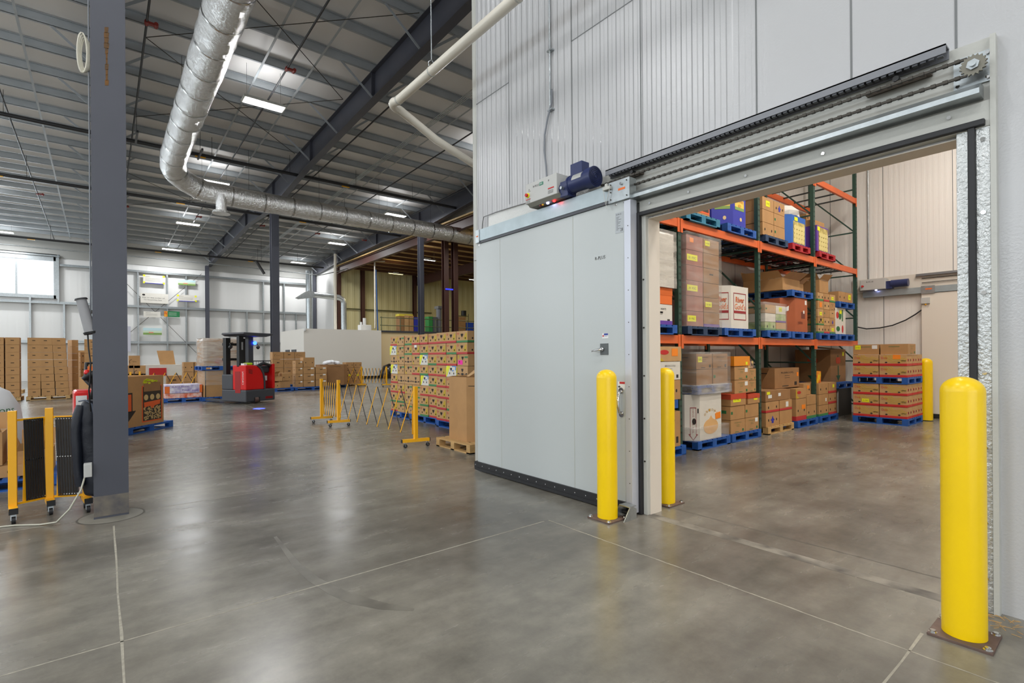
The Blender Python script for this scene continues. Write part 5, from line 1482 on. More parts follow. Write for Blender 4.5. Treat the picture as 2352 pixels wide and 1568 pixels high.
# local x: to the right along the rear face, y: forward toward the mast
mb = MB(); mb.box(0, 1.12, 0, 1.15, .06, .45)
mb.build('chassis_skirt', TGREY, t, bevel=.03)
mb = MB(); mb.box(.30, .52, -.003, .2, .03, .2); mb.build('wheel_arch', TBLACK, t)
mb = MB(); mb.cyl((.33, .09, .12), (.46, .09, .12), .12, n=22); mb.build('drive_wheel', mat('worn rubber tyre', (96, 72, 66), .7), t)
mb = MB(); P = [(0, .45), (.68, .45), (.68, .7), (.64, .95), (.55, 1.12), (.42, 1.22), (.3, 1.25), (0, 1.25)]
mb.prism(P, lambda a, b: (a, 0.0, b), lambda a, b: (a, .62, b)); mb.build('battery_cover', TREDB, t, bevel=.025)
mb = MB(); P2 = [(.68, .45), (.73, .45), (.73, .72), (.69, .97), (.60, 1.15), (.46, 1.25), (.42, 1.22), (.55, 1.12), (.64, .95), (.68, .7)]
mb.prism(P2, lambda a, b: (a, -.01, b), lambda a, b: (a, .64, b)); mb.build('grey_edge_trim', TGREY, t)
mb = MB(); mb.box(.73, 1.02, .22, .30, .2, .98); mb.build('compartment_panel', TDRED, t)
mb = MB(); mb.box(.73, 1.02, 0.0, .62, .12, .2); mb.build('step_floor', TDRED, t)
mb = MB(); mb.box(1.02, 1.12, .0, .62, .45, 1.28); mb.build('side_pillar', TREDB, t, bevel=.02)
mb = MB(); mb.box(.84, .98, .215, .22, .72, .88); mb.build('white_notice', WPAPER, t)
mb = MB(); mb.box(.5, 1.0, .1, .62, .98, 1.22); mb.build('padded_backrest', mat('black vinyl padding', (50, 50, 54), .45), t, bevel=.06)
mb = MB(); mb.tube([(.5, .1, 1.22), (.7, .05, 1.30), (.95, .06, 1.24), (1.0, .2, 1.1)], [.04, .06, .05, .03], 10); mb.build('armrest', TBLACK, t)
mb = MB(); mb.box(0, 1.12, .62, 1.15, .45, .95); mb.build('front_cowl', TGREY, t, bevel=.03)
# left face: inset dark slot and lettering
mb = MB(); mb.box(-.004, .0, .25, .5, .35, 1.05); mb.build('side_recess', TDRED, t)
mb = MB(); fl = lambda a, b, o=0.0: (-.002 - o, .17 - b * 1.0, .62 + a)
put_text(mb, 'CROWN', fl, 0, 0, .07, .42, .004); mb.build('white_lettering', WPAPER, t)
for k in range(5):
    mb = MB(); mb.bar((.10, -.004, 1.12 - k * .03), (.24, -.004, 1.09 - k * .03), .006, .01); mb.build('vent_slit', TBLACK, t)
mb = MB(); mb.box(.02, .12, .1, .25, 1.25, 1.31); mb.build('tape_roll', WPAPER, t)
mb = MB(); mb.box(.14, .36, .12, .35, 1.25, 1.33); mb.build('hi_vis_gloves', mat('hi vis lime', (190, 240, 30), .6), t, bevel=.03)
# guard
mb = MB(); mb.box(.38, .56, .35, .50, 1.0, 2.2); mb.build('guard_pillar', TGREY, t)
mb = MB(); mb.prism([(-.12, 2.26), (-.08, 2.31), (1.0, 2.30), (1.0, 2.24), (.74, 2.18), (.0, 2.20)], lambda a, b: (a, -.05, b), lambda a, b: (a, 1.0, b)); mb.build('overhead_guard', TGREY, t, bevel=.012)
for x, z0 in ((.02, .3), (.62, .3)):
    mb = MB(); mb.box(x, x + .16, .95, 1.10, z0, 2.15); mb.build('mast_rail', TBLACK, t)
mb = MB(); mb.box(.0, .16, .30, .42, 1.2, 2.2); mb.build('front_pillar', TBLACK, t)
mb = MB(); mb.box(.08, .14, .295, .30, 1.75, 2.0); mb.build('mast_label', mat('grey label', (150, 150, 150), .5), t)
mb = MB()
for z in (1.4, 1.9): mb.box(.02, .78, 1.1, 1.14, z, z + .08)
mb.build('mast_crossbar', TBLACK, t)
for x in (-.22, .80):
    mb = MB(); mb.tube([(x + (.15 if x < 0 else -.15), .5, 1.98), (x, .45, 1.96), (x, .42, 1.9)], .012, 6); mb.cyl((x, .38, 1.86), (x, .44, 1.82), .05, .055, n=14); mb.build('work_light', TBLACK, t)
mb = MB(); mb.cyl((.60, .30, 1.98), (.60, .34, 1.98), .06, n=18); mb.build('blue_spot_lamp', mat('lit blue lamp', (40, 60, 255), .3, emit=(30, 60, 255), es=30), t)
mb = MB(); mb.cyl((.60, .34, 1.98), (.60, .42, 1.98), .065, n=18); mb.build('lamp_housing', TBLACK, t)
mb = MB(); mb.box(.1, .3, 1.1, 2.1, .05, .11); mb.box(.75, .95, 1.1, 2.1, .05, .11); mb.build('fork', TGREY, t)
sp = bpy.data.lights.new('blue_floor_spot', 'SPOT'); sp.energy = 7000; sp.color = (.05, .1, 1.0); sp.spot_size = math.radians(7); sp.spot_blend = .6; sp.shadow_soft_size = .02
so = bpy.data.objects.new('blue_floor_spot', sp); COL.objects.link(so)
lp = Vector((3.58 + .60 * math.cos(RT) - .28 * math.sin(RT), 18.05 + .60 * math.sin(RT) + .28 * math.cos(RT), 1.98)); tgt = Vector((3.57, 16.27, 0))
so.location = lp; so.rotation_euler = (tgt - lp).to_track_quat('-Z', 'Y').to_euler()

# ---- grey guard rail behind the truck
t = thing('guard_rail', 'grey barred rail panel behind the reach truck', 'railing', (6.1, 27.0, 0))
mb = MB()
for z in (.7, 1.3): mb.box(-.9, .9, -.02, .02, z, z + .05)
for x in (-.9, 0, .88): mb.box(x, x + .04, -.02, .02, 0, 1.35)
mb.build('frame', TGREY, t)
for k in range(16):
    mb = MB(); mb.box(-.85 + k * .11, -.835 + k * .11, -.008, .008, .75, 1.3); mb.build('bar', TGREY, t)

# ---- boxes around the second column (right of the truck)
gp = 'kraft boxes stacked right of the second grey column'
for r, (z, hh) in enumerate(((.142, .42), (.564, .42), (.986, .42), (1.408, .36))):
    for c in range(3 if r > 1 else 4):
        carton(6.72 + c * .52, 26.9, z, .51, .5, hh - .004, ('swoosh',) if (r + c) % 2 else ('slot',), 'kraft box behind the low pile, %s column, %s layer up' % (ORD[c], ORD[r]), gp)
pallet(7.5, 26.95, 0, 2.1, 1.0, PBLUE, 'long blue pallet under the rear kraft wall beside the second column')
pallet(5.87, 24.2, 0, 1.5, 1.0, PBLUE, 'blue pallet under the jumble of flattened boxes by the second column')
for i, (dx, dz, ww, hh, rz, rr_) in enumerate(((-.6, 0, .6, .2, .3, 0), (.0, 0, .6, .25, -.2, 0), (.5, 0, .5, .3, .2, 0), (-.3, .26, .6, .16, .6, 0), (.25, .31, .5, .2, -.5, 0), (.62, .31, .4, .34, .1, 0), (-.1, .52, .5, .1, .9, 0))):
    carton(5.85 + dx * .8, 24.1, .142 + dz, ww, .45, hh, ('dots',) if i % 2 else ('open',) if i == 6 else (), '%s loose kraft box up in the jumble by the second grey column' % ORD[i], 'jumble of flattened boxes', rz)
gp = 'kraft boxes with white labels on the blue pallet'
for r in range(4):
    for c, (x, ww) in enumerate(((6.95, .32), (7.38, .52), (7.93, .52))):
        if r == 3 and c == 2: continue
        if r == 3 and c == 1:
            carton(7.38, 24.25, .142 + 3 * .30, .5, .5, .44, ('dots',), 'tallest kraft box on top of the white labelled stack'); continue
        carton(x, 24.25, .142 + r * .30, ww, .5, .296, ('slot', 'wh:F:.65:.7:.25:.18'), 'kraft box with white label, %s column, %s layer by the second column' % (ORD[c], ORD[r]), gp)
pallet(7.5, 24.3, 0, 1.6, 1.0, PBLUE, 'blue pallet under the white labelled kraft boxes')
def d3(t, F, L, w, d, h):
    def foam(mb):
        rr = random.Random(5)
        for k in range(26):
            x, y = rr.uniform(-.45, .45) * w * .9, rr.uniform(-.4, .4) * d; r = rr.uniform(.08, .14)
            mb.lathe([(.001, r * .8), (r * .6, r * .6), (r, 0), (r * .7, -r * .5)], (x, y, h + .02 + .12 * (1 - abs(x) / w * 1.6)), 8)
    part(t, 'white_foam', mat('white foam scraps', (240, 242, 246), .6), foam)
    part(t, 'cut_line', DARK, lambda mb: rect(mb, F, w * .1, w * .8, h * .9, h * .91, .003))
gaylord(8.75, 25.0, .14, 1.3, 1.2, .98, KRAFT3, 'large kraft bin heaped with white foam scraps', chamfer=.25, deco=d3)
pallet(8.75, 25.0, 0, 1.2, 1.0, PDARK, 'dark pallet beneath the bin of white foam scraps')
for r in range(4):
    for c in range(2): carton(9.78 + c * .42, 25.5, .142 + r * .27, .4, .5, .266, ('dots', 'yl:F:.3:.4:.3:.35') if (r == 1) else ('dots',), 'small kraft box behind the far barrier, column %s layer %s' % (ORD[c], ORD[r]), 'boxes behind the far barrier')
pallet(9.99, 25.5, 0, 1.0, 1.0, PWOOD, 'wood pallet under the boxes behind the far barrier')
# black sack by the beige wall
t = thing('rubbish_sack', 'black shiny rubbish sack at the foot of the beige wall', 'sack', (15.4, 32.6, 0))
mb = MB(); vs = []; n = 14; rr = random.Random(6); zz = [0, .2, .55, .85, 1.0]; ra = [.55, .66, .62, .42, .05]
for z, r in zip(zz, ra):
    for k in range(n): q = 2 * PI * k / n; w_ = r * (1 + rr.uniform(-.12, .12)); vs.append((w_ * math.cos(q), w_ * math.sin(q) * .8, z))
mb.add(vs, [(i * n + k, i * n + (k + 1) % n, (i + 1) * n + (k + 1) % n, (i + 1) * n + k) for i in range(len(zz) - 1) for k in range(n)], 0, True); mb.build('sack_body', mat('black plastic film', (30, 28, 30), .25, bump=.6, bs=8), t)

# ---- far wall hanging cheques
MC = {'y': ('white and yellow cornered', WHITEB), 'g': ('landscape printed', mat('pale green landscape print', (206, 222, 196), .6)), 'w': ('plain white', WHITEB), 'e': ('green', mat('green cheque', (30, 120, 70), .5))}
for i, (x0, x1, z0, z1, k, lb) in enumerate(((2.45, 3.82, 7.22, 7.88, 'y', 'white cheque board with yellow corners, highest on the left'), (4.69, 5.86, 7.28, 7.7, 'g', 'landscape printed board hung highest on the right'), (2.28, 4.04, 5.72, 6.48, 'w', 'largest white cheque board with handwritten lines'),
      (4.6, 5.94, 5.98, 6.5, 'y', 'white cheque board with yellow corners, right of the largest one'), (2.46, 3.53, 4.65, 5.08, 'w', 'small plain white cheque board below the largest one'), (3.76, 4.78, 4.72, 5.16, 'e', 'green cheque board with orange fruit picture'), (2.43, 3.6, 3.3, 3.82, 'g', 'landscape printed board hung lowest on the wall'))):
    w_, h_ = x1 - x0, z1 - z0
    t = thing('cheque_board', lb, 'sign', ((x0 + x1) / 2, 47.73, z0))
    mb = MB(); mb.box(-w_ / 2, w_ / 2, 0, .03, 0, h_); mb.build('board', MC[k][1], t)
    F = lambda a, b, o=0.0, w_=w_: (-w_ / 2 + a, -o, b)
    if k == 'y':
        mb = MB()
        for cx, cy in ((0, 0), (w_ - .14, 0), (0, h_ - .14), (w_ - .14, h_ - .14)): rect(mb, F, cx, cx + .14, cy, cy + .14, .004)
        mb.build('yellow_corner', YEL, t)
        mb = MB(); rect(mb, F, .1, w_ - .1, 0, .05, .006); mb.build('blue_edge', BLUEP, t)
    if k == 'g':
        mb = MB(); rect(mb, F, 0, w_, 0, h_ * .3, .004); mb.build('green_field', mat('field green', (128, 160, 84), .6), t)
        mb = MB(); rect(mb, F, 0, w_, h_ * .6, h_, .004); mb.build('pale_sky', mat('pale sky print', (196, 224, 230), .6), t)
        mb = MB(); rect(mb, F, w_ * .3, w_ * .55, h_ * .25, h_ * .4, .005); mb.build('red_farm', mat('salmon print', (230, 140, 120), .6), t)
    if k == 'e':
        mb = MB(); rect(mb, F, 0, w_ * .22, 0, h_, .004); mb.build('fruit_picture', mat('fruit picture', (240, 180, 40), .6, var=.8, vs=6, col2=(200, 50, 30)), t)
        mb = MB()
        for j in range(3): rect(mb, F, w_ * .3, w_ * .8, h_ * (.3 + .2 * j), h_ * (.33 + .2 * j), .004)
        mb.build('white_lines', WPAPER, t)
    if k in 'yw':
        mb = MB()
        if w_ > 1.6:
            put_text(mb, 'Pay to the order of', F, .12, h_ * .48, .09, w_ * .8, .004); put_text(mb, 'Two Thousand Sixty Three', F, .2, h_ * .26, .09, w_ * .65, .004)
            poly(mb, F, ell(.2, h_ * .82, .1, .07), .004)
        else:
            put_text(mb, 'signature', F, .14, h_ * .74, .06, .3, .004)
            for j in range(3): rect(mb, F, .14, w_ * .8, h_ * (.3 + .14 * j), h_ * (.315 + .14 * j), .004)
        mb.build('written_lines', BLACKINK, t)
t = thing('notice_board', 'tall pale notice board just right of the near column on the far wall', 'sign', (1.55, 47.68, 2.0))
mb = MB(); mb.box(-.12, .12, 0, .04, 0, 1.9); mb.build('board', mat('lavender grey board', (196, 196, 208), .5), t)
# loudspeaker and odds on the far wall
t = thing('wall_speaker', 'dark slanted heater panel hung near the far wall', 'speaker', (9.0, 40, 8.0), 0)
mb = MB(); mb.bar((-.35, 0, .45), (.2, 0, -.45), .1, .35, (0, 1, 0)); mb.build('panel', TBLACK, t)
mb = MB(); mb.cyl((0, 0, .3), (0, 0, 2.1), .01, n=5); mb.build('hanging_wire', DKMETAL, t)
q = [PY(u, v, 40.5) for u, v in ((0, 560), (100, 570), (209, 580), (300, 588), (480, 605), (640, 622), (735, 632), (780, 622), (846, 602))]
pipe('overhead_conduit', q, .035, GALV, 'thin pale conduit sagging across the far end of the hall', 'conduit', 6)

# ---- vents and pipes on the cream room roof
t = thing('vertical_duct', 'tall galvanised vertical duct in front of the far wall', 'duct', (13.9, 45, 0)); mb = MB(); mb.cyl((.0, 0, 0), (0, 0, 8.9), .28, n=20); mb.build('duct_body', GALV, t)
t = thing('hooded_duct', 'bent galvanised duct with a flared hood above the cream room', 'duct')
a = PY(790, 757, 36.5); b = PY(790, 684, 36.5); c = PY(715, 676, 36.5); e = PY(692, 682, 36.5)
mb = MB(); mb.tube([(a.x, 36.5, 3.3), (a.x, 36.5, b.z - .4), (a.x - .08, 36.5, b.z - .12), (a.x - .35, 36.5, b.z), (c.x, 36.5, c.z)], .2, 18); mb.build('duct_body', GALV, t)
mb = MB(); mb.prism([(c.x + .1, c.z + .15), (c.x - .3, c.z + .2), (e.x - .3, e.z - .05), (e.x - .1, e.z - .12), (c.x + .1, c.z - .2)], lambda p, q_: (p, 36.1, q_), lambda p, q_: (p, 36.9, q_)); mb.build('hood', GALV, t)
a = PY(771, 757, 35.5); pipe('vertical_pipe', [(a.x, 35.5, 3.3), (a.x, 35.5, 8.7)], .09, PVC, 'tall white vertical pipe rising from the cream room roof', 'pipe', 12)
a = PY(862, 757, 36); pipe('vertical_pipe', [(a.x - 1.0, 36, 3.6), (a.x, 36, 3.6), (a.x, 36, 8.6), (a.x + .8, 36, 8.7)], .06, PVC, 'thinner white pipe beside the blue hose', 'pipe', 10)
pipe('blue_hose', [(a.x + .25, 36.1, 3.3), (a.x + .2, 36.1, 5), (a.x + .14, 36.1, 8.0)], .05, mat('blue hose', (50, 100, 170), .4), 'blue hose hanging beside the thin white pipe', 'hose', 8)
t = thing('rooftop_unit', 'small white mechanical unit on the roof of the cream room', 'machine', (a.x - 1.0, 35.6, 3.3))
mb = MB(); mb.box(-.4, .4, -.3, .3, 0, .5); mb.build('cabinet', WALLW, t, bevel=.03)
mb = MB(); mb.cyl((0, 0, .5), (0, 0, 1.0), .12, n=14); mb.cyl((-.3, -.1, .5), (-.3, -.1, .7), .08, n=12); mb.build('cap', WALLW, t)
t = thing('security_camera', 'small white dome camera on the top corner of the cream room', 'camera', (9.95, 33.1, 3.2)); mb = MB(); mb.lathe([(.1, .1), (.1, 0), (.07, -.07), (.001, -.1)], n=14); mb.build('dome', WALLW, t)
# mezzanine railing and goods
t = thing('mezzanine_railing', 'dark green railing along the mezzanine edge above the beige wall', 'railing')
mb = MB()
for z in (3.7, 4.25): mb.cyl((15.2, 33.6, z), (30, 33.6, z), .03, n=6)
mb.build('rail', mat('olive rail', (92, 98, 70), .5), t)
for k in range(10):
    mb = MB(); mb.cyl((15.3 + k * 1.45, 33.6, 3.2), (15.3 + k * 1.45, 33.6, 4.3), .03, n=6); mb.build('rail_post', MATS['olive rail'], t)
slab('floor_mezzanine', 15.1, 31, 33.4, 38.6, 3.2, 3.32, TGREY)
for i, (u0, u1, v0, v1, m, lb, nm) in enumerate(((918, 928, 726, 757, KRAFT3, 'leftmost wrapped brown case on the mezzanine', 'storage_box'), (929, 939, 724, 757, KRAFT2, 'second wrapped brown case on the mezzanine', 'storage_box'), (940, 950, 725, 757, KRAFT, 'third wrapped brown case on the mezzanine', 'storage_box'),
     (951, 965, 729, 757, BLUEP, 'blue printed case on the mezzanine beside the grey column', 'storage_box'), (985, 994, 727, 752, mat('green crate', (50, 140, 70), .5), 'green crate on the mezzanine', 'storage_crate'), (995, 1005, 728, 754, mat('grey tote', (96, 100, 104), .5), 'grey tote on the mezzanine right of the green crate', 'storage_tote'),
     (1007, 1018, 703, 754, mat('grey drum', (110, 112, 118), .5), 'tall grey container on the mezzanine by the brown columns', 'container'), (1052, 1070, 728, 757, KRAFT, 'kraft box on the mezzanine right of the brown columns', 'storage_box'), (1071, 1088, 741, 757, mat('blue tote', (30, 80, 200), .4), 'bright blue tote on the mezzanine beside the wall corner', 'storage_tote'),
     (916, 949, 722, 727, mat('yellow wrap', (226, 206, 70), .5), 'yellow wrapped bundle lying on the mezzanine cases', 'bundle'))):
    a = PY(u0, v1, 34.8); b = PY(u1, v0, 34.8)
    z0 = 3.33 if i != 9 else PY(930, 726, 34.8).z
    t = thing(nm, lb, 'box', ((a.x + b.x) / 2, 35.1, z0)); w_ = (b.x - a.x) * .97; h_ = b.z - z0
    mb = MB()
    if i == 6: mb.cyl((0, 0, 0), (0, 0, h_), w_ / 2, n=18)
    else: mb.box(-w_ / 2, w_ / 2, -.3, .3, 0, h_)
    mb.build('body', m, t, bevel=.01)
    mb = MB(); mb.box(-w_ / 2 - .01, w_ / 2 + .01, -.31, .31, h_ * .9, h_); mb.build('rim' if i > 3 else 'lid', m, t)
t = thing('wire_shelf', 'small wire shelf with a black pot on the mezzanine', 'shelf', (PY(1067, 757, 35.5).x, 36, 3.33))
mb = MB()
for z in (.0, .9, 1.5): mb.box(-.6, .6, -.25, .25, z, z + .03)
mb.build('shelf_board', mat('olive shelf', (116, 112, 70), .5), t)
for sx in (-.6, .57):
    for sy in (-.25, .22):
        mb = MB(); mb.box(sx, sx + .03, sy, sy + .03, 0, 1.7); mb.build('upright', TGREY, t)
mb = MB(); mb.cyl((PY(1073, 757, 35.5).x, 36, 4.87), (PY(1073, 757, 35.5).x, 36, 5.3), .22, n=14); tag(mb.build('black_pot', TBLACK), 'black pot standing on the mezzanine wire shelf', 'pot')
t = thing('door_warning_light', 'blue strip light fixed between the brown columns', 'light', (PY(1028, 665, 26).x, 25.8, PY(1028, 665, 26).z)); mb = MB(); mb.box(-.25, .25, -.03, .03, -.04, .04); mb.build('lens', mat('lit blue strip', (60, 70, 220), .4, emit=(50, 60, 230), es=1.5), t)

# ================================================================== COLD STORE RACKING
FY = 4.42; BY = 5.42
UX = (4.29, 6.80, 9.34, 11.84, 14.38)
UN = ('hidden first', 'second', 'third', 'fourth', 'last')
for i, x in enumerate(UX):
    t = thing('rack_frame', 'dark green rack upright frame, %s from the doorway' % ('first' if i == 0 else UN[i]), 'rack frame', (x, 0, 0), 0, 'green rack frames')
    for y in (FY, BY):
        mb = MB(); mb.box(-.04, .04, y - .035, y + .035, 0, 6.13); mb.build('upright', RACKG, t)
    mb = MB()
    for k in range(58): mb.box(-.022, -.008, FY - .037, FY - .035, .3 + k * .1, .33 + k * .1); mb.box(.008, .022, FY - .037, FY - .035, .3 + k * .1, .33 + k * .1)
    mb.build('slot_holes', TBLACK, t)
    zz = [.25, 1.3, 2.35, 3.4, 4.45, 5.5]
    for k, z in enumerate(zz):
        mb = MB(); mb.bar((0, FY, z), (0, BY, z), .03, .03); mb.build('horizontal_brace', RACKG, t)
        if k < 5:
            mb = MB(); mb.bar((0, FY, z), (0, BY, z + 1.05), .03, .03); mb.build('diagonal_brace', RACKG, t)
LV = ((1.785, 'lower'), (3.54, 'middle'), (5.26, 'top'))
for b in range(4):
    x0, x1 = UX[b] + .04, UX[b + 1] - .04
    for z, nm in LV:
        if nm == 'top' and b < 2: continue
        for y, s in ((FY - .02, 'front'), (BY + .02, 'rear')):
            t = thing('rack_beam', 'orange %s rack beam at the %s level, %s bay from the doorway' % (s, nm, ORD[b]), 'rack beam', (0, 0, 0), 0, 'orange rack beams')
            mb = MB(); mb.box(x0, x1, y - .025, y + .025, z - .125, z); mb.build('beam', RACKO, t)
            for xx in (x0, x1):
                mb = MB(); mb.box(xx - .03, xx + .03, y - .03, y - .022, z - .2, z + .01); mb.build('end_connector', RACKO, t)
        mb = MB()
        if nm != 'top':
            for k in range(14): mb.box(x0 + .06 + k * .175, x0 + .075 + k * .175, FY, BY, z - .02, z - .005)
            for k in range(5): mb.box(x0, x1, FY + .03 + k * .235, FY + .042 + k * .235, z - .034, z - .02)
            for k in range(4): mb.box(x0 + .25 + k * .62, x0 + .29 + k * .62, FY, BY, z - .06, z - .03)
        else:
            for k in range(4): mb.box(x0 + .3 + k * .6, x0 + .33 + k * .6, FY, BY, z - .05, z - .02)
        tag(mb.build('wire_deck', RACKD), 'wire deck of the %s rack level, %s bay from the doorway' % (nm, ORD[b]), 'deck', 'wire decks')

PH = .142


def load(xl, xr, z, col, label, d=1.0, yf=4.33, rz=0.0):
    pallet((xl + xr) / 2, yf + d / 2, z, xr - xl, d, col, label, rz=rz); return z + PH


def grid(xl, xr, z, cols, rows, h, look, nm, where, grp, yf=4.36, dpt=.48, base=None, depthrows=1):
    w_ = (xr - xl) / cols
    for r in range(rows):
        for c in range(cols):
            for dd in range(depthrows):
                lk = look[(r * cols + c) % len(look)] if isinstance(look, list) else look
                bs = base[(r * cols + c) % len(base)] if isinstance(base, list) else base
                rr = random.Random(int(xl * 100) + r * 7 + c)
                tail = '' if depthrows == 1 else (', front row' if dd == 0 else ', back row')
                carton(xl + w_ * (c + .5) + rr.uniform(-.006, .006), yf + dpt / 2 + dd * (dpt + .01), z + r * h, w_ - .012, dpt, h - .002, lk, '%s, %s column, %s up, %s%s' % (nm, ORD[c], ORD[r], where, tail), grp, base=bs)


# ---------------- middle level (z 3.54)
Z2 = 3.545
z = load(5.55, 6.6, Z2, PTEAL, 'teal pallet on the middle level left of the teal one with the peanut bin')
carton(6.1, 4.85, z, .9, .9, .8, (), 'plain kraft box high up behind the door header')
z = load(6.9, 7.88, Z2, PTEAL, 'teal pallet on the middle rack level under the orange printed bin')
def dn(t, F, L, w, d, h):
    part(t, 'orange_frame', MATS['orange bin print'], lambda mb: rect(mb, F, w * .04, w * .96, h * .05, h * .6, .003))
    part(t, 'dark_panel', MATS['dark bin print'], lambda mb: rect(mb, F, w * .1, w * .9, h * .09, h * .56, .005))
    def pn(mb):
        rr = random.Random(14)
        for k in range(60): poly(mb, F, ell(rr.uniform(.15, .85) * w, rr.uniform(.12, .53) * h, .018, .014, 6), .0065)
    part(t, 'nut_print', MATS['tan nut print'], pn)
gaylord(7.455, 4.83, z, .91, .92, .82, KRAFT, 'kraft bin with orange framed print on the middle rack level', chamfer=.28, deco=dn)
z = load(8.12, 9.12, Z2, PBLUE, 'blue pallet on the middle rack level under the royal blue bin')
def db(t, F, L, w, d, h):
    for f, q, nm in ((F, w, 'front'), (L, d, 'side')):
        part(t, 'white_lettering', WPAPER, lambda mb: put_text(mb, 'SWEET ONIONS', f, q * .2, h * .84, h * .05, q * .6, .003))
        part(t, 'yellow_panel', mat('pale yellow print', (236, 206, 90), .5), lambda mb: rect(mb, f, q * .14, q * .86, h * .56, h * .8, .003))
        part(t, 'green_field', MATS['field green'], lambda mb: rect(mb, f, q * .14, q * .86, h * .48, h * .57, .004))
        part(t, 'orange_lettering', mat('dark orange ink', (200, 90, 30), .5), lambda mb: put_text(mb, 'OSO SWEET', f, q * .18, h * .71, h * .07, q * .64, .005))
        part(t, 'onion_print', mat('onion gold', (214, 160, 60), .5), lambda mb: poly(mb, f, ell(q * .5, h * .62, q * .12, h * .05), .006))
        part(t, 'small_crest', mat('pale crest', (222, 196, 140), .5), lambda mb: poly(mb, f, ell(q * .6, h * .22, q * .08, h * .06), .004))
    part(t, 'yellow_sticker', YEL, lambda mb: rect(mb, F, w * .12, w * .38, h * .86, h * .97, .006))
gaylord(8.565, 4.83, z, .93, .95, .57, BLUEP, 'royal blue bin with onion picture panels on the middle rack level', chamfer=.25, deco=db)
z = load(9.48, 10.42, Z2, PDARK, 'dark blue pallet on the middle rack level under the kraft boxes')
grid(9.42, 10.36, z, 2, 3, .235, [('dots',), ('greenmark',), (), ('greenmark',), ('yl:F:.3:.3:.35:.45',), ('fleur', 'dots')], 'kraft box', 'middle level stack beside the blue bin', 'kraft boxes on the middle level', base=KRAFT)
z = load(10.62, 11.48, Z2, PRED, 'red pallet on the middle rack level under the potato bin with white bags')
POT = mat('potato print', (214, 196, 120), .6, var=.55, vs=9, col2=(150, 128, 60))
def dp(t, F, L, w, d, h):
    part(t, 'potato_picture', POT, lambda mb: rect(mb, F, w * .12, w * .95, h * .04, h * .8, .003))
    part(t, 'potato_print', mat('potato light', (226, 210, 140), .6), lambda mb: [poly(mb, F, ell(w * (.25 + .18 * (k % 4)), h * (.14 + .15 * (k // 4)), .07, .05, 10), .005 + .0004 * k) for k in range(16)] and None)
    part(t, 'yellow_sticker', YEL, lambda mb: rect(mb, F, w * .2, w * .42, h * .82, h * .95, .006))
gaylord(10.98, 4.83, z, .96, .94, .57, mat('mid blue bin print', (30, 96, 184), .5), 'blue potato bin topped with white bags on the middle rack level', chamfer=.15, deco=dp)
t = thing('paper_bags', 'crumpled white paper bags lying on the blue potato bin', 'bags', (10.95, 4.83, z + .57))
mb = MB(); rr = random.Random(12); vs = []; n = 12
for zz_, r in ((0, .5), (.1, .48), (.22, .36), (.28, .1)):
    for k in range(n): q = 2 * PI * k / n; w_ = r * (1 + rr.uniform(-.12, .12)); vs.append((w_ * math.cos(q), w_ * math.sin(q), zz_ + rr.uniform(0, .04)))
mb.add(vs, [(i * n + k, i * n + (k + 1) % n, (i + 1) * n + (k + 1) % n, (i + 1) * n + k) for i in range(3) for k in range(n)] + [tuple(range(3 * n, 4 * n))], 0, False); mb.build('bag_pile', mat('white kraft paper', (226, 222, 214), .6), t)
z = load(11.95, 12.85, Z2 - .0, PRED, 'red pallet on the middle rack level under the purple potato bin')
def du(t, F, L, w, d, h):
    part(t, 'potato_picture', POT, lambda mb: rect(mb, F, w * .15, w * .95, h * .04, h * .95, .003))
    part(t, 'potato_print', MATS['potato light'], lambda mb: [poly(mb, F, ell(w * (.28 + .18 * (k % 4)), h * (.14 + .17 * (k // 4)), .07, .05, 10), .005 + .0004 * k) for k in range(16)] and None)
    part(t, 'yellow_sticker', YEL, lambda mb: rect(mb, F, w * .05, w * .25, h * .8, h * .96, .006))
gaylord(12.21, 4.83, z, .63, .94, .55, PURPLEP, 'purple potato bin topped with kraft boxes on the middle rack level', chamfer=.0, deco=du)
carton(12.21, 4.83, z + .555, .62, .8, .14, (), 'low kraft box lying on the purple potato bin'); carton(12.15, 4.83, z + .698, .42, .5, .16, ('dots',), 'upper kraft box on top of the purple potato bin')

# ---------------- lower level (z 1.785)
Z1 = 1.79
z = load(5.66, 6.64, Z1, PBLUE, 'blue pallet on the lower rack level beside the left door jamb')
carton(6.3, 4.62, z, .62, .46, .30, ('bandP', 'slot', 'print:ROMAINE HEARTS'), 'white crate with purple base and ROMAINE HEARTS lettering', base=WHITEB)
carton(6.3, 4.62, z + .302, .62, .46, .24, ('lid:O',), 'orange lidded box above the romaine crate', base=ORANGEP)
grid(5.98, 6.62, z + .545, 1, 2, .40, (), 'film wrapped pale carton', 'upper part of the leftmost rack load', 'wrapped pale cartons', base=WHITEB)
wrap(6.3, 4.6, z + .54, .66, .5, .82, 'cloudy film around the pale cartons on the leftmost rack load', 0, FILM2, 21)
z = load(6.92, 7.91, Z1, PDARK, 'dark blue pallet under the tall wrapped carton stack')
MAUVE = mat('mauve carton', (176, 120, 104), .7, var=.3, vs=3, col2=(140, 82, 72))
grid(6.93, 7.90, z, 2, 6, .235, [('yl:F:.05:.3:.5:.4',), ('bandP',), (), ('yl:F:.1:.35:.4:.35',), ('yl:F:.05:.3:.62:.4',), (), (), ('slot',), ('yl:F:.05:.3:.62:.4',), (), ('or:F:.2:.5:.22:.3',), ('yl:F:.1:.5:.3:.35',)], 'mauve carton', 'tall wrapped stack', 'tall wrapped carton stack', base=[MAUVE, KRAFT3], depthrows=2)
wrap(7.415, 4.85, z - .01, .99, 1.0, 1.44, 'clear stretch film around the tall mauve carton stack', 0, FILM, 22)
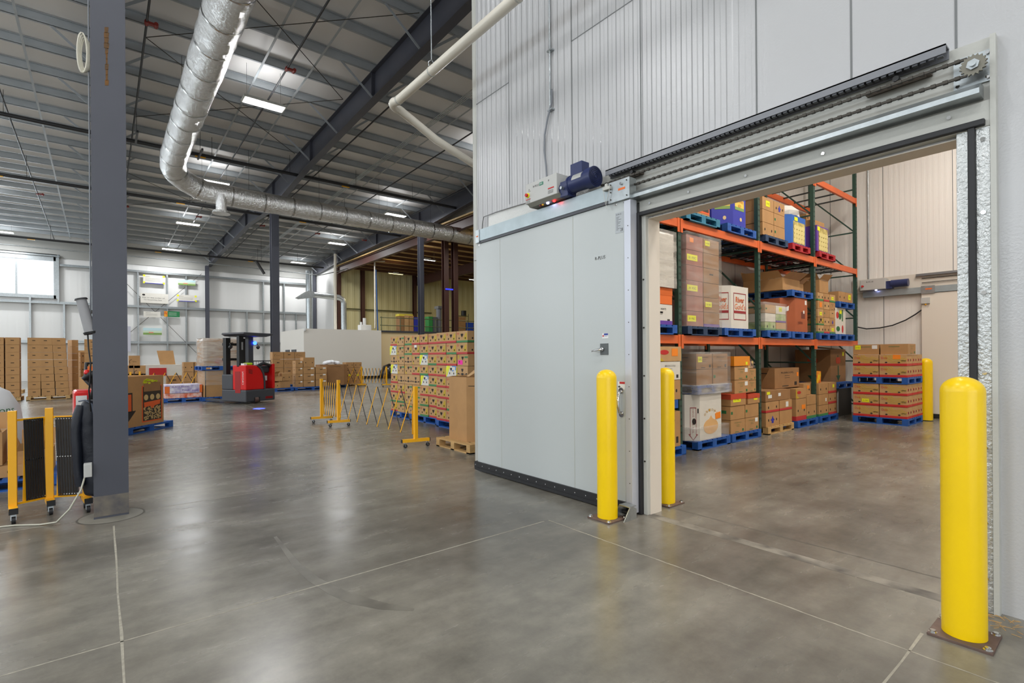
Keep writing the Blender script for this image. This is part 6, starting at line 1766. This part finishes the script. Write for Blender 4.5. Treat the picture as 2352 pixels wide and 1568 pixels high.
z = load(8.0, 9.08, Z1, PBLUE, 'blue pallet on the lower rack level under the white sweet potato bin')
def dr(t, F, L, w, d, h):
    MAR = mat('maroon ink', (150, 36, 44), .5)
    for f, q in ((F, w), (L, d)):
        part(t, 'maroon_frame', MAR, lambda mb: [rect(mb, f, q * .14, q * .16, h * .22, h * .82, .003), rect(mb, f, q * .84, q * .86, h * .22, h * .82, .003), rect(mb, f, q * .14, q * .86, h * .82, h * .84, .003), rect(mb, f, q * .14, q * .86, h * .2, h * .22, .003)] and None)
        part(t, 'maroon_banner', MAR, lambda mb: rect(mb, f, q * .16, q * .84, h * .36, h * .42, .004))
        part(t, 'orange_lettering', mat('deep orange ink', (226, 110, 34), .5), lambda mb: (put_text(mb, 'River', f, q * .26, h * .62, h * .13, q * .48, .004), put_text(mb, 'Gold\'s', f, q * .2, h * .45, h * .14, q * .62, .004)))
        part(t, 'red_shadow', MAR, lambda mb: put_text(mb, 'River', f, q * .275, h * .61, h * .13, q * .48, .003))
gaylord(8.545, 4.83, z, .99, .96, .72, WHITEB, 'white bin with maroon frames and orange Golds lettering', chamfer=.2, deco=dr)
z = load(9.52, 10.53, Z1, PBLUE, 'blue pallet under the film wrapped mixed produce boxes')
grid(9.5, 10.38, z, 2, 3, .16, [('bandG', 'dots'), ('bandG',), (), ('bandP',), ('greenmark',), ('yl:F:.3:.3:.3:.5',)], 'mixed produce box', 'lower level wrapped stack', 'mixed produce boxes', base=[mat('lime printed carton', (190, 196, 150), .6, var=.5, vs=6, col2=(120, 160, 80)), KRAFT2, WHITEB], depthrows=1)
wrap(9.94, 4.62, z - .01, .9, .5, .52, 'clear film over the mixed produce boxes', 0, FILM, 23)
z = load(10.58, 11.58, Z1, PBLUE, 'blue pallet under the burnt orange bin')
def do(t, F, L, w, d, h):
    part(t, 'white_sticker', WPAPER, lambda mb: (rect(mb, F, w * .8, w * .93, h * .82, h * .95, .003), rect(mb, F, w * .65, w * .75, h * .55, h * .64, .003), poly(mb, L, [(d * .3, h * .7), (d * .6, h * .76), (d * .58, h * .62), (d * .28, h * .58)], .003)))
    part(t, 'dark_print', mat('dark rust ink', (110, 50, 34), .6), lambda mb: (rect(mb, F, w * .5, w * .8, h * .4, h * .6, .002), put_text(mb, 'yams', F, w * .2, h * .2, h * .1, w * .4, .003)))
gaylord(11.05, 4.83, z, 1.0, .96, .68, mat('burnt orange carton', (176, 92, 52), .65, var=.15), 'burnt orange bin with white stickers on the lower rack level', chamfer=.2, deco=do)
z = load(10.58, 11.6, z + .685, PBLUE, 'blue pallet lying on top of the burnt orange bin') 
carton(10.85, 4.85, z, .8, .8, .24, ('open',), 'long open kraft tray on the pallet above the burnt orange bin'); carton(11.42, 4.85, z, .28, .7, .2, ('open',), 'small open kraft tray beside the long open tray')
z = load(9.5, 10.5, z - PH - .0, PBLUE, 'blue pallet spanning above the mixed produce boxes')if False else z
z = load(11.92, 12.95, Z1, PBLUE, 'blue pallet under the red marked carton stack')
grid(11.92, 12.92, z, 3, 5, .175, [('bandG', 'dots'), ('bandR', 'dots'), ('bandG', 'yl:F:.3:.3:.4:.4'), ('banana:G',), ('dots',), ('fleur',), ('yl:F:.3:.2:.4:.4',), ('greenmark',), ('slot',), ('or:F:.3:.2:.4:.6',), ('dots',), ('print:PEARS',)], 'small brown carton', 'lower level stack by last upright', 'small cartons near the last upright', base=[KRAFT2, KRAFT])
carton(12.3, 4.6, z + .88, .5, .46, .28, ('open',), 'open kraft box highest on the small carton stack')
z = load(13.05, 14.02, Z1, PBLUE, 'blue pallet on the lower rack level under the watermelon bin')
def dwm(t, F, L, w, d, h):
    def g(mb): poly(mb, F, ell(w * .55, h * .72, .09, .1), .003); poly(mb, F, ell(w * .4, h * .2, .11, .06), .003); rect(mb, F, w * .7, w * .78, h * .5, h * .95, .003)
    part(t, 'green_print', GREENINK, g)
    part(t, 'red_print', REDINK, lambda mb: (poly(mb, F, ell(w * .35, h * .72, .07, .08), .004), poly(mb, F, ell(w * .75, h * .2, .05, .09), .004)))
    part(t, 'yellow_sticker', YEL, lambda mb: rect(mb, F, w * .5, w * .68, h * .78, h * .92, .005))
gaylord(13.2, 4.83, z, .78, .9, .60, WHITEB, 'white bin with green and red melon print at the rack end', chamfer=0, deco=dwm)
z = load(13.05, 14.05, z + .605, PBLUE, 'blue pallet lying on the melon bin at the rack end')
grid(13.1, 14.0, z, 2, 1, .24, [('dots',), ('yl:F:.4:.3:.35:.5',)], 'kraft box', 'above the melon bin', 'pair of kraft boxes over the melon bin')

# ---------------- floor level
z = load(5.8, 6.80, 0, PBLUE, 'blue pallet on the floor just right of the inner bollard', yf=4.30)
carton(6.4, 4.55, z, .55, .48, .52, ('print:farm',), 'kraft box lowest behind the inner bollard', base=KRAFT)
z2 = load(5.9, 6.6, .69, PBLUE, 'blue pallet between the open box and the scroll printed box', yf=4.3, d=.8)
carton(6.44, 4.56, z2, .52, .48, .29, ('bananaB', 'dots'), 'scroll printed kraft box behind the inner bollard', base=KRAFT)
carton(6.44, 4.56, z2 + .292, .52, .48, .27, ('greenmark', 'print:BROCCOLI'), 'white broccoli crate behind the inner bollard', base=WHITEB)
carton(6.42, 4.56, z2 + .564, .62, .48, .22, ('delm', 'or:F:.6:.35:.25:.5'), 'fruit box with red oval on top behind the inner bollard', base=KRAFT2)
z = load(7.17, 8.16, 0, PBLUE, 'blue pallet under the white onion bin')
def don(t, F, L, w, d, h):
    MAR = MATS['maroon ink']
    def arrow(mb):
        rect(mb, L, d * .36, d * .385, h * .12, h * .72, .003); rect(mb, L, d * .74, d * .765, h * .12, h * .72, .003); rect(mb, L, d * .36, d * .765, h * .71, h * .725, .003)
        poly(mb, L, [(d * .24, h * .14), (d * .36, h * .15), (d * .36, h * .12), (d * .56, h * .02), (d * .76, h * .12), (d * .76, h * .15), (d * .88, h * .14), (d * .56, -.0 + .005)], .002)
    part(t, 'maroon_arrow', MAR, arrow)
    def wt(mb):
        for j, ch in enumerate('WATCH YOUR STEP'):
            if ch != ' ': put_text(mb, ch, L, d * .56, h * (.66 - .035 * j), h * .025, d * .1, .004, center=True)
    part(t, 'vertical_lettering', MAR, wt)
    part(t, 'dark_square', BLACKINK, lambda mb: (rect(mb, L, d * .84, d * .92, h * .6, h * .7, .003), poly(mb, L, ell(d * .62, h * .42, .03, .05), .005)))
    def onion(mb):
        poly(mb, F, ell(w * .5, h * .28, w * .34, h * .17, 20), .003)
        poly(mb, F, [(w * .34, h * .38), (w * .5, h * .52), (w * .66, h * .38)], .0035)
    part(t, 'onion_picture', mat('onion peach', (224, 178, 120), .6), onion)
    def arcs(mb):
        for j, ch in enumerate('ONIONS'):
            q = PI * (.82 - .128 * j); cx, cy = w * .5 + w * .33 * math.cos(q), h * .42 + h * .2 * math.sin(q); put_text(mb, ch, F, cx, cy, h * .055, w * .08, .004, center=True)
    part(t, 'arched_lettering', mat('gold ink', (206, 160, 60), .5), arcs)
    part(t, 'orange_sticker', ORG, lambda mb: poly(mb, F, [(w * .72, h * .42), (w * .96, h * .44), (w * .95, h * .58), (w * .7, h * .55)], .006))
gaylord(7.585, 4.83, z, .97, .96, .72, WHITEB, 'white onion bin with a maroon arrow and onion picture', chamfer=.165, deco=don)
wrap(7.585, 4.83, z, 1.0, .99, .2, 'loose film skirt around the foot of the onion bin', 0, FILM, 31)
z = load(7.17, 8.14, .867, PBLUE, 'film covered blue pallet on top of the onion bin')
wrap(7.655, 4.83, .868, 1.0, 1.02, .137, 'film around the upper pallet over the onion bin', 0, FILM2, 32)
grid(7.19, 8.15, z, 2, 2, .25, [(), ('greenmark',), ('yl:F:.1:.45:.25:.35', 'print:BANANAS'), ('print:BANANAS',)], 'wrapped kraft carton', 'above the onion bin', 'wrapped cartons over the onion bin', base=KRAFT3, depthrows=2)
wrap(7.67, 4.84, z - .01, .98, 1.0, .52, 'clear film around the cartons above the onion bin', 0, FILM, 33)
z = load(8.22, 9.25, 0, PBLUE, 'blue pallet under the red lidded and organic cartons')
OG = ('printg:Organic', 'wh:F:.72:.55:.2:.3')
grid(8.22, 9.24, z, 2, 2, .235, [('printg:Organic',), ('printg:Organic', 'wh:F:.72:.6:.2:.3'), ('greenmark',), ('greenmark',)], 'kraft carton', 'floor stack of organic cartons', 'lower organic cartons')
carton(8.48, 4.6, z + .472, .52, .5, .2, ('lid:R', 'yl:F:.15:.3:.5:.45'), 'red lidded box, left, with yellow stickers below the organic cartons'); carton(9.03, 4.6, z + .472, .44, .5, .17, ('lid:R', 'yl:F:.5:.35:.3:.5'), 'red lidded box, right, with one yellow sticker below organic cartons')
for r in range(2):
    carton(8.62, 4.6, z + .675 + r * .235, .5, .48, .233, OG, 'organic carton, left column, %s of the upper pair' % ('bottom' if r == 0 else 'top'), 'upper organic cartons')
    carton(9.03, 4.62, z + .675 + r * .21, .3, .48, .208, ('printg:Organic',), 'narrow organic carton, right column, %s of the upper pair' % ('bottom' if r == 0 else 'top'), 'upper organic cartons')
carton(8.62, 4.6, z + 1.147, .56, .5, .17, ('yl:F:.72:.1:.12:.3',), 'bright orange case topmost on the organic cartons', base=mat('bright orange carton', (232, 142, 30), .5)); carton(9.04, 4.62, z + 1.098, .26, .4, .13, ('dots',), 'small dark printed case beside the bright orange case', base=mat('dark printed carton', (120, 90, 110), .5, var=.6, vs=12, col2=(230, 200, 120)))
z = load(9.52, 10.62, 0, PWOOD, 'bare wood pallet on the cold store floor')
grid(9.5, 10.62, z, 2, 1, .26, [('fleur', 'dots'), ()], 'plain kraft box', 'lowest on the wood pallet', 'kraft boxes on the wood pallet')
grid(9.5, 10.62, z + .262, 2, 1, .20, [('bandR', 'dots'), ('bandR', 'wh:F:.5:.3:.2:.5')], 'red banded fruit box', 'middle of the wood pallet stack', 'red banded fruit boxes')
carton(10.02, 4.6, z + .464, 1.05, .48, .2, ('wh:F:.1:.3:.14:.3', 'yl:F:.05:.65:.12:.25', 'wh:F:.5:.4:.1:.3'), 'long kraft box with white stickers under the biggest kraft case', base=KRAFT3)
carton(10.75, 4.75, z + .666, 1.12, .5, .40, ('print:MUSHROOMS', 'or:F:.9:.55:.07:.2'), 'biggest kraft case standing above the wood pallet stack', base=KRAFT3, rz=0)
z = load(10.8, 11.8, 0, PBLUE, 'blue pallet right of the bare wood pallet')
carton(11.05, 4.6, z, .5, .48, .44, ('bandR', 'dots', 'or:F:.55:.5:.35:.2'), 'tall kraft box with red band and orange sticker'); carton(11.56, 4.6, z, .48, .48, .28, ('bandG', 'dots'), 'kraft box with green band beside the orange stickered box'); carton(11.56, 4.6, z + .284, .48, .48, .2, (), 'plain kraft box above the green banded one')
carton(11.05, 4.6, z + .444, .5, .48, .2, ('delm',), 'fruit box with red oval beneath the end of biggest case'); carton(11.5, 4.62, z + .488, .36, .4, .24, ('or:F:.5:.5:.3:.3', 'dots'), 'small kraft box with orange sticker by the fourth upright')
z = load(11.92, 12.95, 0, PBLUE, 'blue pallet left of the pumpkin bin stand')
for c, (x, ww) in enumerate(((12.2, .52), (12.72, .46))):
    for r in range(3): carton(x, 4.6, z + r * .235, ww, .48, .233, ((('bandG', 'dots'), ('wh:F:.7:.3:.12:.3',), ('dots',)), (('bandR', 'dots'), ('bandR', 'dots'), ('bandR', 'yl:F:.5:.5:.2:.3')))[c][r], 'kraft fruit box, %s column, %s up, before the pumpkin bin' % (ORD[c], ORD[r]), 'fruit boxes before the pumpkin bin')
t = thing('printed_bag', 'small red and yellow printed bag standing on the fruit boxes', 'bag', (12.2, 4.5, z + .708)); mb = MB(); mb.prism([(-.1, 0), (.1, 0), (.11, .25), (-.11, .26)], lambda a, b: (a, -.05, b), lambda a, b: (a * .95, .05, b)); mb.build('bag_body', mat('red yellow bag', (226, 40, 40), .45, var=.8, vs=9, col2=(250, 220, 40)), t)
# pumpkin bins
t = thing('dark_stand', 'dark covered stand beneath the pumpkin bins', 'stand', (13.7, 4.95, 0)); mb = MB(); mb.box(-.5, .62, -.45, .45, 0, .66); mb.build('stand_body', TBLACK, t); mb = MB(); mb.box(-.32, -.25, -.46, -.45, .1, .6); mb.build('grey_panel', PLASTIC_G, t)
z = load(13.25, 14.3, .662, PBLUE, 'dark shaded blue pallet under the pumpkin printed bin', d=1.0, yf=4.45)
def dpk(t, F, L, w, d, h):
    for f, q in ((F, w), (L, d)):
        part(t, 'pumpkin_print', mat('pumpkin ink', (206, 72, 34), .6), lambda mb: [poly(mb, f, ell(q * (.42 + .05 * k), h * .66, q * .07, h * .1), .003 + .0005 * k) for k in range(4)] and None)
        part(t, 'green_arrow', mat('dark green ink', (30, 80, 50), .6), lambda mb: (poly(mb, f, [(q * .36, h * .2), (q * .64, h * .2), (q * .5, h * .03)], .003), rect(mb, f, q * .47, q * .53, h * .2, h * .5, .003), rect(mb, f, q * .46, q * .5, h * .76, h * .82, .003)))
    part(t, 'bent_flap', KRAFT2, lambda mb: mb.add([(-w / 2, -d / 2, h), (w / 2, -d / 2, h), (w / 2, d / 2, h + .1), (-w / 2 + .1, d / 2, h + .1)], [(0, 1, 2, 3)]))
    part(t, 'yellow_sticker', YEL, lambda mb: rect(mb, F, w * .78, w * .88, h * .8, h * .92, .004))
gaylord(13.8, 5.0, z, .96, .78, .78, KRAFT3, 'kraft pumpkin printed bin on the blue pallet at the rack end', chamfer=.0, deco=dpk)
# ---------------- banana cases by the far wall
z = .142
pallet(13.27, 3.49, 0, 1.1, .98, PBLUE, 'lower blue pallet under the red based banana cases')
H3 = .235


def case(x, y, z_, lb, lk=('case',)):
    carton(x, y, z_, .38, .475, H3 - .002, lk, lb, 'red based banana cases', name='banana_case', cat='box', base=KRAFT2)


for r in range(3):
    for c, y in enumerate((3.735, 3.25)):
        for k in range(3):
            lk = ('case', 'yl:L:.35:.3:.28:.3') if (r, c, k) == (1, 0, 0) else ('case',)
            case(12.92 + k * .385, y, z + r * H3, 'banana case, lower pallet, %s layer up, %s, %s row back' % (ORD[r], ('left side', 'right side')[c], ORD[k]), lk)
z = .142 + 3 * H3
pallet(13.27, 3.49, z, 1.1, .98, PBLUE, 'upper weathered blue pallet between the banana cases')
z += .142
for r in range(2):
    for c, y in enumerate((3.735, 3.25)):
        for k in range(3):
            lk = ('case', 'or:L:.5:.6:.28:.38') if (r, c, k) == (1, 1, 0) else ('case',)
            case(12.92 + k * .385, y, z + r * H3, 'banana case, upper pallet, %s layer, %s, %s row back' % (('bottom', 'top')[r], ('left side', 'right side')[c], ORD[k]), lk)
z += 2 * H3
for c, y in enumerate((3.74, 3.24)):
    carton(13.05, y, z, .55, .48, .22, (('yl:L:.08:.5:.22:.4', 'wh:L:.74:.55:.2:.35', 'printg:Organic'), ('printg:Organic',))[c], 'wide organic carton on top of the banana cases, %s' % ('left with stickers', 'right without stickers')[c], base=KRAFT)

# ---------------- second sliding door on the far cold store wall
t = thing('far_sliding_door', 'cream sliding door on the far cold store wall', 'door', (14.8, 0, 0))
mb = MB(); mb.box(-.1, -.02, .6, 3.2, .1, 2.85); mb.build('door_leaf', mat('cream door skin', (228, 220, 208), .4), t, bevel=.004)
mb = MB(); mb.box(-.12, -.01, .6, 3.22, .02, .1); mb.build('floor_sweep', RUBBER, t)
t = thing('far_door_track', 'grey track with chain over the far cold store door', 'track', (14.8, 0, 0))
mb = MB(); mb.box(-.12, -.01, 1.0, 4.35, 2.86, 3.0); mb.build('hood_rail', MATS['matt galvanised sheet'], t)
mb = MB(); mb.box(-.03, -.01, .6, 4.6, 2.98, 3.32); mb.build('backing_plate', mat('cream plate', (216, 208, 196), .45), t)
mb = MB(); mb.box(-.1, -.01, .6, 3.3, 3.26, 3.31); mb.build('top_channel', ALU, t)
for zz_ in (3.2, 3.1):
    mb = MB(); mb.box(-.06, -.045, .6, 3.2, zz_, zz_ + .012); mb.build('chain_run', DKMETAL, t)
mb = MB(); mb.box(-.13, -.115, 2.95, 3.2, 2.84, 3.02); mb.build('end_plate', GALV, t)
mb = MB(); mb.box(-.133, -.13, 3.0, 3.12, 2.93, 2.96); mb.build('orange_label', ORANGEP, t)
t = thing('far_door_operator', 'small grey operator box with navy motor on the far cold store wall', 'door operator', (14.8, 0, 0))
mb = MB(); mb.box(-.3, -.03, 3.84, 4.36, 3.02, 3.28); mb.build('control_box', PLASTIC_G, t, bevel=.01)
mb = MB(); mb.cyl((-.18, 3.75, 3.13), (-.18, 3.42, 3.13), .09, n=18); mb.build('motor_body', MOTOR, t)
mb = MB(); mb.box(-.24, -.1, 3.72, 3.84, 3.02, 3.2); mb.build('gearbox', MOTOR, t)
mb = MB(); mb.cyl((-.3, 4.3, 3.12), (-.33, 4.3, 3.12), .025, n=12); mb.build('red_switch', REDINK, t)
mb = MB(); mb.cyl((-.2, 4.05, 3.02), (-.2, 4.05, 3.0), .02, n=10); mb.build('white_indicator', MATS['lit white indicator'], t)
mb = MB(); F2 = lambda a, b, o=0.0: (-.3 - o, 4.36 - a, 3.02 + b); put_text(mb, 'R-PLUS', F2, .14, .18, .03, .14, .003); mb.build('box_lettering', BLACKINK, t)
t = thing('junction_box', 'grey junction box with dark cable below the far door track', 'box', (14.7, 3.12, 2.68))
mb = MB(); mb.box(-.05, .02, -.08, .08, -.07, .07); mb.build('enclosure', PLASTIC_G, t, bevel=.006)
mb = MB(); mb.cyl((-.02, .0, -.07), (-.02, 0, -.1), .018, n=8); mb.build('yellow_gland', YSTEEL, t)
q = [PX(u, v, 14.72) for u, v in ((2131, 697), (2122, 708), (2102, 722), (2080, 735), (2050, 747), (2020, 753), (1990, 755), (1965, 750))]
pipe('black_cable', q, .014, TBLACK, 'dark cable drooping left across the far cold store wall', 'cable', 8)
pipe('conduit', [(14.77, 4.25, zz_) for zz_ in (7.5, 5.5, 4.2, 3.28)], .016, GALV, 'grey conduit down the far cold store wall to the operator', 'conduit', 8)
